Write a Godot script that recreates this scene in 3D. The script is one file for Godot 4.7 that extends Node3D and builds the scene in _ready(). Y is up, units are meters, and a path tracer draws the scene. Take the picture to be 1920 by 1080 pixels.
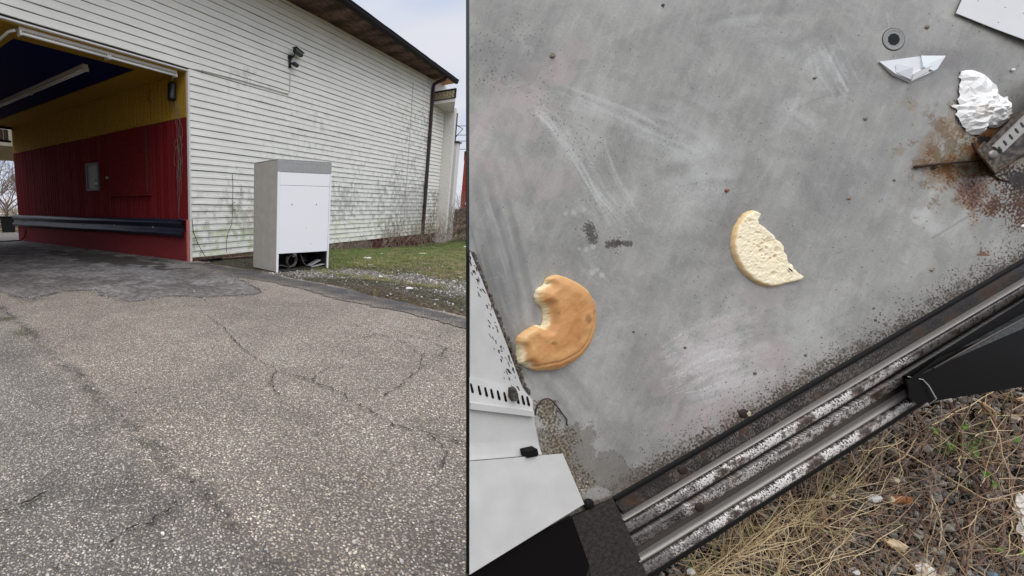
extends Node3D

# Two places: a closed drive-through shop with a discarded freezer by its wall, and beside the viewer the
# floor of an open display freezer that lies tilted back 10 degrees against a gravel bank.

const TILT := 0.17506
const S := 0.00071259            # metres in one unit of the freezer floor's own plan
var TB := Transform3D()          # shop: x along the white wall, z out of it
var TP := Transform3D()          # freezer floor: x across, y up the tilt, z off the floor
var TG := Transform3D()          # gravel bank behind the freezer, parallel to its floor
var rng := RandomNumberGenerator.new()
var used := {}
var T := {}                      # textures
var M := {}                      # materials

class Soup:
	var v := PackedVector3Array()
	var uv := PackedVector2Array()
	var c := PackedColorArray()
	func tri(p: Vector3, q: Vector3, r: Vector3, col := Color.WHITE) -> void:
		v.append(p); v.append(q); v.append(r)
		c.append(col); c.append(col); c.append(col)
		uv.append(Vector2(p.x, -p.y)); uv.append(Vector2(q.x, -q.y)); uv.append(Vector2(r.x, -r.y))
	func tric(p: Vector3, q: Vector3, r: Vector3, a: Color, b: Color, d: Color) -> void:
		v.append(p); v.append(q); v.append(r)
		c.append(a); c.append(b); c.append(d)
		uv.append(Vector2(p.x, -p.y)); uv.append(Vector2(q.x, -q.y)); uv.append(Vector2(r.x, -r.y))
	func quad(p: Vector3, q: Vector3, r: Vector3, s: Vector3, col := Color.WHITE) -> void:
		tri(p, q, r, col); tri(p, r, s, col)
	func quaduv(p: Vector3, q: Vector3, r: Vector3, s: Vector3, a: Vector2, b: Vector2, d: Vector2, e: Vector2, col := Color.WHITE) -> void:
		v.append(p); v.append(q); v.append(r); v.append(p); v.append(r); v.append(s)
		uv.append(a); uv.append(b); uv.append(d); uv.append(a); uv.append(d); uv.append(e)
		for i in 6: c.append(col)
	func box(lo: Vector3, hi: Vector3, b := 0.0, col := Color.WHITE, xf := Transform3D()) -> void:
		# a box with chamfered edges
		var mid := (lo + hi) * 0.5
		var h := (hi - lo) * 0.5
		b = minf(b, minf(h.x, minf(h.y, h.z)) * 0.45)
		var at := func(sx: float, sy: float, sz: float, ax: int) -> Vector3:
			var p := Vector3(sx * (h.x - b), sy * (h.y - b), sz * (h.z - b))
			if ax == 0: p.x = sx * h.x
			elif ax == 1: p.y = sy * h.y
			else: p.z = sz * h.z
			return xf * (mid + p)
		for s in [-1.0, 1.0]:
			face(at.call(s, -1, -1, 0), at.call(s, 1, -1, 0), at.call(s, 1, 1, 0), at.call(s, -1, 1, 0), s > 0, col)
			face(at.call(-1, s, -1, 1), at.call(-1, s, 1, 1), at.call(1, s, 1, 1), at.call(1, s, -1, 1), s > 0, col)
			face(at.call(-1, -1, s, 2), at.call(1, -1, s, 2), at.call(1, 1, s, 2), at.call(-1, 1, s, 2), s > 0, col)
		if b <= 0.0: return
		for s in [-1.0, 1.0]:
			for t in [-1.0, 1.0]:
				face(at.call(s, t, -1, 0), at.call(s, t, -1, 1), at.call(s, t, 1, 1), at.call(s, t, 1, 0), s * t > 0, col)
				face(at.call(s, -1, t, 2), at.call(s, -1, t, 0), at.call(s, 1, t, 0), at.call(s, 1, t, 2), s * t < 0, col)
				face(at.call(-1, s, t, 1), at.call(-1, s, t, 2), at.call(1, s, t, 2), at.call(1, s, t, 1), s * t > 0, col)
				for w in [-1.0, 1.0]:
					if s * t * w > 0: tri(at.call(s, t, w, 0), at.call(s, t, w, 2), at.call(s, t, w, 1), col)
					else: tri(at.call(s, t, w, 0), at.call(s, t, w, 1), at.call(s, t, w, 2), col)
	func face(p: Vector3, q: Vector3, r: Vector3, s: Vector3, turned: bool, col: Color) -> void:
		if turned: quad(s, r, q, p, col)
		else: quad(p, q, r, s, col)
	func tube(pts: Array, r0: float, r1 := -1.0, sides := 5, col := Color.WHITE) -> void:
		if r1 < 0.0: r1 = r0
		var n := pts.size()
		var prev := []
		var up := Vector3(0.13, 0.91, 0.39)
		for i in n:
			var p: Vector3 = pts[i]
			var d: Vector3 = (pts[mini(i + 1, n - 1)] - pts[maxi(i - 1, 0)]).normalized()
			if absf(d.dot(up)) > 0.97: up = Vector3(0.9, 0.1, -0.3)
			var e := d.cross(up).normalized()
			var f := d.cross(e)
			var r := lerpf(r0, r1, float(i) / maxf(n - 1, 1))
			var ring := []
			for k in sides:
				var a := TAU * k / sides
				ring.append(p + (e * cos(a) + f * sin(a)) * r)
			if i > 0:
				for k in sides:
					var l := (k + 1) % sides
					quad(prev[k], prev[l], ring[l], ring[k], col)
			if i == 0 or i == n - 1:
				for k in sides:
					if i == 0: tri(p, ring[(k + 1) % sides], ring[k], col)
					else: tri(p, ring[k], ring[(k + 1) % sides], col)
			prev = ring
	func lathe(prof: Array, xf: Transform3D, seg := 16, col := Color.WHITE) -> void:
		# profile of (radius, height) turned about the y axis of xf
		for i in prof.size() - 1:
			for k in seg:
				var a := TAU * k / seg
				var b := TAU * (k + 1) / seg
				var p: Vector2 = prof[i]
				var q: Vector2 = prof[i + 1]
				quad(xf * Vector3(p.x * cos(a), p.y, p.x * sin(a)), xf * Vector3(p.x * cos(b), p.y, p.x * sin(b)), xf * Vector3(q.x * cos(b), q.y, q.x * sin(b)), xf * Vector3(q.x * cos(a), q.y, q.x * sin(a)), col)
	func prism(low: Array, top: Array, col := Color.WHITE, close := true) -> void:
		# a solid between two outlines with as many corners
		var flat := PackedVector2Array()
		for p in top: flat.append(Vector2(p.x, p.y))
		var ix := Geometry2D.triangulate_polygon(flat)
		for i in range(0, ix.size(), 3):
			tri(top[ix[i]], top[ix[i + 1]], top[ix[i + 2]], col)
			if close: tri(low[ix[i]], low[ix[i + 2]], low[ix[i + 1]], col)
		for i in top.size():
			var j := (i + 1) % top.size()
			quad(low[i], low[j], top[j], top[i], col)

func commit(m: Soup, mat: Material, smooth: bool, origin: Vector3) -> ArrayMesh:
	var st := SurfaceTool.new()
	st.begin(Mesh.PRIMITIVE_TRIANGLES)
	st.set_smooth_group(0 if smooth else -1)
	for i in m.v.size():
		st.set_color(m.c[i])
		st.set_uv(m.uv[i])
		st.add_vertex(m.v[i] - origin)
	st.generate_normals()
	st.index()
	var am := st.commit()
	am.surface_set_material(0, mat)
	return am

func numbered(called: String) -> String:
	used[called] = used.get(called, -1) + 1
	return called if used[called] == 0 else "%s_%03d" % [called, used[called]]

func mesh_node(called: String, mesh: Mesh, parent: Node) -> MeshInstance3D:
	var o := MeshInstance3D.new()
	o.mesh = mesh
	if parent == self:
		o.name = numbered(called)
	else:
		var key := "parts of %d" % parent.get_instance_id()
		if not used.has(key): used[key] = {}
		var mine: Dictionary = used[key]
		mine[called] = mine.get(called, -1) + 1
		o.name = called if mine[called] == 0 else "%s_%03d" % [called, mine[called]]
	parent.add_child(o, true)
	return o

func part(called: String, m: Soup, mat: Material, parent: Node, smooth := false, origin := Vector3.ZERO) -> MeshInstance3D:
	var o := mesh_node(called, commit(m, mat, smooth, origin), parent)
	o.position = origin
	return o

func tag(o: Node, label: String, category: String, group := "", kind := "") -> void:
	if label: o.set_meta("label", label)
	if category: o.set_meta("category", category)
	if group: o.set_meta("group", group)
	if kind: o.set_meta("kind", kind)

func thing(called: String, label: String, category: String, xf: Transform3D, group := "") -> Node3D:
	var o := Node3D.new()
	o.name = numbered(called)
	add_child(o)
	o.transform = xf
	tag(o, label, category, group)
	return o

func single(called: String, m: Soup, mat: Material, xf: Transform3D, label: String, category: String, group := "", smooth := false) -> MeshInstance3D:
	var o := mesh_node(called, commit(m, mat, smooth, Vector3.ZERO), self)
	o.transform = xf
	tag(o, label, category, group)
	return o

func stuff(called: String, mesh: Mesh, xfs: Array, cols: Array, label: String, category: String, parent: Node = self) -> MultiMeshInstance3D:
	var mm := MultiMesh.new()
	mm.transform_format = MultiMesh.TRANSFORM_3D
	mm.use_colors = true
	mm.mesh = mesh
	mm.instance_count = xfs.size()
	for i in xfs.size():
		mm.set_instance_transform(i, xfs[i])
		mm.set_instance_color(i, cols[i])
	var o := MultiMeshInstance3D.new()
	o.multimesh = mm
	o.name = numbered(called)
	parent.add_child(o, true)
	tag(o, label, category, "", "stuff")
	return o

func lin(r: float, g: float, b: float) -> Color:     # a base colour given as it is (linear)
	return Color(r, g, b).linear_to_srgb()

func mat(col: Color, rough := 0.8, metal := 0.0, tex: Texture2D = null, scale := 1.0, bump: Texture2D = null, depth := 0.0) -> StandardMaterial3D:
	var m := StandardMaterial3D.new()
	m.albedo_color = col
	m.roughness = rough
	m.metallic = metal
	if tex: m.albedo_texture = tex
	if bump:
		m.heightmap_enabled = true
		m.heightmap_texture = bump
		m.heightmap_scale = depth
	if tex or bump:
		m.uv1_triplanar = true
		m.uv1_scale = Vector3.ONE * scale
	return m

func tinted(rough := 0.85, metal := 0.0) -> StandardMaterial3D:   # takes its colour from the mesh
	var m := mat(Color.WHITE, rough, metal)
	m.vertex_color_use_as_albedo = true
	return m

func noise(seed_: int, freq: float, oct := 4, kind := FastNoiseLite.TYPE_SIMPLEX_SMOOTH) -> FastNoiseLite:
	var n := FastNoiseLite.new()
	n.seed = seed_
	n.noise_type = kind
	n.frequency = freq
	n.fractal_type = FastNoiseLite.FRACTAL_FBM if oct > 1 else FastNoiseLite.FRACTAL_NONE
	n.fractal_octaves = oct
	return n

func field(seed_: int, freq: float, oct: int, w: int, h: int, seamless := false) -> PackedByteArray:
	var n := noise(seed_, freq, oct)
	var im := n.get_seamless_image(w, h) if seamless else n.get_image(w, h)
	im.convert(Image.FORMAT_L8)
	return im.get_data()

func texture(w: int, h: int, bytes: PackedByteArray, fmt := Image.FORMAT_RGB8) -> ImageTexture:
	return ImageTexture.create_from_image(Image.create_from_data(w, h, false, fmt, bytes))

# a mottled, seamless pattern between two colours, with a fine grain
func mottle(seed_: int, freq: float, a: Color, b: Color, grain := 0.06, size := 512, sharp := 1.6) -> ImageTexture:
	var f := field(seed_, freq, 5, size, size, true)
	var r := RandomNumberGenerator.new()
	r.seed = seed_ * 7 + 1
	var out := PackedByteArray()
	out.resize(size * size * 3)
	for i in size * size:
		var t := clampf((f[i] / 255.0 - 0.5) * sharp + 0.5, 0.0, 1.0)
		var g := 1.0 + (r.randf() - 0.5) * 2.0 * grain
		out[i * 3] = clampi(int((a.r + (b.r - a.r) * t) * g * 255.0), 0, 255)
		out[i * 3 + 1] = clampi(int((a.g + (b.g - a.g) * t) * g * 255.0), 0, 255)
		out[i * 3 + 2] = clampi(int((a.b + (b.b - a.b) * t) * g * 255.0), 0, 255)
	return texture(size, size, out)

func grey(v: float) -> Color:
	return Color(v, v, v)

func _ready() -> void:
	rng.seed = 20240
	TB = Transform3D(Basis(Vector3(0.6921, 0, -0.7218), Vector3.UP, Vector3(0.7218, 0, 0.6921)), Vector3(-0.915, 0, -9.461))
	var lean := Basis(Vector3.RIGHT, -TILT)
	TP = Transform3D(lean, Vector3(0.6855, 0.9955, -0.5908))
	TG = Transform3D(lean, Vector3(0.6855 + 0.1942, 0.9659, -0.7582))
	camera_and_light()
	textures()
	materials()
	ground()
	shop()
	shop_front_things()
	freezer_cabinet()
	lawn()
	background()
	display_freezer()
	on_the_freezer_floor()
	gravel_bank()

func camera_and_light() -> void:
	var cam := Camera3D.new()
	cam.name = "camera"
	cam.projection = Camera3D.PROJECTION_FRUSTUM
	cam.near = 0.05
	cam.far = 2000.0
	cam.size = 2.0 * 0.05 * 540.0 / 842.0
	cam.frustum_offset = Vector2(0.05 * 522.0 / 842.0, 0.0)
	add_child(cam)
	cam.position = Vector3(0, 1.1, 0)
	cam.rotation.x = -TILT
	cam.current = true

	var w := 512
	var h := 256
	var sky_im := Image.create(w, h, false, Image.FORMAT_RGBF)
	var n := noise(5, 1.5, 5)
	var n2 := noise(9, 4.5, 4)
	for y in h:
		var el := (0.5 - (y + 0.5) / h) * PI
		for x in w:
			var az := (x + 0.5) / w * TAU
			var d := Vector3(cos(el) * sin(az), sin(el), cos(el) * cos(az))
			var k := d / (absf(d.y) + 0.35)
			var c := clampf(n.get_noise_3dv(k) * 1.5 + n2.get_noise_3dv(k) * 0.45 + 0.56, 0.0, 1.0)
			c = c * c * (3.0 - 2.0 * c)
			var open := Color(0.49, 0.56, 0.70)
			var cloud := Color(0.66, 0.67, 0.73)
			var col := open.lerp(cloud, c)
			col = col * (1.0 + 1.7 * smoothstep(0.33, 0.95, sin(maxf(el, 0.0))))
			if el < 0.0: col = Color(0.22, 0.22, 0.2)
			sky_im.set_pixel(x, y, col)
	var pano := PanoramaSkyMaterial.new()
	pano.panorama = ImageTexture.create_from_image(sky_im)
	var sky := Sky.new()
	sky.sky_material = pano
	var env := Environment.new()
	env.background_mode = Environment.BG_SKY
	env.sky = sky
	env.background_energy_multiplier = 0.9
	env.tonemap_mode = Environment.TONE_MAPPER_LINEAR
	env.tonemap_exposure = 1.28
	env.sdfgi_enabled = true
	env.ssao_enabled = true
	env.ssil_enabled = true
	var we := WorldEnvironment.new()
	we.name = "world_environment"
	we.environment = env
	add_child(we)
	var sun := DirectionalLight3D.new()
	sun.name = "veiled_sun"
	sun.light_energy = 0.45
	sun.light_color = Color(1.0, 0.97, 0.92)
	sun.light_angular_distance = 55.0
	sun.shadow_enabled = true
	add_child(sun)
	sun.look_at_from_position(Vector3(-0.1, 1.25, 0.75) * 50.0, Vector3.ZERO)

# ---------------------------------------------------------------- textures

func textures() -> void:
	T.worn = mottle(11, 0.02, grey(0.925), grey(1.0), 0.025)
	T.enamel = mottle(17, 0.008, grey(0.95), grey(1.0), 0.008, 512, 1.4)
	T.soft = mottle(15, 0.035, grey(0.84), grey(1.0), 0.06, 512, 1.3)
	T.stain = mottle(16, 0.02, Color(0.80, 0.775, 0.73), grey(1.0), 0.05, 512, 1.5)
	T.blotch = mottle(12, 0.03, grey(0.62), grey(1.0), 0.10)
	T.dirt = mottle(13, 0.02, Color(0.45, 0.40, 0.34), Color(1.0, 0.97, 0.92), 0.18, 512, 2.2)
	T.ply = ply_texture()
	T.grain = mottle(14, 0.2, grey(0.25), grey(0.9), 0.25, 256)
	stones_texture()
	T.siding = siding_texture()
	T.pan = pan_texture()
	T.flake_bright = flake_texture(31, 0.30, Color(0.88, 0.865, 0.84), Color(0.10, 0.08, 0.07), Color(0.20, 0.125, 0.09))
	T.flake_dark = flake_texture(32, -0.02, Color(0.40, 0.375, 0.35), Color(0.12, 0.10, 0.09), Color(0.27, 0.17, 0.10))
	T.flake_mid = flake_texture(33, 0.18, Color(0.70, 0.68, 0.655), Color(0.12, 0.095, 0.085), Color(0.22, 0.14, 0.10))

# exposed aggregate: pebbles of several tones pressed into dark binder, on a torus; colour and relief
func stones_texture() -> void:
	var n := 1536
	var r := RandomNumberGenerator.new()
	r.seed = 77
	var col := PackedByteArray()
	col.resize(n * n * 3)
	var hgt := PackedByteArray()
	hgt.resize(n * n)
	for i in n * n:
		var k := r.randi()
		var g := 92 + (k & 31)
		col[i * 3] = g + 4
		col[i * 3 + 1] = g
		col[i * 3 + 2] = g - 2
		hgt[i] = 20 + (k >> 8 & 31)
	var tones := [Color(0.68, 0.65, 0.61), Color(0.76, 0.73, 0.68), Color(0.58, 0.555, 0.53), Color(0.86, 0.84, 0.80), Color(0.64, 0.605, 0.56), Color(0.44, 0.42, 0.41), Color(0.70, 0.675, 0.65), Color(0.54, 0.50, 0.46)]
	var cells := 150
	var step := float(n) / cells
	for pass_ in 2:
		for cy in cells:
			for cx in cells:
				if pass_ == 1 and r.randf() > 0.45: continue
				var x0 := (cx + r.randf()) * step
				var y0 := (cy + r.randf()) * step
				var rad := step * (r.randf_range(0.34, 0.60) if pass_ == 0 else r.randf_range(0.22, 0.42))
				if r.randf() < 0.03: rad *= 1.45
				var el := r.randf_range(0.68, 1.0)
				var an := r.randf() * PI
				var ca := cos(an)
				var sa := sin(an)
				var tone: Color = tones[r.randi() % 8]
				if r.randf() < 0.06: tone = Color(0.93, 0.91, 0.87)
				var bright := r.randf_range(0.82, 1.08)
				var R := int(tone.r * bright * 255.0)
				var G := int(tone.g * bright * 255.0)
				var B := int(tone.b * bright * 255.0)
				var w1 := r.randf_range(0.0, 0.16)
				var ph := r.randf() * TAU
				var ir := int(rad) + 1
				for dy in range(-ir, ir + 1):
					for dx in range(-ir, ir + 1):
						var u := (dx * ca + dy * sa) / rad
						var v := (dy * ca - dx * sa) / (rad * el)
						var q := u * u + v * v
						if q > 1.3: continue
						q *= 1.0 + w1 * sin(3.0 * atan2(v, u) + ph)
						if q > 1.0: continue
						var i := posmod(int(y0) + dy, n) * n + posmod(int(x0) + dx, n)
						hgt[i] = clampi(int(70.0 + 165.0 * sqrt(1.0 - q * q) * bright * 0.9), 0, 255)
						var e := (hash(i * 13) & 15) - 8
						col[i * 3] = clampi(R + e, 0, 255)
						col[i * 3 + 1] = clampi(G + e, 0, 255)
						col[i * 3 + 2] = clampi(B + e, 0, 255)
	T.stones = texture(n, n, col)
	T.stones_relief = texture(n, n, hgt, Image.FORMAT_L8)
	# worn fine asphalt: the same pebbles with most of their tone lost in tar
	var f := field(55, 0.02, 4, n, n)
	var fine := PackedByteArray()
	var m := 768
	fine.resize(m * m * 3)
	var soft := field(56, 0.012, 5, m, m, true)
	for i in m * m:
		var g := (soft[i] / 255.0 - 0.5) * 0.5 + 0.72
		var k := hash(i * 31 + 7) & 1023
		var s := 0.86 + 0.28 * (k / 1023.0)
		if k > 985: s = 1.75
		elif k < 40: s = 0.55
		fine[i * 3] = clampi(int(g * s * 215.0), 0, 255)
		fine[i * 3 + 1] = clampi(int(g * s * 211.0), 0, 255)
		fine[i * 3 + 2] = clampi(int(g * s * 208.0), 0, 255)
	T.tar = texture(m, m, fine)

# water-stained plywood sheets under the eave: grain along x, dark patches with rims
func ply_texture() -> ImageTexture:
	var w := 1024
	var h := 512
	var big := noise(21, 0.006, 4)
	var grain := noise(22, 0.05, 3)
	var out := PackedByteArray()
	out.resize(w * h * 3)
	for y in h:
		for x in w:
			var i := y * w + x
			var a := big.get_noise_2d(x * 0.7, y)
			var g := grain.get_noise_2d(x * 0.12, y * 1.6)
			var t := clampf(0.40 + a * 1.1 + g * 0.22, 0, 1)
			var c := Color(0.27, 0.225, 0.205).lerp(Color(0.47, 0.385, 0.345), t)
			var rim := exp(-pow((a - 0.16) / 0.02, 2.0)) * 0.35
			c = c.lerp(Color(0.56, 0.47, 0.41), rim)
			var k := 1.0 + g * 0.22
			out[i * 3] = clampi(int(c.r * k * 255.0), 0, 255)
			out[i * 3 + 1] = clampi(int(c.g * k * 255.0), 0, 255)
			out[i * 3 + 2] = clampi(int(c.b * k * 255.0), 0, 255)
	return texture(w, h, out)

# white vinyl with mildew: 18.9 m x 6.1 m of wall, from 5 m left of the corner; rows downward from the eave
func siding_texture() -> ImageTexture:
	var w := 2048
	var h := 768
	var big := field(41, 0.006, 4, w, h)
	var med := field(42, 0.03, 4, w, h)
	var fin := field(43, 0.22, 3, w, h)
	var strk := field(44, 0.035, 3, w, h)
	var out := PackedByteArray()
	out.resize(w * h * 3)
	for y in h:
		var Y := 6.1 - 6.1 * y / h
		var course := fmod(Y - 0.08, 0.139) / 0.139
		for x in w:
			var X := -5.0 + 18.9 * x / w
			var i := y * w + x
			var a := big[i] / 255.0
			var b := med[i] / 255.0
			var c := fin[i] / 255.0
			var s := strk[((y / 5 + 97) % h) * w + (x + y / 9) % w] / 255.0
			var R := 0.905 + 0.05 * (a - 0.5)
			var G := 0.90 + 0.05 * (a - 0.5)
			var B := 0.862 + 0.05 * (a - 0.5)
			# mildew grows in grainy colonies where rain splashes up, below the eave drip and by the downspout
			var grow := 0.0
			if X > -0.2:
				grow += 0.40 * exp(-pow((Y - 0.55) / 0.5, 2.0)) * smoothstep(3.4, 2.0, X)
				grow += 0.42 * exp(-pow((Y - 1.1) / 1.0, 2.0)) * (0.35 + smoothstep(0.3, 2.5, X))
				grow += 0.34 * exp(-pow((X - 10.2) / 1.5, 2.0)) * smoothstep(5.5, 4.0, Y)
				grow += 0.30 * exp(-pow((X - 11.9) / 0.9, 2.0))
				grow += 0.25 * exp(-pow((Y - 3.1) / 0.8, 2.0)) * exp(-pow((X - 5.0) / 3.5, 2.0))
				grow += 0.26 * exp(-pow((Y - 4.0) / 0.35, 2.0)) * exp(-pow((X - 1.9) / 1.3, 2.0))
			var colony := smoothstep(0.44, 0.86, b * 0.62 + a * 0.30 + grow * 0.40)
			var grain := smoothstep(0.44, 0.72, c * 0.75 + colony * 0.34 - 0.06)
			var k := colony * (0.25 + 0.75 * grain) * clampf(grow * 2.6, 0.0, 1.0)
			if course > 0.80: k *= 0.5
			var run := smoothstep(0.60, 0.75, s) * smoothstep(0.48, 0.7, a + grow * 0.4) * 0.32
			k = clampf(k * 0.50 + run * 0.5 * clampf(grow * 2.0, 0.0, 1.0), 0.0, 1.0)
			var dr := 0.40
			var dg := 0.40
			var db := 0.36
			if Y < 1.2 and X > 0.6 and X < 3.2:
				dr = 0.45; dg = 0.445; db = 0.36
			R = lerpf(R, dr, k)
			G = lerpf(G, dg, k)
			B = lerpf(B, db, k)
			# lone dark specks
			if hash(i * 17 + 3) % 1000 < int(7.0 * grow * (0.3 + b)):
				R *= 0.6; G *= 0.6; B *= 0.6
			# a yellowed film on the lowest boards
			var yel := smoothstep(0.42, 0.62, b) * 0.055 * float(Y < 0.75)
			B -= yel
			R -= yel * 0.3
			out[i * 3] = clampi(int(R * 255.0), 0, 255)
			out[i * 3 + 1] = clampi(int(G * 255.0), 0, 255)
			out[i * 3 + 2] = clampi(int(B * 255.0), 0, 255)
	return texture(w, h, out)

# aluminium with flakes of old coating and black grime: u along the rail, v across it
func flake_texture(seed_: int, cover: float, metal: Color, grime: Color, rust: Color) -> ImageTexture:
	var w := 2048
	var h := 48
	var f := noise(seed_, 0.09, 5)
	var g := noise(seed_ + 50, 0.0045, 3)
	var q := noise(seed_ + 90, 0.3, 2)
	var out := PackedByteArray()
	out.resize(w * h * 3)
	for y in h:
		var edge := smoothstep(0.0, 0.25, minf(y, h - 1.0 - y) / h)
		for x in w:
			var i := y * w + x
			var X := x * 1.25
			var Y := y * 0.9
			var a := f.get_noise_2d(X, Y)
			var b := g.get_noise_2d(X, Y * 2.0)
			var e := q.get_noise_2d(X, Y)
			var k := smoothstep(-0.07, 0.07, cover + a * 0.85 + e * 0.35 + b * 0.55 + 0.30 * (edge - 0.8))
			var U := 1150.0 + 840.0 * x / w       # trodden bright in the middle, caked at both ends
			k *= 1.0 - 0.55 * smoothstep(1300.0, 1190.0, U + 130.0 * b + 60.0 * a) - 0.60 * smoothstep(1620.0, 1740.0, U + 130.0 * b + 60.0 * a)
			var smut := smoothstep(0.05, 0.5, b * 0.6 + f.get_noise_2d(X * 0.25 + 300.0, Y * 0.3))
			k *= 1.0 - 0.6 * smut
			k = clampf(k, 0.0, 1.0)
			var c := grime.lerp(metal, k)
			var ru := smoothstep(0.20, 0.42, b - 0.45 * a + 0.2 * e)
			c = c.lerp(rust, ru * 0.7)
			var m := 0.92 + 0.18 * e
			out[i * 3] = clampi(int(c.r * m * 255.0), 0, 255)
			out[i * 3 + 1] = clampi(int(c.g * m * 255.0), 0, 255)
			out[i * 3 + 2] = clampi(int(c.b * m * 255.0), 0, 255)
	return texture(w, h, out)

# ---- the freezer floor: scuffed grey sheet, drawn in plan units (1120 x 1120 units from (870, -40))
const PW := 1120
var pan_c := PackedFloat32Array()
var pan_n := PackedByteArray()
var pan_m := PackedByteArray()

func pan_dot(x: int, y: int, c: Color, a: float) -> void:
	if x < 0 or y < 0 or x >= PW or y >= PW: return
	var i := (y * PW + x) * 3
	pan_c[i] += (c.r - pan_c[i]) * a
	pan_c[i + 1] += (c.g - pan_c[i + 1]) * a
	pan_c[i + 2] += (c.b - pan_c[i + 2]) * a

# a smear along a line of plan points: width, colour, strength, ragged by a noise field
func smear(pts: Array, wid: float, c: Color, a: float, ragged := 0.5, fine := false) -> void:
	var p := PackedVector2Array()
	var lo := Vector2(1e9, 1e9)
	var hi := Vector2(-1e9, -1e9)
	for q: Vector2 in pts:
		p.append(q - Vector2(870, -40))
		lo = lo.min(p[-1])
		hi = hi.max(p[-1])
	for y in range(maxi(int(lo.y - wid) - 1, 0), mini(int(hi.y + wid) + 2, PW)):
		for x in range(maxi(int(lo.x - wid) - 1, 0), mini(int(hi.x + wid) + 2, PW)):
			var e := Vector2(x, y)
			var d2 := 1e12
			if p.size() == 1: d2 = e.distance_squared_to(p[0])
			for s in p.size() - 1:
				var d := p[s + 1] - p[s]
				var f := e - p[s]
				d2 = minf(d2, (f - d * clampf(f.dot(d) / maxf(d.length_squared(), 0.001), 0.0, 1.0)).length_squared())
			if d2 > wid * wid: continue
			var r := sqrt(d2) / wid
			var i := y * PW + x
			var nz := (pan_m[i] if fine else pan_n[i]) / 255.0
			var k := clampf((1.0 - r) * 1.6 + (nz - 0.5) * 3.2 * ragged, 0.0, 1.0) * minf(1.0, (1.0 - r) * 5.0)
			if ragged > 0.9: k = smoothstep(0.35, 0.65, k)
			pan_dot(x, y, c, a * k)

# the same drawn as many hairs of a rag or brush
func bristle(pts: Array, wid: float, c: Color, a: float, n: int, r: RandomNumberGenerator) -> void:
	var d: Vector2 = (pts[-1] - pts[0]).normalized()
	var s := Vector2(-d.y, d.x)
	for k in n:
		var o := s * r.randfn() * wid * 0.5
		var line := []
		var t0 := r.randf_range(0.0, 0.35)
		var t1 := r.randf_range(0.6, 1.0)
		for j in 7:
			var t := lerpf(t0, t1, j / 6.0) * (pts.size() - 1)
			var i := mini(int(t), pts.size() - 2)
			line.append(pts[i].lerp(pts[i + 1], t - i) + o + s * r.randfn() * 0.8)
		smear(line, wid * r.randf_range(0.06, 0.22) + 1.0, c, a * r.randf_range(0.25, 1.0), 0.7, r.randf() < 0.5)

func v2(a: Array) -> Array:
	var o := []
	for i in range(0, a.size(), 2): o.append(Vector2(a[i], a[i + 1]))
	return o

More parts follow.
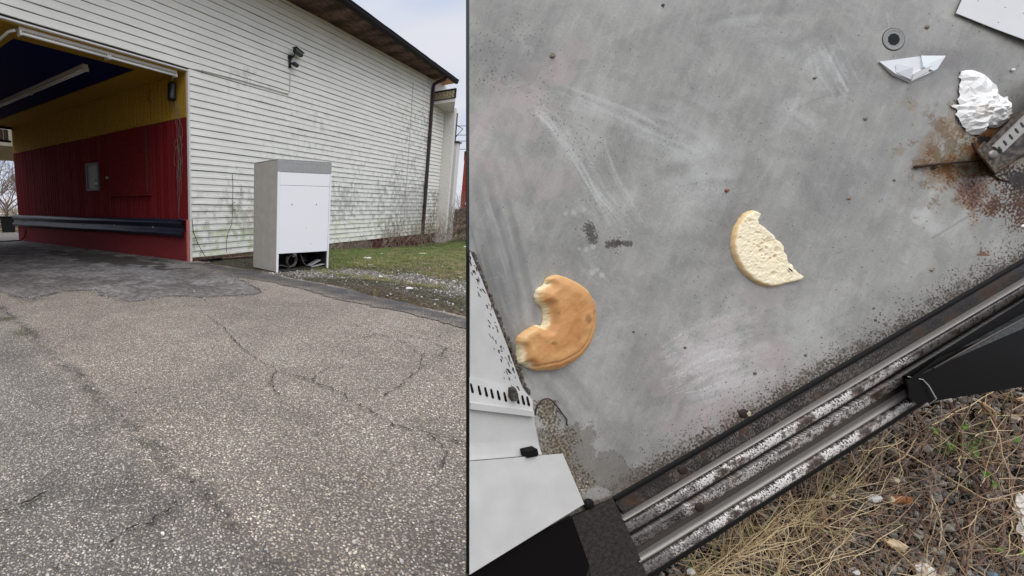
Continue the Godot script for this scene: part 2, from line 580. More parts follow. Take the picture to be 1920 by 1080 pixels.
func pan_texture() -> ImageTexture:
	var n := PW
	pan_c.resize(n * n * 3)
	pan_n = field(61, 0.014, 5, n, n)
	pan_m = field(62, 0.16, 3, n, n)
	var wide := noise(63, 0.0032, 4)
	var wipe := noise(64, 0.011, 4)
	var hair := noise(65, 0.05, 3)
	var warp := noise(66, 0.006, 3)
	var smud := noise(67, 0.010, 4)
	var scr := noise(68, 0.12, 2)
	var r := RandomNumberGenerator.new()
	r.seed = 5
	for y in n:
		for x in n:
			var i := y * n + x
			var a := wide.get_noise_2d(x, y)
			var b := pan_n[i] / 255.0 - 0.5
			var m := pan_m[i] / 255.0 - 0.5
			# cloth marks: stretched along two sweeps of the rag
			var q := wipe.get_noise_2d(x * 0.9 + y * 0.45, (y * 0.9 - x * 0.45) * 0.28)
			var h := hair.get_noise_2d(x * 0.9 + y * 0.35, (y - x * 0.35) * 0.12)
			var g := 0.535 + a * 0.07 + q * 0.035 + h * 0.022 + b * 0.04 + m * 0.055
			# overlapping cloth smudges with visible rims, and fine rubbing lines
			var wx := warp.get_noise_2d(x, y) * 70.0
			var wy := warp.get_noise_2d(x + 900.0, y) * 70.0
			var s1 := smud.get_noise_2d(x + wx, y + wy)
			var s2 := smud.get_noise_2d((x - wy) * 1.7 + 400.0, (y + wx) * 1.7)
			g += 0.017 * smoothstep(0.02, 0.12, s1) - 0.012 * smoothstep(-0.08, -0.18, s1) + 0.013 * smoothstep(0.10, 0.18, s2) + 0.007 * exp(-pow((s1 - 0.11) / 0.012, 2.0))
			g += 0.035 * maxf(0.0, scr.get_noise_2d((x * 0.92 + y * 0.38) * 0.10, y * 0.92 - x * 0.38) - 0.15) * (0.5 + a)
			g += 0.035 * maxf(0.0, scr.get_noise_2d((x * 0.5 - y * 0.86) * 0.10 + 50.0, y * 0.5 + x * 0.86) - 0.2)
			pan_c[i * 3] = g * 1.008
			pan_c[i * 3 + 1] = g
			pan_c[i * 3 + 2] = g * 0.965
	var light := Color(0.70, 0.70, 0.69)
	var dark := Color(0.38, 0.38, 0.38)
	var pink := Color(0.64, 0.565, 0.555)
	# pinkish film with outlines at upper left; pinkish sheen painted along the lower middle
	for s in [[925, 190, 990, 215, 60], [985, 170, 1040, 130, 46], [1040, 150, 1075, 95, 34], [950, 330, 1040, 330, 55], [890, 230, 900, 300, 34], [1270, 700, 1420, 640, 75], [1360, 760, 1470, 700, 65], [1400, 545, 1470, 560, 30], [1280, 790, 1370, 770, 52]]:
		smear([Vector2(s[0], s[1]), Vector2(s[2], s[3])], s[4], pink, 0.24, 0.95)
	# wiped pale streaks; those at the lower middle also paint its sheen
	bristle(v2([1002, 195, 1040, 245, 1080, 300, 1120, 370, 1150, 420]), 16, light, 0.20, 24, r)
	bristle(v2([1000, 200, 1030, 225, 1060, 265]), 18, Color(0.78, 0.78, 0.77), 0.22, 14, r)
	bristle(v2([1030, 165, 1090, 190, 1160, 215, 1230, 250, 1320, 285]), 24, light, 0.17, 26, r)
	bristle(v2([1165, 225, 1240, 235, 1310, 270, 1345, 320]), 70, light, 0.12, 30, r)
	bristle(v2([1120, 250, 1150, 330, 1215, 440]), 10, light, 0.24, 9, r)
	bristle(v2([1075, 260, 1130, 360, 1200, 445]), 14, Color(0.76, 0.76, 0.75), 0.20, 12, r)
	bristle(v2([1165, 245, 1170, 300, 1172, 360]), 8, dark, 0.16, 6, r)
	bristle(v2([1240, 350, 1330, 330, 1400, 340]), 90, light, 0.11, 36, r)
	bristle(v2([1480, 130, 1500, 100, 1545, 75]), 40, light, 0.14, 20, r)
	bristle(v2([1540, 75, 1565, 130, 1595, 180]), 24, Color(0.74, 0.74, 0.73), 0.22, 22, r)
	bristle(v2([1515, 80, 1530, 140, 1560, 185]), 20, light, 0.16, 14, r)
	bristle(v2([1500, 170, 1480, 210, 1530, 240]), 50, light, 0.10, 22, r)
	bristle(v2([1530, 195, 1580, 190, 1605, 165]), 14, light, 0.16, 10, r)
	bristle(v2([1665, 20, 1668, 35, 1670, 54]), 16, light, 0.17, 10, r)
	smear(v2([1722, 405, 1732, 400]), 18, Color(0.70, 0.70, 0.69), 0.5, 0.9)
	smear(v2([1735, 410, 1765, 435, 1810, 405]), 22, light, 0.32, 0.8)
	smear(v2([1748, 446, 1800, 414, 1825, 400]), 3.5, Color(0.40, 0.39, 0.37), 0.35, 0.4)
	bristle(v2([1300, 60, 1390, 40, 1480, 30]), 26, light, 0.11, 16, r)
	bristle(v2([1250, 700, 1330, 660, 1430, 630]), 50, Color(0.76, 0.75, 0.745), 0.17, 46, r)  # pale pinkish sheen of the lower middle, painted as broad strokes
	bristle(v2([1270, 740, 1350, 710, 1450, 680]), 70, Color(0.73, 0.715, 0.71), 0.14, 46, r)
	bristle(v2([1460, 660, 1540, 620, 1600, 590]), 60, light, 0.09, 26, r)
	bristle(v2([1085, 385, 1110, 405, 1125, 430]), 18, light, 0.14, 12, r)
	bristle(v2([1085, 465, 1110, 500, 1140, 530]), 20, light, 0.12, 12, r)
	for s in [[1060, 400], [1076, 398], [1095, 393], [1098, 468], [1085, 466], [1112, 462], [1120, 505], [1128, 515], [1110, 510]]: smear([Vector2(s[0], s[1])], r.randf_range(5, 8), light, 0.5, 0.5)
	# darker places, and shade painted into the brushed band along the left wall
	bristle(v2([892, 300, 930, 430, 960, 560, 990, 690]), 55, dark, 0.14, 40, r)
	bristle(v2([905, 350, 935, 450, 965, 560]), 20, light, 0.16, 12, r)
	bristle(v2([884, 410, 930, 580, 1000, 740]), 20, Color(0.34, 0.33, 0.32), 0.20, 30, r)
	bristle(v2([1000, 700, 1040, 740, 1080, 790]), 50, dark, 0.14, 24, r)
	smear(v2([920, 100, 990, 120]), 64, dark, 0.2, 0.95)
	smear(v2([1660, 300, 1720, 270]), 60, dark, 0.20, 0.9)
	smear(v2([1700, 120, 1770, 130, 1830, 110]), 40, dark, 0.22, 0.9)
	smear(v2([1575, 105, 1560, 140]), 14, dark, 0.25, 0.9)
	smear(v2([1740, 105, 1790, 112]), 22, Color(0.40, 0.365, 0.35), 0.35, 0.95, true)
	# fine scratches
	for k in 420:
		var p := Vector2(r.randf_range(890, 1900), r.randf_range(0, 760))
		var an := (1.15 if r.randf() < 0.5 else -0.55) + r.randfn() * 0.25
		var ln := r.randf_range(12, 70)
		var pts := []
		for j in 4: pts.append(p + Vector2(cos(an + j * 0.03), sin(an + j * 0.03)) * ln * j / 3.0)
		smear(pts, r.randf_range(0.5, 0.9), light if r.randf() < 0.6 else dark, r.randf_range(0.10, 0.3), 0.8, true)
	for k in 60:        # a patch of parallel scratches at the front edge
		var p := Vector2(r.randf_range(1240, 1400), r.randf_range(640, 740))
		smear([p, p + Vector2(r.randf_range(10, 50), -r.randf_range(6, 28))], 1.0, Color(0.80, 0.79, 0.78), r.randf_range(0.15, 0.45), 0.7, true)
	# rust round the post foot: a weak brown wash that breaks into orange and then black-brown grains
	for y in range(210, 520):
		for x in range(800, PW):
			var U := 870.0 + x
			var V := -40.0 + y
			var i := y * n + x
			var big := pan_n[i] / 255.0 - 0.5
			var fin := pan_m[i] / 255.0 - 0.5
			var med := pan_n[(i * 2 + 4477) % (n * n)] / 255.0 - 0.5
			var wash := 1.15 - Vector2((U - 1850.0) / 125.0, (V - 295.0) / 95.0).length() + big * 2.0 + fin * 0.5
			if wash > 0.0: pan_dot(x, y, Color(0.475, 0.415, 0.33), clampf(wash * 1.4, 0, 0.62))
			var orange := 1.0 - Vector2((U - 1832.0) / 62.0, (V - 275.0) / 62.0).length() + big * 2.4 + fin * 1.1
			if orange > 0.0: pan_dot(x, y, Color(0.46, 0.27, 0.12), clampf(orange * 1.3, 0, 0.78))
			var o2 := 1.0 - Vector2((U - 1850.0 - (V - 350.0) * 0.5) / 66.0, (V - 350.0) / 52.0).length() + big * 2.2 + fin * 1.6
			if o2 > 0.0: pan_dot(x, y, Color(0.41, 0.25, 0.13), clampf(o2 * 1.5, 0, 0.8))
			var br := 1.0 - Vector2((U - 1925.0 - (V - 370.0) * 0.5) / 82.0, (V - 375.0) / 62.0).length() + big * 1.5 + fin * 2.4
			if br > 0.0: pan_dot(x, y, Color(0.235, 0.135, 0.08), clampf(br * 2.0, 0, 0.9))
			var bl := 1.0 - Vector2((U - 1905.0) / 42.0, (V - 335.0) / 26.0).length() + big * 1.2 + fin * 1.8
			if bl > 0.0: pan_dot(x, y, Color(0.085, 0.055, 0.04), clampf(bl * 2.0, 0, 0.92))
			var b2 := 1.0 - Vector2((U - 1845.0) / 18.0, (V - 263.0) / 12.0).length() + fin * 1.2
			if b2 > 0.0: pan_dot(x, y, Color(0.085, 0.055, 0.04), clampf(b2 * 2.0, 0, 0.9))
			var sp := 1.0 - Vector2((U - 1842.0) / 15.0, (V - 478.0) / 12.0).length() + fin * 1.6 + big
			if sp > 0.0: pan_dot(x, y, Color(0.36, 0.22, 0.11), clampf(sp * 1.5, 0, 0.8))
			var s2 := 0.75 - Vector2((U - 1775.0) / 60.0, (V - 285.0) / 70.0).length() + med * 3.2 + fin * 1.5
			if s2 > 0.0: pan_dot(x, y, Color(0.36, 0.27, 0.17), clampf(s2, 0, 0.5))
	# black grime in grains along the door track and in the front left corner
	for y in n:
		for x in n:
			var U := 870.0 + x
			var V := -40.0 + y
			var dist := (787.0 - 0.58 * (U - 1400.0) - V) * 0.865
			if dist < -20.0 or dist > 95.0: continue
			var i := y * n + x
			var dens := exp(-maxf(dist, 0.0) / 24.0) * (0.42 + 0.75 * pan_n[i] / 255.0) + 0.13 * exp(-maxf(dist, 0) / 60.0)
			if U < 1180: dens *= 0.75
			var k := smoothstep(0.42, 0.56, dens * 0.72 + (pan_m[i] / 255.0 - 0.5) * 1.1)
			if k > 0.0: pan_dot(x, y, Color(0.11, 0.095, 0.085), k * 0.88)
			if dist < 26.0 and pan_n[(i * 3 + 977) % (n * n)] > 150: pan_dot(x, y, Color(0.27, 0.22, 0.18), 0.4)
			if dist > -4.0 and dist < 60.0: pan_dot(x, y, Color(0.34, 0.295, 0.255), clampf(exp(-dist / 22.0) * (0.25 + pan_n[i] / 255.0) - 0.12 + 0.5 * (pan_m[i] / 255.0 - 0.5), 0.0, 0.55))
	for y in range(790, 1010):
		for x in range(110, 340):
			var U := 870.0 + x
			var V := -40.0 + y
			var i := y * n + x
			var big := pan_n[i] / 255.0 - 0.5
			var fin := pan_m[i] / 255.0 - 0.5
			# brown film whose broken rim runs from the bent wire to the track
			var rim := (V - (800.0 + (U - 1040.0) * 0.42)) / 40.0 + big * 2.6 + fin * 0.8
			if U > 1150.0: rim -= (U - 1150.0) / 60.0
			if rim > 0.0: pan_dot(x, y, Color(0.345, 0.315, 0.285), clampf(rim * 1.6, 0, 0.46))
			if absf(rim) < 0.14: pan_dot(x, y, Color(0.20, 0.18, 0.16), 0.32)
			var crust := 1.0 - absf(U - (1035.0 + (V - 800.0) * 0.42)) / 26.0 + big * 2.0 + fin * 2.0
			if crust > 0.0 and V < 955.0: pan_dot(x, y, Color(0.50, 0.455, 0.36).lerp(Color(0.20, 0.17, 0.13), clampf(fin * 3.0 + 0.4, 0, 1)), clampf(crust * 1.4, 0, 0.8))
			var pale := 1.0 - Vector2((U - 1118.0) / 34.0, (V - 925.0) / 13.0).length() + big
			if pale > 0.0: pan_dot(x, y, Color(0.60, 0.60, 0.585), clampf(pale * 1.5, 0, 0.7))
	# black specks, loose and in drifts
	var drifts := [[910, 90, 60, 90], [985, 60, 45, 40], [920, 140, 40, 50], [1010, 170, 60, 34], [1050, 230, 60, 40], [1110, 280, 50, 40], [1104, 432, 14, 40], [1150, 456, 18, 60], [1120, 372, 40, 24], [1320, 540, 60, 20], [1700, 300, 90, 16], [1480, 330, 200, 26], [1600, 450, 200, 30], [1300, 700, 200, 24], [1790, 40, 100, 20]]
	for d in drifts:
		for k in d[3]:
			var p: Vector2 = Vector2(d[0], d[1]) + Vector2(r.randfn(), r.randfn()) * d[2] * 0.5
			smear([p, p + Vector2(r.randf_range(-0.7, 0.7), r.randf_range(-0.7, 0.7))], r.randf_range(0.9, 1.5), Color(0.17, 0.16, 0.155), r.randf_range(0.25, 0.8), 0.1)
	for s in [[1104, 425, 1112, 448, 13], [1140, 458, 1160, 455, 9], [1158, 455, 1182, 457, 7]]:
		smear([Vector2(s[0], s[1]), Vector2(s[2], s[3])], s[4], Color(0.22, 0.20, 0.19), 0.7, 0.95, true)
	var out := PackedByteArray()
	out.resize(n * n * 3)
	for i in n * n * 3: out[i] = clampi(int(pan_c[i] * 255.0), 0, 255)
	# rubbed places shine, filmed and grimy places do not
	var rough := PackedByteArray()
	rough.resize(n * n)
	for y in n:
		for x in n:
			var i := y * n + x
			var v := 0.42 + 0.20 * wide.get_noise_2d(x * 2.0 + 500.0, y * 2.0) + 0.20 * hair.get_noise_2d(x * 0.9 + y * 0.45, (y * 0.9 - x * 0.45) * 0.2) + 0.10 * (pan_m[i] / 255.0 - 0.5)
			if pan_c[i * 3] < 0.36: v += 0.3
			rough[i] = clampi(int(v * 255.0), 60, 235)
	T.pan_rough = texture(n, n, rough, Image.FORMAT_L8)
	return texture(n, n, out)

func materials() -> void:
	M.siding = mat(Color.WHITE, 0.5)
	M.siding.albedo_texture = T.siding
	M.trim_white = mat(Color(0.87, 0.86, 0.84), 0.55, 0, T.worn, 1.2)
	M.red = mat(Color(0.50, 0.145, 0.158), 0.72, 0, T.soft, 0.9)
	M.red.metallic_specular = 0.22
	M.red_block = mat(Color(0.51, 0.19, 0.20), 0.8, 0, T.soft, 1.3)
	M.red_block.metallic_specular = 0.3
	M.yellow = mat(Color(0.71, 0.565, 0.21), 0.7, 0, T.soft, 0.8)
	M.yellow.metallic_specular = 0.25
	M.red_faded = mat(Color(0.49, 0.15, 0.16), 0.8, 0, T.soft, 1.1)
	M.red_faded.metallic_specular = 0.2
	M.red_deep = mat(Color(0.465, 0.115, 0.13), 0.7, 0, T.soft, 0.7)
	M.red_deep.metallic_specular = 0.2
	M.hatch = mat(Color(0.47, 0.135, 0.14), 0.75, 0, T.soft, 0.5)
	M.hatch.metallic_specular = 0.18
	M.navy = mat(Color(0.07, 0.10, 0.33), 0.7, 0, T.soft, 0.5)
	M.navy.metallic_specular = 0.2
	M.navy_rail = mat(Color(0.125, 0.145, 0.215), 0.36, 0.0, T.soft, 2.2, T.grain, 0.12)
	M.pink_edge = mat(Color(0.78, 0.47, 0.44), 0.8, 0, T.stain, 2.0)
	M.ply = mat(Color(1.0, 0.98, 0.97), 0.9, 0, T.ply, 0.3)
	M.ply.metallic_specular = 0.2
	M.ply_tan = mat(Color(0.76, 0.57, 0.38), 0.85, 0, T.stain, 1.1)
	M.gutter = mat(Color(0.095, 0.075, 0.075), 0.6, 0, T.worn, 1.0)
	M.gutter.metallic_specular = 0.25
	M.pipe = mat(Color(0.22, 0.165, 0.16), 0.6, 0, T.soft, 1.4)
	M.block = mat(Color(0.60, 0.57, 0.535), 0.95, 0, T.dirt, 1.6, T.grain, 0.5)
	M.brick = mat(Color(0.42, 0.17, 0.15), 0.92, 0, T.dirt, 1.6, T.grain, 0.5)
	M.mortar = mat(Color(0.42, 0.40, 0.37), 0.95, 0, T.dirt, 2.0)
	M.plank = mat(Color(0.47, 0.385, 0.33), 0.9, 0, T.dirt, 1.3)
	M.steel = mat(Color(0.36, 0.37, 0.38), 0.5, 0.2, T.soft, 2.5)
	M.lamp_white = mat(Color(0.85, 0.84, 0.81), 0.5, 0, T.stain, 3.0)
	M.tube = mat(Color(0.86, 0.86, 0.85), 0.25)
	M.black = mat(Color(0.055, 0.055, 0.06), 0.45)
	M.rubber = mat(Color(0.055, 0.053, 0.05), 0.7, 0, T.blotch, 14.0)
	M.rubber.metallic_specular = 0.3
	M.cable = mat(Color(0.44, 0.41, 0.38), 0.7)
	M.white_cable = mat(Color(0.78, 0.77, 0.74), 0.5)
	M.fridge = mat(Color(0.925, 0.93, 0.935), 0.5)
	M.fridge_side = mat(Color(0.69, 0.675, 0.64), 0.65, 0, T.enamel, 1.0)
	M.galv = mat(Color(0.62, 0.62, 0.615), 0.6, 0.05, T.enamel, 2.5)
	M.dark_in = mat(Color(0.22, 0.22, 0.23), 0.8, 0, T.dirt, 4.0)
	M.copper = mat(Color(0.30, 0.24, 0.20), 0.5, 0.4)
	M.tar = mat(Color.WHITE, 0.9, 0, T.tar, 0.9, T.stones_relief, 0.35)
	M.tar.vertex_color_use_as_albedo = true
	M.agg = mat(Color.WHITE, 0.92, 0, T.stones, 0.70, T.stones_relief, 0.9)
	M.agg.vertex_color_use_as_albedo = true
	M.soil = mat(Color.WHITE, 1.0, 0, T.dirt, 1.4, T.stones_relief, 1.2)
	M.soil.vertex_color_use_as_albedo = true
	M.crack = mat(Color(0.23, 0.21, 0.19), 1.0, 0, T.dirt, 6.0)
	M.glass = mat(Color(0.78, 0.82, 0.80, 0.16), 0.12)
	M.glass.transparency = BaseMaterial3D.TRANSPARENCY_ALPHA

# ---------------------------------------------------------------- ground

func lawn_height(x: float, z: float) -> float:      # world metres; the yard falls away along the white wall
	var l := TB.affine_inverse() * Vector3(x, 0, z)
	var h := -0.34 * smoothstep(1.2, 12.0, l.x) * smoothstep(7.5, 3.0, l.z)
	if l.x < 0.0: h = 0.0
	return h

func inside(poly: PackedVector2Array, p: Vector2) -> bool:
	return Geometry2D.is_point_in_polygon(p, poly)

func line_gap(poly: Array, p: Vector2) -> float:
	var d := 1e9
	for i in poly.size() - 1:
		d = minf(d, p.distance_to(Geometry2D.get_closest_point_to_segment(p, poly[i], poly[i + 1])))
	return d

func vv(a: Array) -> PackedVector2Array:
	var o := PackedVector2Array()
	for i in range(0, a.size(), 2): o.append(Vector2(a[i], a[i + 1]))
	return o

func grid_mesh(x0: float, x1: float, z0: float, z1: float, step: float, f: Callable) -> ArrayMesh:
	# f(x, z) gives [height, colour] or null where there is nothing
	var nx := int((x1 - x0) / step) + 1
	var nz := int((z1 - z0) / step) + 1
	var ids := PackedInt32Array()
	ids.resize(nx * nz)
	var st := SurfaceTool.new()
	st.begin(Mesh.PRIMITIVE_TRIANGLES)
	var count := 0
	for j in nz:
		for i in nx:
			var x := x0 + i * step
			var z := z0 + j * step
			var got = f.call(x, z)
			if got == null:
				ids[j * nx + i] = -1
				continue
			st.set_color(got[1])
			st.set_uv(Vector2(x, z))
			st.add_vertex(Vector3(x, got[0], z))
			ids[j * nx + i] = count
			count += 1
	for j in nz - 1:
		for i in nx - 1:
			var a := ids[j * nx + i]
			var b := ids[j * nx + i + 1]
			var c := ids[(j + 1) * nx + i + 1]
			var d := ids[(j + 1) * nx + i]
			if a >= 0 and b >= 0 and c >= 0:
				st.add_index(a); st.add_index(b); st.add_index(c)
			if a >= 0 and c >= 0 and d >= 0:
				st.add_index(a); st.add_index(c); st.add_index(d)
	st.generate_normals()
	return st.commit()

var seal_top: PackedVector2Array
var seal_bot: PackedVector2Array
var seam: PackedVector2Array

# is this spot of ground right of the paved lane?
func on_lawn(x: float, z: float) -> bool:
	if z < -9.2: return x > -0.6
	for i in seal_top.size() - 1:
		var a := seal_top[i]
		var b := seal_top[i + 1]
		if z >= a.y and z <= b.y: return x > lerpf(a.x, b.x, (z - a.y) / (b.y - a.y))
	return x > 2.5

var edge_lines := []

func ground() -> void:
	seal_top = vv([-0.74, -9.2, 0.02, -8.34, 0.4, -7.97, 0.8, -7.21, 1.28, -6.54, 1.61, -6.01, 1.86, -5.46, 2.08, -5.0, 2.26, -4.61, 2.35, -4.38, 2.53, -3.94])
	seal_bot = vv([0.02, -7.21, 0.68, -6.68, 1.03, -6.01, 1.32, -5.39, 1.65, -5.0, 1.9, -4.66, 2.18, -4.05, 2.34, -3.64])
	seam = vv([-4.2, -7.0, -3.03, -5.46, -2.66, -5.0, -2.03, -4.17, -1.47, -3.42, -0.94, -2.71, -0.57, -2.2, -0.34, -1.89, -0.21, -1.72, -0.12, -1.61, -0.02, -1.44, 0.09, -1.3, 0.15, -1.19, 0.3, -0.8])
	var n1 := noise(71, 0.5, 4)
	var n2 := noise(72, 2.2, 4)
	var n3 := noise(73, 0.16, 3)
	var lane := func(x: float, z: float):
		if on_lawn(x - 0.12, z): return null
		var a := n1.get_noise_2d(x, z)
		var b := n2.get_noise_2d(x, z)
		# which side of the diagonal seam
		var side := 1.0
		for i in seam.size() - 1:
			if z >= seam[i].y and z <= seam[i + 1].y:
				side = x - lerpf(seam[i].x, seam[i + 1].x, (z - seam[i].y) / (seam[i + 1].y - seam[i].y))
		var old := smoothstep(0.05, -0.25, side + b * 0.25)
		var c := Color(0.90, 0.84, 0.75).lerp(Color(0.74, 0.715, 0.675), old)
		var seam_dark := exp(-pow((side + 0.06 * b) / 0.05, 2.0)) * (0.55 + 1.5 * n2.get_noise_2d(x * 4.0, z * 4.0))
		c = c * (1.0 + 0.22 * a + 0.20 * b)
		c = c.lerp(Color(0.27, 0.26, 0.245), clampf(seam_dark, 0.0, 0.7))
		# worn dark scatterings of bare binder
		var w := smoothstep(0.18, 0.5, n2.get_noise_2d(x * 0.7 + 9.0, z * 0.7)) * 0.35
		c = c.lerp(Color(0.28, 0.265, 0.255), w * (0.3 + old * 0.7))
		# rust-yellow spill
		var rs := Vector2(x, z) - Vector2(0.53, -1.70)
		var q := rs.rotated(-1.1)
		var spill := smoothstep(1.0, 0.2, Vector2(q.x / 0.085, q.y / 0.024).length() + b * 0.5)
		c = c.lerp(Color(0.48, 0.29, 0.12), spill * 0.55)
		# moss in the seam
		for mp: Vector2 in [Vector2(-2.6, -4.86), Vector2(-1.9, -3.92), Vector2(-2.3, -4.4)]:
			var md := (Vector2(x, z) - mp).length() / 0.13 + b
			if md < 1.0: c = c.lerp(Color(0.27, 0.25, 0.09), (1.0 - md) * 0.7)
		return [0.006 * a + 0.003 * b, c]
	# the far ground: one sheet to the horizon under everything, with a hole where the near sheets lie
	var far := Soup.new()
	var ring := [[-900, -900, 900, -45], [-900, 30, 900, 900], [-900, -45, -60, 30], [60, -45, 900, 30]]
	for r in ring:
		far.quad(Vector3(r[0], -0.02, r[1]), Vector3(r[2], -0.02, r[1]), Vector3(r[2], -0.02, r[3]), Vector3(r[0], -0.02, r[3]), Color(0.30, 0.27, 0.18))
	var coarse := grid_mesh(-60, 60, -45, 30, 1.0, func(x, z):
		var l := TB.affine_inverse() * Vector3(x, 0, z)
		var h := -0.08 if x > -8 and x < 4.6 and z > -20.0 and z < 3 else -0.025
		if l.x > 0.5 and l.z > -9.0: h = minf(h, lawn_height(x, z) - 0.07)
		var k := n3.get_noise_2d(x, z)
		var c := Color(0.33, 0.29, 0.19).lerp(Color(0.20, 0.21, 0.10), clampf(0.4 + k, 0, 1))
		return [h, c])
	var fg := part("field", far, M.soil, self)
	tag(fg, "pale winter field reaching to the horizon", "field", "", "structure")
	var cg := mesh_node("yard_ground", coarse, self)
	cg.material_override = M.soil
	tag(cg, "straw coloured yard ground round the shop", "ground", "", "structure")
	var near := grid_mesh(-8.0, 4.4, -20.0, -0.0, 0.05, func(x, z):
		if z < -12.5 or x < -5.5: return null
		return lane.call(x, z))
	var road := mesh_node("paved_lane", near, self)
	road.material_override = M.agg
	tag(road, "worn tan aggregate asphalt lane in front of the shop", "asphalt", "", "structure")
	var rest := Soup.new()      # the lane goes on to the left and behind the viewer
	for r in [[-30, -12.0, -5.48, 12], [-5.48, 0.0, 4.4, 12]]:
		rest.quad(Vector3(r[0], -0.004, r[1]), Vector3(r[2], -0.004, r[1]), Vector3(r[2], -0.004, r[3]), Vector3(r[0], -0.004, r[3]), Color(0.58, 0.55, 0.50))
	tag(part("car_park", rest, M.agg, self), "asphalt car park round the lane", "asphalt", "", "structure")
	# the smoother patch under the drive-through roof, a low step above the lane
	var patch := vv([-9.5, -12.0, -6.0, -7.5, -3.9, -6.1, -3.33, -5.89, -3.18, -6.01, -2.83, -5.6, -2.47, -5.39, -2.40, -5.62, -2.33, -5.89, -2.2, -5.98, -2.09, -6.01, -1.98, -6.04, -1.91, -6.01, -1.7, -5.7, -1.47, -5.46, -1.32, -5.30, -1.2, -5.27, -1.06, -5.36, -0.9, -5.52, -0.73, -5.6, -0.5, -5.55, -0.26, -5.56, 0.0, -5.62, 0.15, -5.63, 0.3, -5.72, 0.38, -5.89, 0.36, -6.1, 0.25, -6.44, 0.14, -6.8, 0.02, -7.21, -0.05, -7.5, -0.17, -7.84, -0.35, -8.2, -0.54, -8.57, -0.8, -9.0, -0.93, -9.44, -7.6, -15.9, -14.0, -17.5])
	var nb := noise(74, 1.4, 4)
	var rim_line := Array(patch.slice(1, 36))
	var pm := grid_mesh(-10.0, 0.6, -17.0, -5.1, 0.04, func(x, z):
		var p := Vector2(x, z)
		p += Vector2(nb.get_noise_2d(x * 3.0, z * 3.0), nb.get_noise_2d(z * 3.0, x * 3.0 + 40.0)) * 0.12
		p += Vector2(nb.get_noise_2d(x * 14.0, z * 14.0), nb.get_noise_2d(z * 14.0, x * 14.0 + 40.0)) * 0.035
		if not inside(patch, p): return null
		var a := n1.get_noise_2d(x + 30, z)
		var b := n2.get_noise_2d(x, z + 30)
		var c := Color(0.30, 0.275, 0.265).lerp(Color(0.47, 0.46, 0.45), smoothstep(-0.2, 0.4, a + 0.6 * b))
		c = c * (1.0 + 0.35 * b)
		# thin at its edge, where the lane's stones show through
		var d := line_gap(rim_line, p) if z > -10.5 else 1.0
		c = c.lerp(Color(0.52, 0.485, 0.45), smoothstep(0.5, 0.05, d + 0.35 * b) * 0.6)
		# a reddish-black oily stain where cars stood at the window
		var l := TB.affine_inverse() * Vector3(x, 0, z)
		var st := Vector2((l.x + 1.05) / 0.62, (l.z + 1.7) / 2.5).length() + 0.9 * nb.get_noise_2d(x * 1.2, z * 1.2)
		c = c.lerp(Color(0.075, 0.062, 0.052), smoothstep(1.0, 0.75, st) * 0.9)
		var st2 := Vector2((l.x + 2.0) / 1.6, (l.z + 6.5) / 3.0).length() + 0.9 * nb.get_noise_2d(x, z)
		c = c.lerp(Color(0.16, 0.125, 0.11), smoothstep(1.0, 0.5, st2) * 0.8)
		var pale := Vector2((l.x + 1.6) / 0.5, (l.z - 0.9) / 1.2).length() + 1.2 * nb.get_noise_2d(x + 7, z)
		c = c.lerp(Color(0.50, 0.51, 0.51), smoothstep(0.9, 0.3, pale) * 0.7)
		return [0.006 * n1.get_noise_2d(x, z) + 0.003 * n2.get_noise_2d(x, z) + 0.004 + 0.012 * smoothstep(0.0, 0.5, d), c])
	var pn := mesh_node("asphalt_patch", pm, self)
	pn.material_override = M.tar
	tag(pn, "smoother stained asphalt patch under the drive-through roof", "asphalt", "", "structure")
	var lip := Soup.new()
	ribbon(lip, patch.slice(18, 30), 0.022, 0.0135, 26, 0.7)
	ribbon(lip, patch.slice(5, 12), 0.018, 0.0135, 26, 0.7)
	tag(part("patch_lip", lip, M.crack, self), "dark crumbled edge of the asphalt patch", "asphalt", "", "structure")
	# sealed strip along the grass: the lane's stones under a worn coat of tar, thinning out towards the lane
	var seal := Soup.new()
	var nt := noise(75, 1.1, 4)
	var bot := PackedVector2Array([Vector2(-0.95, -9.2)]) + seal_bot
	var along := func(l: PackedVector2Array, z: float) -> float:
		for i in l.size() - 1:
			if z >= l[i].y and z <= l[i + 1].y: return lerpf(l[i].x, l[i + 1].x, (z - l[i].y) / (l[i + 1].y - l[i].y))
		return l[l.size() - 1].x + (z - l[l.size() - 1].y) * 0.6
	var rows := 230
	var prev := []
	for k in rows:
		var z := lerpf(-9.15, -3.3, k / (rows - 1.0))
		var xt: float = along.call(seal_top, z) + 0.07 * nt.get_noise_2d(z, 3.0) + 0.05 * nt.get_noise_2d(z * 6.0, 9.0)
		var xb: float = along.call(bot, z) + 0.12 * nt.get_noise_2d(z, 30.0) + 0.07 * nt.get_noise_2d(z * 6.0, 50.0)
		var now := []
		for e in 6:
			var x := lerpf(xb - 0.05, xt, e / 5.0)
			var y := 0.0075 + 0.006 * n1.get_noise_2d(x, z) + 0.003 * n2.get_noise_2d(x, z)
			var wear := clampf([1.0, 0.55, 0.16, 0.0, 0.0, 0.10][e] + 0.9 * nt.get_noise_2d(x * 3.0 + 80.0, z * 3.0), 0.0, 1.0)
			now.append([Vector3(x, y, z), Color(0.275, 0.28, 0.295).lerp(Color(0.66, 0.61, 0.545), wear) * (1.0 + 0.25 * nt.get_noise_2d(x * 2.0, z * 2.0))])
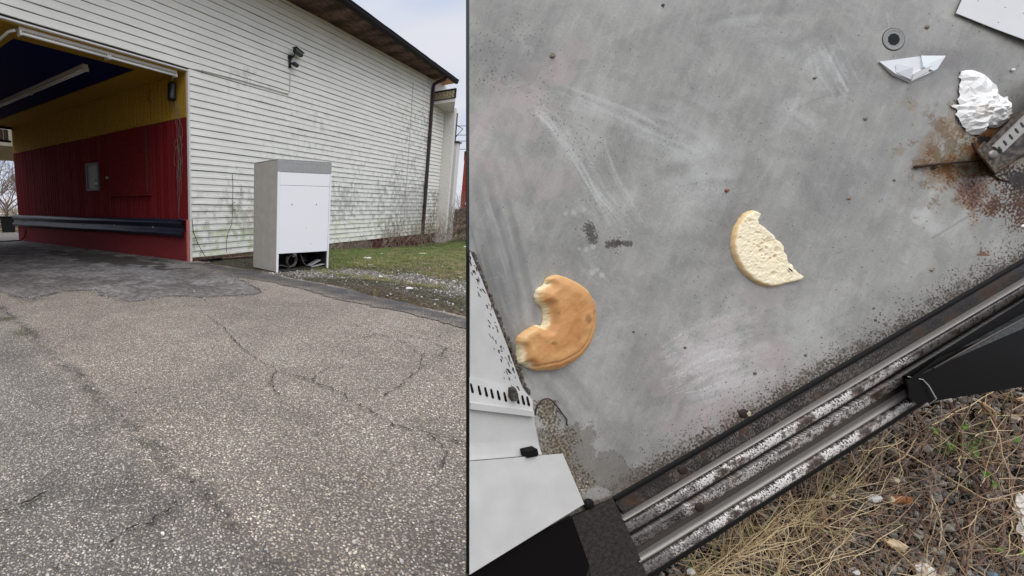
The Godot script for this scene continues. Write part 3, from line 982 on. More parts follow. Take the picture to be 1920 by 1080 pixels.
		if k > 0:
			for e in 5:
				seal.tric(prev[e][0], now[e][0], now[e + 1][0], prev[e][1], now[e][1], now[e + 1][1])
				seal.tric(prev[e][0], now[e + 1][0], prev[e + 1][0], prev[e][1], now[e + 1][1], prev[e + 1][1])
			var dn := Vector3(0.02, -0.05, 0)
			seal.quad(prev[5][0], now[5][0], now[5][0] + dn, prev[5][0] + dn, Color(0.28, 0.27, 0.26))
		prev = now
	tag(part("sealed_strip", seal, M.agg, self, true), "dark sealed strip along the grass edge", "asphalt", "", "structure")
	# cracks: narrow gaps packed with dark soil
	var cr := Soup.new()
	for pts in [[0.01, -3.6, 0.13, -3.25, 0.3, -2.93, 0.49, -2.75, 0.61, -2.6, 0.68, -2.47, 0.74, -2.33, 0.82, -2.14, 0.95, -2.06, 1.09, -1.97, 1.2, -1.89], [1.15, -4.19, 1.27, -3.85, 1.39, -3.61, 1.43, -3.27, 1.54, -3.24, 1.71, -3.45, 1.98, -3.64], [1.43, -3.27, 1.32, -3.01, 1.02, -2.63, 0.89, -2.49], [1.46, -3.94, 1.62, -3.67, 1.68, -3.41, 1.8, -3.29], [1.54, -3.24, 1.65, -3.09, 1.73, -3.0], [-0.45, -1.27, -0.4, -1.32, -0.34, -1.39, -0.29, -1.42, -0.23, -1.49, -0.19, -1.55], [-0.86, -1.48, -0.8, -1.53, -0.73, -1.59], [-0.3, -4.6, -0.1, -4.1, 0.01, -3.6], [0.49, -2.75, 0.62, -2.95, 0.80, -3.0], [0.3, -2.93, 0.22, -2.7, 0.27, -2.5], [0.95, -2.06, 0.98, -1.9, 0.9, -1.75], [1.27, -3.85, 1.1, -3.7, 0.95, -3.75], [1.62, -3.67, 1.75, -3.75, 1.95, -3.9]]:
		ribbon(cr, vv(pts), 0.0095, 0.0128, 90, 0.8)
	edge_lines = [[patch.slice(4, 31), 0.10], [seam, 0.035]]
	tag(part("lane_crack", cr, M.crack, self), "jagged dark cracks across the tan lane", "crack", "", "structure")

func resample(p: PackedVector2Array, n: int) -> PackedVector2Array:
	var total := 0.0
	for i in p.size() - 1: total += p[i].distance_to(p[i + 1])
	var o := PackedVector2Array()
	for k in n:
		var want := total * k / (n - 1)
		var run := 0.0
		for i in p.size() - 1:
			var l := p[i].distance_to(p[i + 1])
			if run + l >= want or i == p.size() - 2:
				o.append(p[i].lerp(p[i + 1], clampf((want - run) / l, 0, 1)))
				break
			run += l
	return o

# a ragged band of varying width lying on the ground
func ribbon(m: Soup, line: PackedVector2Array, wid: float, y: float, per: int, wild: float) -> void:
	var total := 0.0
	for i in line.size() - 1: total += line[i].distance_to(line[i + 1])
	var n := maxi(int(total * per), 6)
	var p := resample(line, n)
	var prev := []
	var jag := noise(300, 0.09, 3)
	var off := rng.randf() * 1000.0
	for i in n:
		var d := (p[mini(i + 1, n - 1)] - p[maxi(i - 1, 0)]).normalized()
		var s := Vector2(-d.y, d.x)
		var jig := s * (jag.get_noise_1d(i * 1.0 + off) * 3.2 + jag.get_noise_1d(i * 4.0 + off) * 1.6) * wid * wild
		var w := wid * clampf(0.55 + 1.5 * jag.get_noise_1d(i * 2.3 + off + 500.0) + rng.randfn(0.0, 0.22), 0.12, 1.7) * 0.5
		if i == 0 or i == n - 1: w *= 0.2
		var a := p[i] + jig + s * w
		var b := p[i] + jig - s * w
		var now := [Vector3(a.x, y, a.y), Vector3(b.x, y, b.y)]
		if i > 0: m.quad(prev[0], now[0], now[1], prev[1])
		prev = now

# ---------------------------------------------------------------- the shop

func shop() -> void:
	var b := thing("drive_through_shop", "closed white clapboard shop with a red and yellow drive-through bay", "building", TB)
	# solid walls behind the claddings, roof over all
	var core := Soup.new()
	core.box(Vector3(0.06, -0.5, -9.0), Vector3(13.85, 6.05, -0.05))
	core.box(Vector3(-5.6, 3.86, -9.0), Vector3(0.06, 6.05, -0.05))
	part("wall", core, M.mortar, b)
	var lw := Soup.new()
	lw.box(Vector3(-5.75, -0.1, -9.0), Vector3(-5.6, 6.05, -0.05))
	part("wall", lw, M.red_block, b)
	# ---- white lap siding, one board per course
	var nz := noise(81, 0.45, 2)
	var pitch := 0.139
	var srng := RandomNumberGenerator.new()
	srng.seed = 44
	for k in 43:
		var y0 := 0.075 + k * pitch
		var y1 := minf(y0 + pitch - 0.009, 6.04)
		var x0 := 0.035 if y0 < 3.77 else -5.6
		if y0 < 3.77 and y1 > 3.77: y1 = y0 + pitch - 0.009
		var prof := [Vector2(y0 + 0.0, 0.0), Vector2(y0, 0.019), Vector2(y0 + 0.004, 0.0225), Vector2(y0 + 0.055, 0.0165), Vector2(y0 + 0.062, 0.0125), Vector2(y1, 0.0075), Vector2(y1, -0.01)]
		# each course is made of lengths that overlap at their ends
		var cuts := [x0]
		var cx: float = x0 + srng.randf_range(1.2, 3.7)
		while cx < 12.9:
			cuts.append(cx)
			cx += srng.randf_range(2.9, 3.75)
		cuts.append(13.86)
		for ci in cuts.size() - 1:
			var m := Soup.new()
			var xa: float = cuts[ci]
			var xb: float = cuts[ci + 1] + (0.022 if ci < cuts.size() - 2 else 0.0)
			var lift := srng.randf_range(-0.0015, 0.0015)
			var proud := 0.0022 * (ci % 2)
			var n := maxi(int((xb - xa) / 0.3), 1)
			var prev := []
			for i in n + 1:
				var x := lerpf(xa, xb, float(i) / n)
				var dy := 0.006 * nz.get_noise_2d(x, k * 3.1) + 0.003 * nz.get_noise_2d(x * 3.0, k * 7.7) + lift
				var dz := 0.008 * nz.get_noise_2d(x * 1.4 + 50.0, k * 5.3) + proud
				var ring := []
				for q in prof: ring.append(Vector3(x, q.x + dy, q.y + (dz if q.y > 0.005 else 0.0)))
				if i > 0:
					for j in prof.size() - 1:
						var uva := []
						for e in [prev[j], prev[j + 1], ring[j + 1], ring[j]]: uva.append(Vector2((e.x + 5.0) / 18.9, (6.1 - e.y) / 6.1))
						m.quaduv(prev[j], prev[j + 1], ring[j + 1], ring[j], uva[0], uva[1], uva[2], uva[3])
				if i == 0 or i == n:
					for j in range(1, ring.size() - 1): m.tri(ring[0], ring[j], ring[j + 1])
				prev = ring
			part("siding_board", m, M.siding, b)
	# dark paper behind the laps
	var felt := Soup.new()
	felt.box(Vector3(0.0, 0.0, -0.052), Vector3(13.87, 6.045, -0.012))
	felt.box(Vector3(-5.6, 3.79, -0.052), Vector3(0.0, 6.045, -0.012))
	part("wall_backing", felt, M.black, b)
	var post := Soup.new()
	post.box(Vector3(-0.012, 0.0, -0.03), Vector3(0.036, 3.8, 0.03), 0.004)
	part("corner_trim", post, M.trim_white, b)
	var head := Soup.new()
	head.box(Vector3(-5.6, 3.765, -0.03), Vector3(-0.012, 3.792, 0.024), 0.003)
	part("header_trim", head, M.trim_white, b)
	# ---- red and yellow grooved boards along the bay, from the corner inwards
	var zt := -0.10
	var wall_n := 0
	var corner_red := Soup.new()
	corner_red.box(Vector3(-0.022, 0.62, -0.30), Vector3(0.05, 2.905, -0.032), 0.004)
	part("red_board", corner_red, M.red, b)
	var corner_yel := Soup.new()
	corner_yel.box(Vector3(-0.022, 2.907, -0.30), Vector3(0.05, 3.86, -0.032), 0.004)
	part("yellow_board", corner_yel, M.yellow, b)
	var z := -0.304
	var brng := RandomNumberGenerator.new()
	brng.seed = 8
	while z > -8.98:
		var w := 0.134
		var proud := brng.randf_range(0.006, 0.011)
		var r := Soup.new()
		r.box(Vector3(-0.014 - proud, 0.62, z - w + 0.026), Vector3(0.05, 2.905 + brng.randf_range(-0.009, 0.009), z), 0.006)
		part("red_board", r, [M.red, M.red_faded, M.red, M.red_deep][brng.randi() % 4], b)
		var y := Soup.new()
		y.box(Vector3(-0.013 - proud, 2.914, z - w + 0.026), Vector3(0.05, 3.86, z), 0.006)
		part("yellow_board", y, M.yellow, b)
		z -= w
	var groove := Soup.new()
	groove.box(Vector3(0.035, 0.6, -8.99), Vector3(0.058, 2.91, -0.06))
	part("red_board_backing", groove, M.red, b)
	var groove2 := Soup.new()
	groove2.box(Vector3(0.035, 2.911, -8.99), Vector3(0.058, 3.86, -0.06))
	part("yellow_board_backing", groove2, M.yellow, b)
	# painted block plinth under the rail, with its raw pink end
	for row in 4:
		var zz := -0.035
		var first := true
		while zz > -8.99:
			var len_ := 0.2 if first and row % 2 == 1 else 0.4
			var zb := maxf(zz - len_, -8.99)
			var top := minf(-0.05 + row * 0.17 + 0.164, 0.615)
			var c := Soup.new()
			c.box(Vector3(-0.065 - brng.randf() * 0.003, -0.06 + row * 0.17, zb + 0.004), Vector3(0.04, top, zz), 0.005)
			part("plinth_block", c, M.red_block, b)
			zz = zb
			first = false
	var pin := Soup.new()
	pin.box(Vector3(-0.072, -0.05, -0.034), Vector3(-0.013, 0.87, 0.010), 0.004)
	part("plinth_end", pin, M.pink_edge, b)
	# ---- bay ceiling: yellow border round a navy field
	var ye := Soup.new()
	ye.box(Vector3(-0.76, 3.75, -9.0), Vector3(0.04, 3.80, -0.03))
	ye.box(Vector3(-5.6, 3.75, -9.0), Vector3(-3.06, 3.80, -0.03))
	ye.box(Vector3(-3.06, 3.75, -0.62), Vector3(-0.76, 3.80, -0.03))
	ye.box(Vector3(-3.06, 3.75, -9.0), Vector3(-0.76, 3.80, -8.6))
	part("ceiling_border", ye, M.yellow, b)
	var nv := Soup.new()
	nv.box(Vector3(-3.06, 3.775, -8.6), Vector3(-0.76, 3.82, -0.62))
	part("bay_ceiling", nv, M.navy, b)
	var bead := Soup.new()
	bead.tube([Vector3(-0.03, 3.735, -0.3), Vector3(-0.03, 3.735, -8.9)], 0.014)
	part("ceiling_bead", bead, M.yellow, b)
	var beam := Soup.new()
	beam.box(Vector3(-5.6, 3.68, -8.98), Vector3(-0.02, 3.75, -8.88), 0.01)
	part("rear_beam", beam, mat(Color(0.23, 0.15, 0.10), 0.7, 0, T.blotch, 1.0), b)
	# rear header of pale upright slats
	var xx := -0.12
	while xx > -5.5:
		var s := Soup.new()
		s.box(Vector3(xx - 0.155, 3.34, -9.03), Vector3(xx, 3.68, -9.0), 0.004)
		part("rear_header_slat", s, M.trim_white, b)
		xx -= 0.165
	var rb := Soup.new()
	rb.box(Vector3(-5.6, 3.27, -9.05), Vector3(-0.05, 3.34, -8.97), 0.01)
	part("rear_header_rail", rb, M.black, b)
	# ---- eave: stained plywood sheets, gutter, roof
	var over := func(x: float) -> float: return 0.89 - (x - 3.95) * 0.0455
	var px := [-5.6, -3.2, -0.8, 1.6, 4.0, 6.4, 8.8, 11.2, 12.4, 13.55]
	for i in px.size() - 1:
		var a: float = px[i]
		var c: float = px[i + 1] - 0.008
		var s := Soup.new()
		var lo := [Vector3(a, 5.985, 0.0), Vector3(c, 5.985, 0.0), Vector3(c, 5.985, over.call(c)), Vector3(a, 5.985, over.call(a))]
		var dy := brng.randf_range(-0.005, 0.004)
		var p2 := []
		for q in lo: p2.append(q + Vector3(0, dy, 0))
		s.quad(p2[0], p2[1], p2[2], p2[3])
		s.quad(p2[3] + Vector3(0, 0.02, 0), p2[2] + Vector3(0, 0.02, 0), p2[1] + Vector3(0, 0.02, 0), p2[0] + Vector3(0, 0.02, 0))
		s.quad(p2[1], p2[1] + Vector3(0, 0.02, 0), p2[2] + Vector3(0, 0.02, 0), p2[2])
		part("soffit_panel", s, M.ply_tan if a > 12.0 else M.ply, b)
	var g := Soup.new()
	var gp := [Vector2(0.0, 0.0), Vector2(0.055, 0.0), Vector2(0.085, 0.05), Vector2(0.10, 0.12), Vector2(0.112, 0.125), Vector2(0.112, 0.14), Vector2(0.0, 0.14)]
	var pr := []
	for i in 41:
		var x := lerpf(-5.6, 13.62, i / 40.0)
		var ring := []
		for q in gp: ring.append(Vector3(x, 5.965 + q.y + 0.008 * nz.get_noise_1d(x * 2.0), over.call(x) + q.x))
		if i > 0:
			for j in gp.size(): g.quad(pr[j], pr[(j + 1) % gp.size()], ring[(j + 1) % gp.size()], ring[j])
		if i == 40:
			for j in range(1, gp.size() - 1): g.tri(ring[0], ring[j], ring[j + 1])
		pr = ring
	part("gutter", g, M.gutter, b)
	var rf := Soup.new()
	var e0 := Vector3(-5.7, 6.11, over.call(-5.7) + 0.06)
	var e1 := Vector3(13.6, 6.11, over.call(13.6) + 0.06)
	rf.quad(e0, e1, Vector3(13.6, 6.6, -4.5), Vector3(-5.7, 6.6, -4.5))
	rf.quad(Vector3(-5.7, 6.6, -4.5), Vector3(13.6, 6.6, -4.5), Vector3(13.6, 6.1, -9.3), Vector3(-5.7, 6.1, -9.3))
	rf.quad(e0 - Vector3(0, 0.04, 0), Vector3(-5.7, 6.06, -9.3), Vector3(13.6, 6.06, -9.3), e1 - Vector3(0, 0.04, 0))
	part("roof", rf, M.gutter, b)
	# ---- foundation below the siding: grey blocks, then a red-painted stretch
	var fb := Soup.new()
	fb.box(Vector3(0.04, -0.7, -0.3), Vector3(13.84, 0.09, -0.03))
	part("foundation", fb, M.mortar, b)
	for fam in 2:
		var bl := Soup.new()
		var x := 2.2 if fam == 0 else 8.05
		while x < (8.0 if fam == 0 else 13.7):
			for row in 5:
				var o := 0.15 if row % 2 else 0.0
				bl.box(Vector3(x + o, -0.45 + row * 0.105, -0.032), Vector3(x + o + 0.29, -0.35 + row * 0.105, -0.004 - brng.randf() * 0.006), 0.004)
			x += 0.3
		tag(part("foundation_brick", bl, M.block if fam == 0 else M.brick, b), "", "", "", "stuff")
	# ---- boxed sign canopy and white wing wall at the far end
	var cb := Soup.new()
	cb.prism([Vector3(12.62, 5.22, 0.03), Vector3(13.9, 5.22, 0.03), Vector3(13.9, 5.22, 0.34), Vector3(12.62, 5.22, 0.79)], [Vector3(12.62, 5.60, 0.03), Vector3(13.9, 5.60, 0.03), Vector3(13.9, 5.60, 0.34), Vector3(12.62, 5.60, 0.79)])
	part("canopy_box", cb, M.trim_white, b)
	var zc := 0.05
	while zc < 0.74:
		var s := Soup.new()
		s.box(Vector3(12.585, 5.25, zc), Vector3(12.62, 5.52, zc + 0.115), 0.004)
		part("canopy_slat", s, mat(Color(0.74, 0.71, 0.62), 0.6, 0, T.dirt, 2.0), b)
		zc += 0.122
	var cf := Soup.new()
	cf.box(Vector3(12.57, 5.52, 0.02), Vector3(12.64, 5.57, 0.83), 0.004)
	cf.box(Vector3(12.57, 5.22, 0.02), Vector3(12.64, 5.25, 0.83), 0.004)
	cf.box(Vector3(12.572, 5.25, 0.785), Vector3(12.642, 5.52, 0.83), 0.004)
	part("canopy_frame", cf, M.black, b)
	var cu := Soup.new()
	cu.prism([Vector3(12.6, 5.12, 0.02), Vector3(13.9, 4.99, 0.02), Vector3(13.9, 5.22, 0.02), Vector3(12.6, 5.22, 0.02)], [Vector3(12.6, 5.10, 0.82), Vector3(13.9, 4.97, 0.36), Vector3(13.9, 5.22, 0.36), Vector3(12.6, 5.22, 0.82)])
	part("canopy_soffit", cu, M.trim_white, b)
	var ww := Soup.new()
	ww.box(Vector3(13.87, -0.6, -0.3), Vector3(14.05, 5.12, 0.43), 0.012)
	part("wing_wall", ww, M.trim_white, b)
	var w2 := Soup.new()
	w2.box(Vector3(15.2, -0.7, -2.0), Vector3(15.6, 3.92, 0.16), 0.012)
	part("wing_wall", w2, M.trim_white, b)
	var cap := Soup.new()
	cap.box(Vector3(15.15, 3.92, -2.0), Vector3(15.65, 3.97, 0.22), 0.008)
	part("wing_wall_cap", cap, M.black, b)
	var gab := Soup.new()
	gab.box(Vector3(12.5, 5.62, -0.03), Vector3(13.86, 5.98, 0.024), 0.004)
	part("gable_panel", gab, M.trim_white, b)
	var sgn := Soup.new()
	sgn.box(Vector3(15.3, 3.97, -0.5), Vector3(15.5, 5.2, 0.0), 0.01)
	sgn.tube([Vector3(15.4, 4.7, 0.0), Vector3(15.4, 4.5, 0.28), Vector3(15.4, 4.2, 0.02)], 0.02)
	part("service_mast", sgn, M.pipe, b)
	# ---- the boarded serving hatch with its hinges, knob and sill
	var h := Soup.new()
	h.box(Vector3(-0.075, 1.43, -2.95), Vector3(-0.018, 2.90, -1.37), 0.006)
	part("hatch_board", h, M.hatch, b)
	var hs := Soup.new()
	hs.box(Vector3(-0.10, 1.39, -2.99), Vector3(-0.02, 1.428, -1.24), 0.005)
	part("hatch_sill", hs, M.red, b)
	var hh := Soup.new()
	hh.box(Vector3(-0.082, 1.44, -1.365), Vector3(-0.018, 2.87, -1.325), 0.003)
	part("hatch_hinge", hh, mat(Color(0.46, 0.22, 0.21), 0.5, 0.3, T.dirt, 4.0), b)
	var kn := Soup.new()
	kn.lathe([Vector2(0.0, 0.07), Vector2(0.03, 0.066), Vector2(0.036, 0.045), Vector2(0.015, 0.03), Vector2(0.015, 0.0), Vector2(0.04, 0.0)], Transform3D(Basis(Vector3.FORWARD, -PI / 2), Vector3(-0.018, 1.86, -3.05)), 12)
	part("hatch_knob", kn, M.galv, b, true)

# ---------------------------------------------------------------- things fixed to or standing by the shop

func at_shop(x: float, y: float, z: float) -> Transform3D:
	return TB * Transform3D(Basis(), Vector3(x, y, z))

func shop_front_things() -> void:
	# guard rail: a W-beam along the red wall
	var g := thing("guard_rail", "dark navy corrugated steel guard rail along the red bay wall", "guard rail", at_shop(0, 0.5, -4.5))
	var prof := [Vector2(0.0, 0.0), Vector2(-0.03, 0.01), Vector2(-0.088, 0.055), Vector2(-0.092, 0.095), Vector2(-0.035, 0.155), Vector2(-0.03, 0.19), Vector2(-0.035, 0.225), Vector2(-0.092, 0.285), Vector2(-0.088, 0.325), Vector2(-0.03, 0.372), Vector2(0.0, 0.385)]
	var m := Soup.new()
	var prev := []
	var nz := noise(90, 0.5, 3)
	for i in 61:
		var z := lerpf(4.46, -4.62, i / 60.0)
		var d := Vector3(-0.10 + 0.012 * nz.get_noise_1d(z * 2.0), 0.012 * nz.get_noise_1d(z + 40.0), z)
		var ring := []
		for p in prof: ring.append(Vector3(p.x, p.y, 0) + d)
		for p in range(prof.size() - 1, -1, -1): ring.append(Vector3(prof[p].x + 0.006, prof[p].y, 0) + d)
		if i > 0:
			for j in ring.size():
				var k := (j + 1) % ring.size()
				m.quad(prev[j], ring[j], ring[k], prev[k])
		prev = ring
	part("rail_beam", m, M.navy_rail, g, true)
	for z in [3.4, 1.8, 0.2, -1.8, -3.8]:
		var bl := Soup.new()
		bl.box(Vector3(-0.13, 0.02, z - 0.07), Vector3(-0.022, 0.36, z + 0.07), 0.006)
		part("rail_bracket", bl, M.black, g)
		var bo := Soup.new()
		bo.lathe([Vector2(0, 0.02), Vector2(0.012, 0.018), Vector2(0.02, 0.004), Vector2(0.02, -0.01)], Transform3D(Basis(Vector3.FORWARD, -PI / 2), Vector3(-0.132, 0.19, z)), 10)
		part("bolt", bo, M.galv, g, true)
	# end flare
	var fl := Soup.new()
	fl.box(Vector3(-0.19, 0.36, 4.30), Vector3(-0.05, 0.385, 4.46), 0.004)
	part("rail_cap", fl, M.navy_rail, g)

	# framed menu box
	var f := thing("menu_frame", "small grey framed notice box on the red bay wall", "notice box", at_shop(-0.02, 1.56, -3.78))
	var fm := Soup.new()
	fm.box(Vector3(-0.05, 0.0, -0.31), Vector3(0, 0.05, 0.31), 0.004)
	fm.box(Vector3(-0.05, 0.65, -0.31), Vector3(0, 0.70, 0.31), 0.004)
	fm.box(Vector3(-0.052, 0.0, -0.312), Vector3(0, 0.70, -0.262), 0.004)
	fm.box(Vector3(-0.052, 0.0, 0.262), Vector3(0, 0.70, 0.312), 0.004)
	part("frame", fm, M.steel, f)
	var pl := Soup.new()
	pl.box(Vector3(-0.02, 0.05, -0.262), Vector3(-0.004, 0.65, 0.262))
	part("back_panel", pl, mat(Color(0.60, 0.61, 0.59), 0.6, 0, T.worn, 2.0), f)
	for k in 3:
		var st := Soup.new()
		st.box(Vector3(-0.026, 0.08 + k * 0.075, 0.10), Vector3(-0.021, 0.138 + k * 0.075, 0.20), 0.001)
		part("sticker", st, mat([Color(0.35, 0.37, 0.38), Color(0.75, 0.75, 0.73), Color(0.40, 0.42, 0.42)][k], 0.6), f)

	# fluorescent fittings
	lamp_batten(Vector3(-3.20, 3.695, -0.10), Vector3(-0.20, 3.695, -0.12), "long twin fluorescent batten under the front edge of the bay", true)
	lamp_batten(Vector3(-1.60, 3.72, -1.05), Vector3(-1.60, 3.72, -6.2), "fluorescent batten running down the navy bay ceiling", false)

	var hose := Soup.new()
	hose.tube([Vector3(0, 0, 0), Vector3(-0.08, -0.03, -0.05), Vector3(-0.16, -0.12, -0.2), Vector3(-0.25, -0.16, -0.4), Vector3(-0.4, -0.17, -0.6), Vector3(-0.6, -0.15, -0.8)], 0.022, 0.022, 8)
	single("conduit_hose", hose, M.white_cable, at_shop(-3.24, 3.69, -0.08), "grey flexible conduit drooping from the front batten's end", "conduit", "", true)

	# black speaker hanging at the corner
	var sp := thing("hanging_speaker", "black cylindrical speaker hanging below the batten at the bay corner", "speaker", at_shop(-0.15, 3.245, -0.32))
	var body := Soup.new()
	body.lathe([Vector2(0, 0), Vector2(0.07, 0.0), Vector2(0.088, 0.02), Vector2(0.09, 0.05), Vector2(0.085, 0.07), Vector2(0.088, 0.30), Vector2(0.07, 0.345), Vector2(0.03, 0.36), Vector2(0, 0.362)], Transform3D(Basis(Vector3.FORWARD, 0.06), Vector3.ZERO), 18)
	part("body", body, M.black, sp, true)
	var hook := Soup.new()
	hook.tube([Vector3(0.02, 0.36, 0), Vector3(0.03, 0.42, 0.01), Vector3(0.02, 0.45, 0.02)], 0.007)
	part("hook", hook, M.galv, sp)
	# tangled wires under it
	var w := Soup.new()
	var r := RandomNumberGenerator.new()
	r.seed = 4
	for k in 4:
		var pts := []
		var y := -0.02
		var zz := -0.30 + 0.05 * k
		while y > -2.6 + 0.35 * k:
			pts.append(Vector3(-0.16 + r.randf_range(-0.02, 0.02) + maxf(0, 0.10 + y * 0.0), y, zz + r.randf_range(-0.02, 0.02)))
			y -= 0.13
		for i in pts.size(): pts[i].x = lerpf(-0.13, -0.05, minf(1.0, i / 4.0)) + r.randf_range(-0.012, 0.008)
		w.tube(pts, 0.0045, 0.0045, 4)
	for k in 7:
		var pts := []
		var c := Vector3(-0.075, -0.75 - 0.13 * k + r.randf_range(-0.1, 0.1), -0.24 + r.randf_range(-0.06, 0.06))
		var ra := r.randf_range(0.05, 0.13)
		for i in 11:
			var a := TAU * i / 10.0 + k
			pts.append(c + Vector3(r.randf_range(-0.015, 0.015), sin(a) * ra * 1.6, cos(a) * ra * 0.6))
		w.tube(pts, 0.0042, 0.0042, 4)
	single("tangled_wire", w, M.cable, at_shop(0, 3.24, 0), "tangle of thin wires dangling down the bay's red wall corner", "wire", "", true)

	var hk := Soup.new()
	hk.tube([Vector3(0, 0, 0), Vector3(-0.05, -0.02, 0.0), Vector3(-0.055, -0.20, -0.02), Vector3(-0.02, -0.27, 0.02)], 0.007, 0.007, 5)
	single("bent_wire_hook", hk, M.black, at_shop(-0.02, 3.62, -1.18), "dark bent wire hook on the yellow bay wall", "wire", "", true)

	# cameras on the siding
	var cam := thing("security_camera", "double black security camera head on the white siding", "security camera", at_shop(3.28, 4.52, 0.02))
	cam.scale = Vector3.ONE * 0.88
	var base := Soup.new()
	base.lathe([Vector2(0, 0.05), Vector2(0.075, 0.045), Vector2(0.085, 0.0)], Transform3D(Basis(Vector3.RIGHT, PI / 2), Vector3(0, 0.24, 0)), 14)
	base.box(Vector3(-0.05, -0.02, 0), Vector3(0.05, 0.30, 0.035), 0.008)
	base.tube([Vector3(0, 0.24, 0.04), Vector3(0.0, 0.26, 0.15), Vector3(0.02, 0.33, 0.16)], 0.03, 0.026, 8)
	part("bracket", base, M.black, cam)
	var head := Soup.new()
	head.box(Vector3(-0.07, -0.055, -0.06), Vector3(0.34, 0.06, 0.06), 0.015, Color.WHITE, Transform3D(Basis(Vector3(0, 0, 1), -0.10) * Basis(Vector3.UP, 0.12), Vector3(0.05, 0.40, 0.17)))
	part("camera_body", head, mat(Color(0.16, 0.155, 0.15), 0.4, 0, T.dirt, 6.0), cam)
	var hood := Soup.new()
	hood.box(Vector3(-0.09, 0.062, -0.07), Vector3(0.39, 0.075, 0.07), 0.004, Color.WHITE, Transform3D(Basis(Vector3(0, 0, 1), -0.10) * Basis(Vector3.UP, 0.12), Vector3(0.05, 0.40, 0.17)))
	part("sun_hood", hood, M.black, cam)
	var low := Soup.new()
	low.box(Vector3(-0.03, -0.045, -0.05), Vector3(0.17, 0.045, 0.05), 0.015, Color.WHITE, Transform3D(Basis(Vector3(0, 0, 1), -0.15), Vector3(0.06, 0.08, 0.12)))
	low.tube([Vector3(0.0, 0.08, 0.02), Vector3(0.03, 0.08, 0.12)], 0.025, 0.025, 8)
	part("lower_camera", low, M.black, cam)
	var lead := Soup.new()
	lead.tube([Vector3(0.0, 0, 0.0), Vector3(0.01, -0.25, 0.0), Vector3(0.005, -0.55, 0.0), Vector3(-0.02, -0.62, 0.0), Vector3(-0.10, -0.66, 0.0), Vector3(-1.0, -0.66, 0.0), Vector3(-2.0, -0.675, 0.002), Vector3(-2.85, -0.70, 0.004), Vector3(-3.3, -0.72, -0.03)], 0.011, 0.011, 6)
	for x in [-0.1, -2.93]:
		lead.box(Vector3(x - 0.02, -0.725 if x < -1 else -0.685, -0.012), Vector3(x + 0.02, -0.685 if x < -1 else -0.645, 0.016), 0.003)
	single("camera_cable", lead, M.white_cable, at_shop(3.30, 4.55, 0.034), "grey cable running from the camera along the siding", "cable", "", true)

	# downspout
	var dp := thing("downspout", "dark brown downspout from the gutter down the white siding", "downspout", at_shop(12.3, -0.3, 0.08))
	var d := Soup.new()
	d.box(Vector3(-0.055, 0.05, -0.05), Vector3(0.055, 6.0, 0.05), 0.012)
	part("pipe", d, M.pipe, dp)
	var el := Soup.new()
	el.tube([Vector3(0, 5.98, 0.0), Vector3(0.01, 6.09, 0.02), Vector3(0.05, 6.17, 0.2), Vector3(0.09, 6.21, 0.36), Vector3(0.10, 6.28, 0.42)], 0.062, 0.062, 8)
	part("elbow", el, M.pipe, dp, true)
	for y in [1.5, 4.0]:
		var s := Soup.new()
		s.box(Vector3(-0.075, y, -0.06), Vector3(0.075, y + 0.035, 0.056), 0.004)
		part("strap", s, M.pipe, dp)
	var thin := Soup.new()
	thin.tube([Vector3(0, 0, 0), Vector3(0.004, 1.2, 0.0), Vector3(-0.006, 3.3, 0.0), Vector3(0.0, 5.4, 0.0)], 0.010, 0.010, 5)
	single("wall_lead", thin, M.white_cable, at_shop(10.55, 0.15, 0.034), "thin pale lead running up the siding left of the downspout", "cable")
	var v := Soup.new()
	v.tube([Vector3(0.0, 0.0, 0.01), Vector3(0.01, 0.25, 0.0), Vector3(0.06, 0.45, 0.0), Vector3(0.18, 0.62, 0.0), Vector3(0.21, 0.9, 0.0), Vector3(0.22, 1.5, 0.0), Vector3(0.20, 1.75, 0.0)], 0.006, 0.006, 5)
	for k in 26:
		var p := Vector3(0.20, 0.98, 0.01) + Vector3(r.randfn() * 0.035, r.randfn() * 0.06, r.randf() * 0.02)
		v.tri(p, p + Vector3(r.randfn(), r.randfn(), r.randf()) * 0.025, p + Vector3(r.randfn(), r.randfn(), r.randf()) * 0.025)
	single("dead_creeper", v, M.cable, at_shop(1.05, 0.12, 0.03), "dry creeper stem up the siding left of the white freezer", "creeper")
	var wr := Soup.new()
	wr.tube([Vector3(0.0, 0.85, 0.0), Vector3(0.02, 0.6, 0.01), Vector3(0.10, 0.35, 0.05), Vector3(0.20, 0.12, 0.12), Vector3(0.26, -0.02, 0.2)], 0.007, 0.007, 5)
	wr.tube([Vector3(0.12, 0.16, 0.1), Vector3(0.27, 0.14, 0.13)], 0.007, 0.004, 4)
	single("loose_lead", wr, M.black, at_shop(0.05, 0.03, 0.02), "loose black lead hanging at the foot of the shop corner", "cable")

	# weathered timbers below the siding
	var tp := Soup.new()
	tp.box(Vector3(0.06, -0.06, -0.02), Vector3(2.15, 0.075, 0.045), 0.012)
	single("sill_plank", tp, M.plank, at_shop(0, 0, 0), "weathered grey-brown timber under the siding by the corner", "plank")
	var tp2 := Soup.new()
	tp2.box(Vector3(0.5, -0.10, 0.05), Vector3(2.2, -0.02, 0.16), 0.015)
	single("footing_slab", tp2, M.block, at_shop(0, 0.03, 0), "low concrete footing left of the white freezer", "footing")
	var irn := Soup.new()
	irn.box(Vector3(0.0, 0, -0.035), Vector3(1.75, 0.03, 0.035), 0.006, Color.WHITE, Transform3D(Basis(Vector3.UP, -0.22), Vector3.ZERO))
	single("rusty_iron_bar", irn, mat(Color(0.36, 0.22, 0.18), 0.8, 0, T.dirt, 4.0), at_shop(0.28, 0.0, 0.14), "rusty iron bar lying at the foot of the white wall", "iron bar")
	var sc := Soup.new()
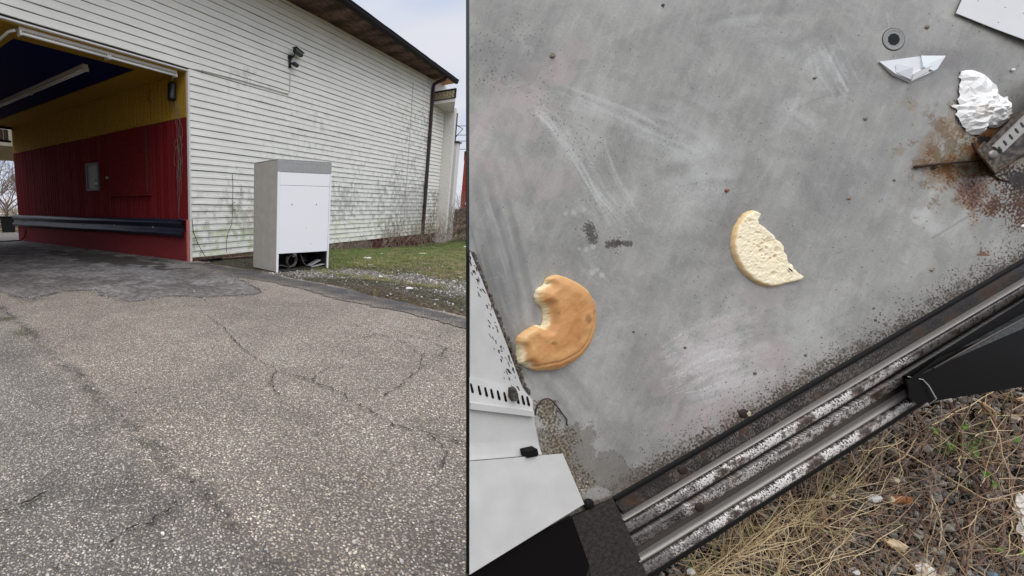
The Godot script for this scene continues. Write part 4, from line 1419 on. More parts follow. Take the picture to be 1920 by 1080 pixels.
	for k in 9: sc.box(Vector3(-0.20, 0.0 + k * 0.004, -0.12 + k * 0.028), Vector3(0.22, 0.016 + k * 0.004, -0.105 + k * 0.028), 0.003)
	sc.box(Vector3(-0.22, -0.006, -0.14), Vector3(-0.19, 0.03, 0.15), 0.004)
	sc.box(Vector3(0.21, -0.006, -0.14), Vector3(0.24, 0.03, 0.15), 0.004)
	single("drain_grate", sc, M.black, at_shop(0.35, 0.02, 0.24), "black broken drain grate at the shop corner", "grate")
	# lead on the ground at the back of the bay
	var gl := Soup.new()
	gl.tube([Vector3(0.1, 0.5, 0), Vector3(0.06, 0.42, 0.0), Vector3(0.0, 0.3, 0.05), Vector3(-0.02, 0.14, 0.02), Vector3(-0.12, 0.03, -0.05), Vector3(-0.45, 0.02, -0.15), Vector3(-1.2, 0.02, -0.1), Vector3(-2.4, 0.02, 0.3)], 0.018, 0.018, 6)
	single("black_hose", gl, M.rubber, at_shop(-0.10, 0.02, -8.35), "black hose from under the guard rail out across the bay", "hose", "", true)

func lamp_batten(a: Vector3, c: Vector3, label: String, front: bool) -> void:
	var l := thing("fluorescent_batten", label, "light fitting", at_shop(a.x, a.y, a.z), "unlit fluorescent battens in the bay")
	var d := c - a
	var n := d.normalized()
	var s := n.cross(Vector3.UP).normalized()
	var xf := Transform3D(Basis(s, Vector3.UP, -n), Vector3.ZERO)
	var L := d.length()
	var h := Soup.new()
	h.box(Vector3(-0.055, 0.0, -L), Vector3(0.055, 0.055, 0), 0.008, Color.WHITE, xf)
	h.box(Vector3(-0.03, -0.02, -L + 0.03), Vector3(0.03, 0.0, -0.03), 0.004, Color.WHITE, xf)
	part("housing", h, M.lamp_white, l)
	var pieces := 2
	for k in pieces:
		for sd in ([0.045] if front else [0.035, -0.035]):
			var t := Soup.new()
			var z0 := -L * k / pieces - 0.04
			var z1 := -L * (k + 1) / pieces + 0.04
			t.tube([xf * Vector3(sd, -0.042, z0), xf * Vector3(sd, -0.042, z1)], 0.019, 0.019, 10)
			part("tube", t, M.tube, l, true)
		for z in [-L * k / pieces - 0.02, -L * (k + 1) / pieces + 0.02]:
			var e := Soup.new()
			e.box(Vector3(-0.05, -0.07, z - 0.018), Vector3(0.07, 0.0, z + 0.018), 0.005, Color.WHITE, xf)
			part("lamp_holder", e, M.lamp_white, l)

# the discarded upright freezer in front of the wall, back towards the viewer
func freezer_cabinet() -> void:
	var f := thing("white_freezer", "tall white upright freezer standing back-out against the siding", "freezer", TB * Transform3D(Basis(Vector3.UP, -0.30), Vector3(-0.085, -0.02, 2.37)))
	# local: x along its face to the right, z out towards the viewer; body goes back along -z
	var w := 1.17
	var dp := 0.76
	var h := 1.93
	for s in [0, 1]:
		var sd := Soup.new()
		var x := 0.0 if s == 0 else w - 0.03
		sd.box(Vector3(x, 0.03, -dp), Vector3(x + 0.03, h - 0.012, 0.0), 0.008)
		part("side_panel", sd, M.fridge_side, f)
		var ed := Soup.new()
		ed.box(Vector3(x + 0.002, 0.02, 0.0005), Vector3(x + (0.046 if s == 0 else 0.03), h - 0.20, 0.010), 0.003)
		part("front_edge", ed, M.fridge, f)
	var tp := Soup.new()
	tp.box(Vector3(0.0, h - 0.010, -dp), Vector3(w, h + 0.012, 0.004), 0.006)
	part("top_panel", tp, M.galv, f)
	var band := Soup.new()
	band.box(Vector3(0.002, h - 0.20, -0.03), Vector3(w - 0.002, h - 0.011, 0.008), 0.004)
	part("top_band", band, M.galv, f)
	var up := Soup.new()
	up.box(Vector3(0.05, 1.512, -0.02), Vector3(w - 0.032, h - 0.203, 0.006), 0.004)
	part("upper_back_panel", up, M.fridge, f)
	var lo := Soup.new()
	lo.box(Vector3(0.05, 0.345, -0.02), Vector3(w - 0.032, 1.507, 0.006), 0.004)
	part("lower_back_panel", lo, M.fridge, f)
	for x in [0.31, 0.845]:
		var hole := Soup.new()
		hole.lathe([Vector2(0.0, 0.003), Vector2(0.007, 0.002), Vector2(0.010, 0.003), Vector2(0.012, 0.0)], Transform3D(Basis(Vector3.RIGHT, PI / 2), Vector3(x, 1.19, 0.0055)), 12)
		part("screw_hole", hole, M.black, f)
	for p: Vector3 in [Vector3(0.63, 0.78, 0), Vector3(0.74, 0.50, 0)]:
		var chip := Soup.new()
		chip.lathe([Vector2(0, 0.0016), Vector2(0.006, 0.0012), Vector2(0.008, 0.0)], Transform3D(Basis(Vector3.RIGHT, PI / 2), p + Vector3(0, 0, 0.0055)), 7)
		part("paint_chip", chip, M.plank, f)
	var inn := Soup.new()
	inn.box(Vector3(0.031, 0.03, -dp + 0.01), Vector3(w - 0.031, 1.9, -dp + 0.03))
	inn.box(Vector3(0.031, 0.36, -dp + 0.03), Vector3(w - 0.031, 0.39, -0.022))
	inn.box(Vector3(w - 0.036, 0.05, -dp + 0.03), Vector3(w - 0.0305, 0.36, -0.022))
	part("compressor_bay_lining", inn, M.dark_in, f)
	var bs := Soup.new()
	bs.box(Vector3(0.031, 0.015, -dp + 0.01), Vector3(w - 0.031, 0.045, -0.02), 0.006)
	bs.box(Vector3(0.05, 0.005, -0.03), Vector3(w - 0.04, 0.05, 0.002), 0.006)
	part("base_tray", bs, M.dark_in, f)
	var cp := Soup.new()
	cp.lathe([Vector2(0, 0.23), Vector2(0.07, 0.225), Vector2(0.115, 0.19), Vector2(0.12, 0.12), Vector2(0.13, 0.11), Vector2(0.13, 0.10), Vector2(0.12, 0.09), Vector2(0.11, 0.03), Vector2(0.07, 0.0)], Transform3D(Basis(), Vector3(0.80, 0.06, -0.34)), 16)
	part("compressor", cp, M.black, f, true)
	var co := Soup.new()
	var pts := []
	for i in 49:
		var a := TAU * i / 14.0
		pts.append(Vector3(0.43 + cos(a) * 0.105, 0.19 + sin(a) * 0.105, -0.10 - i * 0.0018))
	co.tube(pts, 0.008, 0.008, 6)
	co.tube([Vector3(0.40, 0.07, -0.12), Vector3(0.22, 0.12, -0.15), Vector3(0.08, 0.10, -0.2)], 0.009, 0.009, 5)
	co.tube([Vector3(0.60, 0.35, -0.12), Vector3(0.62, 0.25, -0.09), Vector3(0.66, 0.14, -0.07), Vector3(0.76, 0.055, -0.05)], 0.008, 0.008, 6)
	co.tube([Vector3(0.55, 0.35, -0.2), Vector3(0.56, 0.2, -0.2), Vector3(0.5, 0.07, -0.16)], 0.01, 0.01, 6)
	co.tube([Vector3(0.32, 0.05, -0.1), Vector3(0.52, 0.15, -0.13), Vector3(0.58, 0.34, -0.16)], 0.008, 0.008, 6)
	part("coiled_pipe", co, mat(Color(0.45, 0.43, 0.41), 0.4, 0.6), f, true)
	var pan := Soup.new()
	pan.box(Vector3(-0.13, -0.008, -0.06), Vector3(0.13, 0.008, 0.06), 0.003, Color.WHITE, Transform3D(Basis(Vector3(0, 0, 1), 0.38), Vector3(0.93, 0.13, -0.12)))
	pan.box(Vector3(-0.13, -0.006, -0.05), Vector3(0.16, 0.006, 0.05), 0.003, Color.WHITE, Transform3D(Basis(Vector3(0, 0, 1), 0.12), Vector3(0.96, 0.08, -0.08)))
	part("loose_plate", pan, M.galv, f)
	var lb := Soup.new()
	lb.box(Vector3(0.45, 0.26, -0.13), Vector3(0.53, 0.345, -0.125), 0.001)
	part("paper_label", lb, M.trim_white, f)
	var rail := Soup.new()
	for k in 9: rail.box(Vector3(0.09 + k * 0.045, 0.05, -0.30), Vector3(0.10 + k * 0.045, 0.33, -0.18), 0.002)
	part("condenser_fin", rail, M.black, f)

# ---------------------------------------------------------------- grass, gravel and weeds right of the lane

func clump_mesh(blades: int, hgt: float, wid: float, seed_: int, lean := 0.5) -> ArrayMesh:
	var r := RandomNumberGenerator.new()
	r.seed = seed_
	var m := Soup.new()
	for i in blades:
		var a := r.randf() * TAU
		var p := Vector3(cos(a), 0, sin(a)) * r.randf() * hgt * 0.6
		var d := Vector3(cos(a + r.randfn() * 0.7), 0, sin(a + r.randfn() * 0.7)) * lean * r.randf()
		var s := Vector3(-sin(a), 0, cos(a)) * wid
		var h := hgt * r.randf_range(0.5, 1.0)
		var q := p + d * h * 0.35 + Vector3(0, h * 0.6, 0)
		var t := p + d * h * 1.1 + Vector3(0, h * 0.92, 0)
		var g := r.randf_range(0.75, 1.2)
		var c := Color(g, g, g)
		m.quad(p - s, p + s, q + s * 0.7, q - s * 0.7, c)
		m.tri(q - s * 0.7, q + s * 0.7, t, c)
	return commit(m, M.blade, false, Vector3.ZERO)

func stone_mesh(seed_: int, flat := 0.7) -> ArrayMesh:
	var r := RandomNumberGenerator.new()
	r.seed = seed_
	var s := SphereMesh.new()
	s.radius = 0.5
	s.height = 1.0
	s.radial_segments = 8
	s.rings = 4
	var arr := s.get_mesh_arrays()
	var v: PackedVector3Array = arr[Mesh.ARRAY_VERTEX]
	var dirs := []
	for k in 9: dirs.append([Vector3(r.randfn(), r.randfn(), r.randfn()).normalized(), r.randf_range(0.30, 0.44)])
	var m := Soup.new()
	for i in v.size():
		var p := v[i]
		for d in dirs:
			var over: float = p.dot(d[0]) - d[1]
			if over > 0.0: p -= d[0] * over
		v[i] = Vector3(p.x, p.y * flat, p.z * r.randf_range(0.999, 1.0))
	var ix: PackedInt32Array = arr[Mesh.ARRAY_INDEX]
	for i in range(0, ix.size(), 3): m.tri(v[ix[i]], v[ix[i + 1]], v[ix[i + 2]])
	return commit(m, M.stone, false, Vector3.ZERO)

func lawn() -> void:
	M.blade = tinted(0.75)
	M.blade.backlight_enabled = true
	M.blade.backlight = Color(0.25, 0.25, 0.2)
	M.stone = tinted(0.9)
	M.stone.albedo_texture = T.grain
	M.stone.uv1_triplanar = true
	M.stone.uv1_scale = Vector3.ONE * 1.3
	M.stone.albedo_texture = T.worn
	var n1 := noise(101, 0.7, 4)
	var n2 := noise(102, 3.0, 3)
	var inv := TB.affine_inverse()
	var mound := func(x: float, z: float) -> float:
		var a := 0.10 * exp(-pow((x - 1.95) / 0.30, 2.0) - pow((z + 5.85) / 0.42, 2.0))
		return a + 0.05 * exp(-pow((x - 2.2) / 0.22, 2.0) - pow((z + 5.25) / 0.3, 2.0))
	var hgt := func(x: float, z: float) -> float:
		return lawn_height(x, z) - 0.008 + 0.02 * n1.get_noise_2d(x, z) + 0.015 * n2.get_noise_2d(x, z) + mound.call(x, z)
	# how stony is it here (a band from the freezer's foot to the right)
	var stony := func(x: float, z: float) -> float:
		var p := Vector2(x, z)
		var band := line_gap([Vector2(0.75, -7.75), Vector2(1.35, -7.7), Vector2(2.0, -7.9), Vector2(2.7, -7.2), Vector2(3.2, -6.3), Vector2(3.4, -5.0)], p)
		return smoothstep(0.62, 0.1, band + 0.5 * n1.get_noise_2d(x * 1.3, z * 1.3))
	var gm := grid_mesh(-1.2, 16.0, -24.0, -1.0, 0.09, func(x, z):
		if not on_lawn(x + 0.22, z): return null
		var l: Vector3 = inv * Vector3(x, 0, z)
		if l.z < -0.2 and l.x < 14.0: return null
		if x > 6.0 and z > -6: return null
		var s: float = stony.call(x, z)
		var b := n2.get_noise_2d(x, z)
		var a := n1.get_noise_2d(x + 11, z)
		var c := Color(0.19, 0.165, 0.11).lerp(Color(0.115, 0.125, 0.05), clampf(0.5 + a * 1.2, 0, 1))
		c = c.lerp(Color(0.42, 0.40, 0.375), s * 0.85)
		var dm := clampf(mound.call(x, z) * 14.0, 0.0, 1.0)
		c = c.lerp(Color(0.165, 0.135, 0.115), dm * 0.9)
		var edge := smoothstep(0.5, 0.0, line_gap(Array(seal_top), Vector2(x, z)))
		c = c.lerp(Color(0.21, 0.165, 0.10), edge * 0.7)
		c = c * (1.0 + 0.4 * b)
		return [hgt.call(x, z) if on_lawn(x - 0.02, z) else -0.035, c])
	var go := mesh_node("yard_soil", gm, self)
	go.material_override = M.soil
	tag(go, "bare soil and gravel yard falling away along the white wall", "soil", "", "structure")
	# grass
	var r := RandomNumberGenerator.new()
	r.seed = 31
	var tufts := [clump_mesh(9, 0.06, 0.0022, 1, 0.9), clump_mesh(11, 0.085, 0.0024, 2, 1.1), clump_mesh(7, 0.045, 0.0026, 3, 1.4)]
	var tx := [[], [], []]
	var tc := [[], [], []]
	var tries := 0
	while tries < 120000:
		tries += 1
		var l := Vector3(r.randf_range(0.3, 17.0), 0, r.randf_range(0.05, 7.4))
		var p: Vector3 = TB * l
		if not on_lawn(p.x - 0.02, p.z): continue
		if p.x > (-p.z) * 0.60 + 0.4: continue
		if l.x < 1.3 and l.z < 2.35: continue
		var s: float = stony.call(p.x, p.z)
		var lush := clampf(0.78 + 0.9 * n1.get_noise_2d(p.x + 3, p.z) - 0.75 * s - 0.10 * maxf(l.z - 2.6, 0.0), 0.03, 1.0)
		if l.z < 0.75: lush *= 0.45
		if mound.call(p.x, p.z) > 0.03: lush *= 0.15
		if r.randf() > lush: continue
		var k := r.randi() % 3
		var dry := clampf(0.25 + 0.16 * maxf(l.z - 1.6, 0.0) + 0.7 * n2.get_noise_2d(p.x * 0.6, p.z * 0.6) + r.randfn() * 0.2, 0.0, 1.0)
		var c := Color(0.105, 0.18, 0.035).lerp(Color(0.36, 0.30, 0.14), dry)
		var edge := line_gap(Array(seal_top), Vector2(p.x, p.z))
		if edge < 0.45 and r.randf() < 0.5: c = Color(0.22, 0.15, 0.035).lerp(Color(0.12, 0.12, 0.03), r.randf())
		var sc := r.randf_range(0.7, 1.35) * (1.0 if l.z < 3.2 else 0.62)
		var xf := Transform3D(Basis(Vector3.UP, r.randf() * TAU).scaled(Vector3(sc, sc * r.randf_range(0.6, 1.0), sc)), Vector3(p.x, hgt.call(p.x, p.z) - 0.004, p.z))
		tx[k].append(xf)
		tc[k].append(c * r.randf_range(0.8, 1.25))
	for k in 3: stuff("grass", tufts[k], tx[k], tc[k], "short patchy green and straw grass beside the white wall", "grass")
	# gravel in the stony band and along the edge
	var st := [stone_mesh(1), stone_mesh(2), stone_mesh(3, 0.5)]
	var sx := [[], [], []]
	var sc2 := [[], [], []]
	tries = 0
	while tries < 42000:
		tries += 1
		var l := Vector3(r.randf_range(-1.5, 9.0), 0, r.randf_range(0.8, 7.4))
		var p: Vector3 = TB * l
		if not on_lawn(p.x - 0.01, p.z) or p.x > (-p.z) * 0.58 + 0.3: continue
		if l.x < 1.25 and l.z < 2.3: continue
		var s: float = stony.call(p.x, p.z)
		var keep := s * 0.85 + 0.09
		if r.randf() > keep: continue
		var sz := 0.012 + 0.020 * pow(r.randf(), 3.0)
		if r.randf() < 0.012: sz *= 2.3
		var tone := r.randf_range(0.28, 0.66)
		if r.randf() < 0.25: tone = r.randf_range(0.10, 0.25)
		var k := r.randi() % 3
		sx[k].append(Transform3D(Basis.from_euler(Vector3(r.randf(), r.randf() * TAU, r.randf())).scaled(Vector3.ONE * sz), Vector3(p.x, hgt.call(p.x, p.z) + sz * 0.15, p.z)))
		sc2[k].append(Color(tone, tone * 0.96, tone * 0.90))
	for k in 3: stuff("gravel", st[k], sx[k], sc2[k], "pale loose gravel spilled between freezer foot and lane edge", "gravel")
	# crumbs of broken asphalt where one surface ends on another
	var ex := [[], [], []]
	var ec := [[], [], []]
	for el in edge_lines:
		var line: PackedVector2Array = resample(el[0], 400)
		for i in (2300 if el[1] > 0.05 else 800):
			var p: Vector2 = line[r.randi() % 400].lerp(line[r.randi() % 400], 0.0) + Vector2(r.randfn(), r.randfn()) * el[1] * r.randf()
			var sz := r.randf_range(0.004, 0.011)
			if r.randf() < 0.05: sz = r.randf_range(0.012, 0.022)
			var tone := r.randf_range(0.05, 0.22) if r.randf() < 0.7 else r.randf_range(0.25, 0.5)
			ex[i % 3].append(Transform3D(Basis.from_euler(Vector3(r.randf(), r.randf() * TAU, r.randf())).scaled(Vector3.ONE * sz), Vector3(p.x, 0.012, p.y)))
			ec[i % 3].append(Color(tone, tone * 0.96, tone * 0.92))
	for k in 3: stuff("rubble", st[k], ex[k], ec[k], "crumbs of broken asphalt along the patch and strip edges", "rubble")
	# loose grit on the lane near the viewer
	var gx := [[], [], []]
	var gc := [[], [], []]
	for i in 2600:
		var d := 1.1 + 7.0 * pow(r.randf(), 1.6)
		var x := r.randf_range(-0.56, 0.54) * d
		if on_lawn(x + 0.1, -d): continue
		var sz := r.randf_range(0.004, 0.009)
		if r.randf() < 0.02: sz = 0.017
		var tone := r.randf_range(0.25, 0.75) if r.randf() < 0.6 else r.randf_range(0.06, 0.2)
		var k := i % 3
		gx[k].append(Transform3D(Basis.from_euler(Vector3(r.randf(), r.randf() * TAU, r.randf())).scaled(Vector3.ONE * sz), Vector3(x, 0.012, -d)))
		gc[k].append(Color(tone, tone * 0.95, tone * 0.87))
	for k in 3: stuff("grit", st[k], gx[k], gc[k], "loose grit scattered over the tan lane", "grit")
	# litter on the grass: pale chips and papers
	var litter := [[1.75, 3.3, 0.07], [2.05, 3.05, 0.05], [3.4, 2.3, 0.10], [4.3, 1.9, 0.11], [5.2, 1.75, 0.08], [8.6, 0.95, 0.10], [0.5, 3.4, 0.06], [0.75, 3.9, 0.05], [-0.15, 4.75, 0.06], [-0.02, 4.6, 0.04], [6.6, 2.3, 0.12], [11.9, 1.85, 0.12]]
	var where := ["by the freezer's right foot", "right of the freezer's foot", "on the grass below the grey blocks", "on the grass under the red bricks", "in the middle of the grass", "by the vines at the wall foot", "on the gravel in front of the freezer", "on the moss before the freezer", "at the foot of the dirt mound, larger", "at the foot of the dirt mound, smaller", "on the far grass, long and thin", "at the far right edge of the grass"]
	for i in litter.size():
		var q = litter[i]
		var p: Vector3 = TB * Vector3(q[0], 0, q[1])
		var m := Soup.new()
		var ring := []
		var top := []
		for k in 7:
			var a := TAU * k / 7.0
			var rr: float = q[2] * r.randf_range(0.55, 1.0)
			ring.append(Vector3(cos(a) * rr * 1.3, sin(a) * rr * 0.8, 0.0))
			top.append(Vector3(cos(a) * rr * 1.2, sin(a) * rr * 0.7, q[2] * r.randf_range(0.10, 0.4)))
		m.prism(ring, top)
		single("pale_scrap", m, M.trim_white if i % 3 else M.block, Transform3D(Basis(Vector3.UP, r.randf() * TAU) * Basis(Vector3.RIGHT, -PI / 2), Vector3(p.x, hgt.call(p.x, p.z) + 0.01, p.z)), "pale scrap lying " + where[i], "scrap", "pale scraps on the yard")
	for s in [[6.1, 2.0, 0.5, 0.2], [9.5, 2.2, 0.4, -0.4]]:
		var p: Vector3 = TB * Vector3(s[0], 0, s[1])
		var m := Soup.new()
		m.tube([Vector3(-s[2], 0.03, 0), Vector3(-0.1, 0.05, 0.04), Vector3(0.2, 0.035, -0.02), Vector3(s[2], 0.05, 0.05)], 0.016, 0.007, 5)
		m.tube([Vector3(0.1, 0.04, 0), Vector3(0.3, 0.09, 0.15)], 0.009, 0.004, 4)
		single("fallen_branch", m, mat(Color(0.62, 0.57, 0.48), 0.9, 0, T.dirt, 4.0), Transform3D(Basis(Vector3.UP, s[3]), Vector3(p.x, hgt.call(p.x, p.z) + 0.02, p.z)), "pale dead branch on the grass, %s" % ("nearer the freezer" if s[0] < 8 else "towards the wing wall"), "branch", "dead branches on the grass")
	# dead stems and creepers along the foot of the wall
	var spots := [[2.6, 0.35, 0.45], [3.2, 0.3, 0.5], [3.9, 0.35, 0.55], [4.7, 0.3, 0.4], [5.6, 0.3, 0.5], [6.6, 0.3, 0.6], [7.5, 0.35, 0.75], [8.4, 0.35, 0.85], [9.2, 0.35, 0.95], [10.0, 0.4, 1.1], [10.8, 0.4, 1.25], [11.5, 0.4, 1.4], [12.6, 0.45, 1.6], [13.2, 0.5, 1.7], [13.7, 0.55, 1.6]]
	for i in spots.size():
		var q = spots[i]
		var l := Vector3(q[0], 0, q[1])
		var p: Vector3 = TB * l
		var b := thing("dead_weed", "dry bare weed stems at the wall foot " + ["hard against the freezer's right side", "a step right of the freezer", "by the first grey blocks", "below the grey blocks' middle", "before the grey blocks, a short one", "before the last grey blocks", "where grey blocks meet red bricks, left", "where grey blocks meet red bricks, right", "at the red bricks' left end", "before the middle of the red bricks", "left of the downspout, shorter", "left of the downspout, taller", "right of the downspout", "between downspout and wing wall", "at the wing wall's foot"][i], "weed", Transform3D(Basis(), Vector3(p.x, hgt.call(p.x, p.z), p.z)), "dry weeds along the wall foot")
		var m := Soup.new()
		for k in 7 + int(i * 0.7):
			var a := r.randf() * TAU
			twig(m, Vector3(cos(a), 0, sin(a)) * r.randf() * 0.3, Vector3(r.randfn() * 0.6, 1.0, r.randfn() * 0.5).normalized(), q[2] * r.randf_range(0.3, 0.8), 0.0055, 1 if i < 8 else 2, r, Color(0.25, 0.19, 0.14) * r.randf_range(0.6, 1.6))
		part("stem", m, tinted(0.9), b)
	# two creepers climbing the boards
	for q in [[3.0, 0.9, 7], [9.6, 1.25, 15], [13.55, 2.3, 16]]:
		var m := Soup.new()
		for k in q[2]:
			var p := Vector3(r.randfn() * 0.35, 0.05, 0.03)
			var pts := [p]
			var d := Vector3(r.randfn() * 0.5, 1.0, 0).normalized()
			for j in 9:
				d = (d + Vector3(r.randfn() * 0.45, 0.12, 0)).normalized()
				p += d * q[1] * r.randf_range(0.06, 0.16)
				p.z = 0.032 + r.randf() * 0.012
				pts.append(p)
				if r.randf() < 0.4:
					m.tube([p, p + Vector3(r.randfn() * 0.12, r.randf() * 0.1, 0.004), p + Vector3(r.randfn() * 0.2, r.randf() * 0.16, 0.008)], 0.0035, 0.002, 3, Color(0.24, 0.19, 0.15))
				if r.randf() < 0.5:
					m.tri(p, p + Vector3(r.randfn(), r.randfn(), 0.4) * 0.03, p + Vector3(r.randfn(), r.randfn(), 0.4) * 0.03, Color(0.12, 0.10, 0.07))
			m.tube(pts, 0.0045, 0.002, 4, Color(0.23, 0.18, 0.145) * r.randf_range(0.8, 1.3))
		single("dead_vine", m, tinted(0.9), at_shop(q[0], -0.1 if q[0] < 5 else -0.3, 0.0), "leafless vine clinging to the siding %s" % {7: "just right of the freezer", 15: "left of the downspout", 16: "at the white wing wall"}[q[2]], "vine", "leafless vines on the siding")

func twig(m: Soup, p: Vector3, d: Vector3, length: float, rad: float, depth: int, r: RandomNumberGenerator, col: Color) -> void:
	var pts := [p]
	var q := p
	var e := d
	for i in 4:
		e = (e + Vector3(r.randfn(), r.randfn() * 0.6, r.randfn()) * 0.16).normalized()
		q += e * length / 4.0
		pts.append(q)
		if depth > 0 and i > 0:
			for k in 1 + int(r.randf() < 0.5):
				twig(m, q, (e + Vector3(r.randfn(), r.randfn() * 0.5 + 0.2, r.randfn()) * 0.65).normalized(), length * r.randf_range(0.35, 0.6), rad * 0.6, depth - 1, r, col)
	m.tube(pts, rad, rad * 0.55, 4 if depth > 1 else 3, col)

# ---------------------------------------------------------------- what stands beyond

func background() -> void:
	var r := RandomNumberGenerator.new()
	r.seed = 12
	# bare bushes past the wing wall
	for q in [[14.55, 0.60, 1.7], [15.2, 0.62, 2.1], [15.9, 0.45, 2.4]]:
		var p: Vector3 = TB * Vector3(q[0], 0, q[1])
		var b := thing("bare_bush", "leafless bush past the wing wall, %s" % {1.7: "lowest, right at the wing wall's foot", 2.1: "behind the curled sheet", 2.4: "tallest, nearest the board fence"}[q[2]], "bush", Transform3D(Basis(), Vector3(p.x, -0.36, p.z)), "leafless bushes past the wing wall")
		var m := Soup.new()
		for k in 9: twig(m, Vector3(r.randfn() * 0.10, 0, r.randfn() * 0.10), Vector3(r.randfn() * 0.25, 1.0, r.randfn() * 0.25).normalized(), q[2] * r.randf_range(0.35, 0.8), 0.012, 2, r, Color(0.17, 0.125, 0.10) * r.randf_range(0.7, 1.5))
		part("branch", m, tinted(0.9), b)
	# curled sheet with a white edge, lying against the bushes
	var cs := thing("curled_sheet", "dark curled sheet with a white rim beside the wing wall", "sheet", TB * Transform3D(Basis(Vector3.UP, 0.1), Vector3(14.6, -0.3, 1.0)))
	var m := Soup.new()
	var rim := Soup.new()
	var prev := []
	for i in 15:
		var t := i / 14.0
		var p := Vector3(0.15 + 1.5 * t * t, 0.9 * pow(1.0 - t, 1.7) + 0.12, 0.45 + 0.9 * t)
		var ring := [p, p + Vector3(1.2, -0.25, -0.5), p + Vector3(1.2, -0.28, -0.5), p - Vector3(0, 0.03, 0)]
		if i > 0:
			for j in 4: m.quad(prev[j], ring[j], ring[(j + 1) % 4], prev[(j + 1) % 4])
		prev = ring
	var arc := []
	for i in 15:
		var t := i / 14.0
		arc.append(Vector3(0.13 + 1.5 * t * t, 0.9 * pow(1.0 - t, 1.7) + 0.11, 0.46 + 0.9 * t))
	rim.tube(arc, 0.035, 0.03, 6)
	part("sheet", m, mat(Color(0.12, 0.09, 0.08), 0.8, 0, T.dirt, 2.0), cs)
	part("rim", rim, M.trim_white, cs, true)
	# dark board fence
	var fe := thing("board_fence", "dark weathered board fence behind the bushes", "fence", TB * Transform3D(Basis(Vector3.UP, -1.27), Vector3(22.3, -0.7, -2.2)))
	for k in 34:
		var b := Soup.new()
		b.box(Vector3(k * 0.2, 0, 0), Vector3(k * 0.2 + 0.185, 1.75 + r.randf_range(-0.04, 0.04), 0.025), 0.004)
		part("board", b, mat(Color(0.16, 0.14, 0.135), 0.9, 0, T.dirt, 1.0) if k == 0 else fe.get_child(0).get_active_material(0), fe)
	var fr := Soup.new()
	fr.box(Vector3(0, 0.4, -0.05), Vector3(6.8, 0.49, -0.002), 0.004)
	fr.box(Vector3(0, 1.3, -0.05), Vector3(6.8, 1.39, -0.002), 0.004)
	part("rail", fr, M.plank, fe)
	# red brick building far off
	var bb := thing("red_brick_building", "red brick building in the far right background", "building", TB * Transform3D(Basis(Vector3.UP, -1.27), Vector3(32.0, -0.7, -4.75)))
	var w := Soup.new()
	w.box(Vector3(0, 0, -6), Vector3(9, 6.0, 0))
	part("wall", w, mat(Color(0.60, 0.235, 0.17), 0.9, 0, T.blotch, 0.6), bb)
	var rf := Soup.new()
	rf.box(Vector3(-0.05, 6.0, -6.2), Vector3(9.2, 6.15, 0.1), 0.02)
	part("roof", rf, M.plank, bb)
	var bc := Soup.new()
	for row in 26:
		for k in 14:
			var o := 0.14 if row % 2 else 0.0
			bc.box(Vector3(0.45 + k * 0.28 + o, 0.3 + row * 0.2, 0.0), Vector3(0.45 + k * 0.28 + o + 0.265, 0.3 + row * 0.2 + 0.185, 0.02 + r.randf() * 0.012), 0.004)
	tag(part("brick", bc, mat(Color(0.36, 0.17, 0.12), 0.9, 0, T.dirt, 0.8), bb), "", "", "", "stuff")
	for k in 2:
		var wd := Soup.new()
		wd.box(Vector3(0.3, 2.1 + k * 1.3, 0.0), Vector3(1.2, 2.25 + k * 1.3, 0.12), 0.01)
		part("pipe", wd, M.trim_white, bb)

	# ---- seen through the bay on the left
	var fc := Soup.new()
	for q in [[-60, -46, -6, -46, 0.006], ]:
		fc.quad(Vector3(-60, -0.012, -21.5), Vector3(3.0, -0.012, -21.5), Vector3(3.0, -0.012, -15.5), Vector3(-60, -0.012, -15.5), Color(0.40, 0.38, 0.35))
	tag(part("concrete_drive", fc, M.tar, self), "pale concrete drive behind the shop", "drive", "", "structure")
	var ln := Soup.new()
	ln.quad(Vector3(-80, 0.0, -62), Vector3(4, 0.0, -62), Vector3(4, 0.0, -23.5), Vector3(-80, 0.0, -23.5), Color(0.47, 0.41, 0.27))
	tag(part("straw_lawn", ln, M.soil, self), "straw coloured winter lawn behind the shop", "lawn", "", "structure")
	var bn := thing("litter_bin", "black square litter bin standing behind the drive-through", "bin", Transform3D(Basis(Vector3.UP, 0.5), Vector3(-10.75, 0.0, -21.6)))
	var bo := Soup.new()
	bo.prism([Vector3(-0.27, -0.27, 0), Vector3(0.27, -0.27, 0), Vector3(0.27, 0.27, 0), Vector3(-0.27, 0.27, 0)], [Vector3(-0.32, -0.32, 0.66), Vector3(0.32, -0.32, 0.66), Vector3(0.32, 0.32, 0.66), Vector3(-0.32, 0.32, 0.66)])
	var bi := part("body", bo, M.black, bn)
	bi.rotation.x = -PI / 2
	var bl := Soup.new()
	bl.box(Vector3(-0.35, 0.66, -0.35), Vector3(0.35, 0.74, 0.35), 0.02)
	bl.box(Vector3(-0.36, 0.44, -0.04), Vector3(0.36, 0.48, 0.04), 0.01)
	part("lid", bl, M.rubber, bn)
	# neighbouring forecourt roof
	var nc := thing("forecourt_canopy", "pale flat forecourt canopy beyond the drive-through", "canopy", Transform3D(Basis(Vector3.UP, 0.6), Vector3(-16.0, 0, -27.0)))
	var cb := Soup.new()
	cb.box(Vector3(-9, 4.35, -4), Vector3(14, 5.25, 4), 0.04)
	part("fascia", cb, mat(Color(0.60, 0.56, 0.50), 0.7, 0, T.worn, 0.4), nc)
	for x in [-7.0, -3.5]:
		var po := Soup.new()
		po.box(Vector3(x, 0, -0.15), Vector3(x + 0.3, 4.35, 0.15), 0.02)
		part("post", po, M.galv, nc)
	# overhead lines
	var ol := Soup.new()
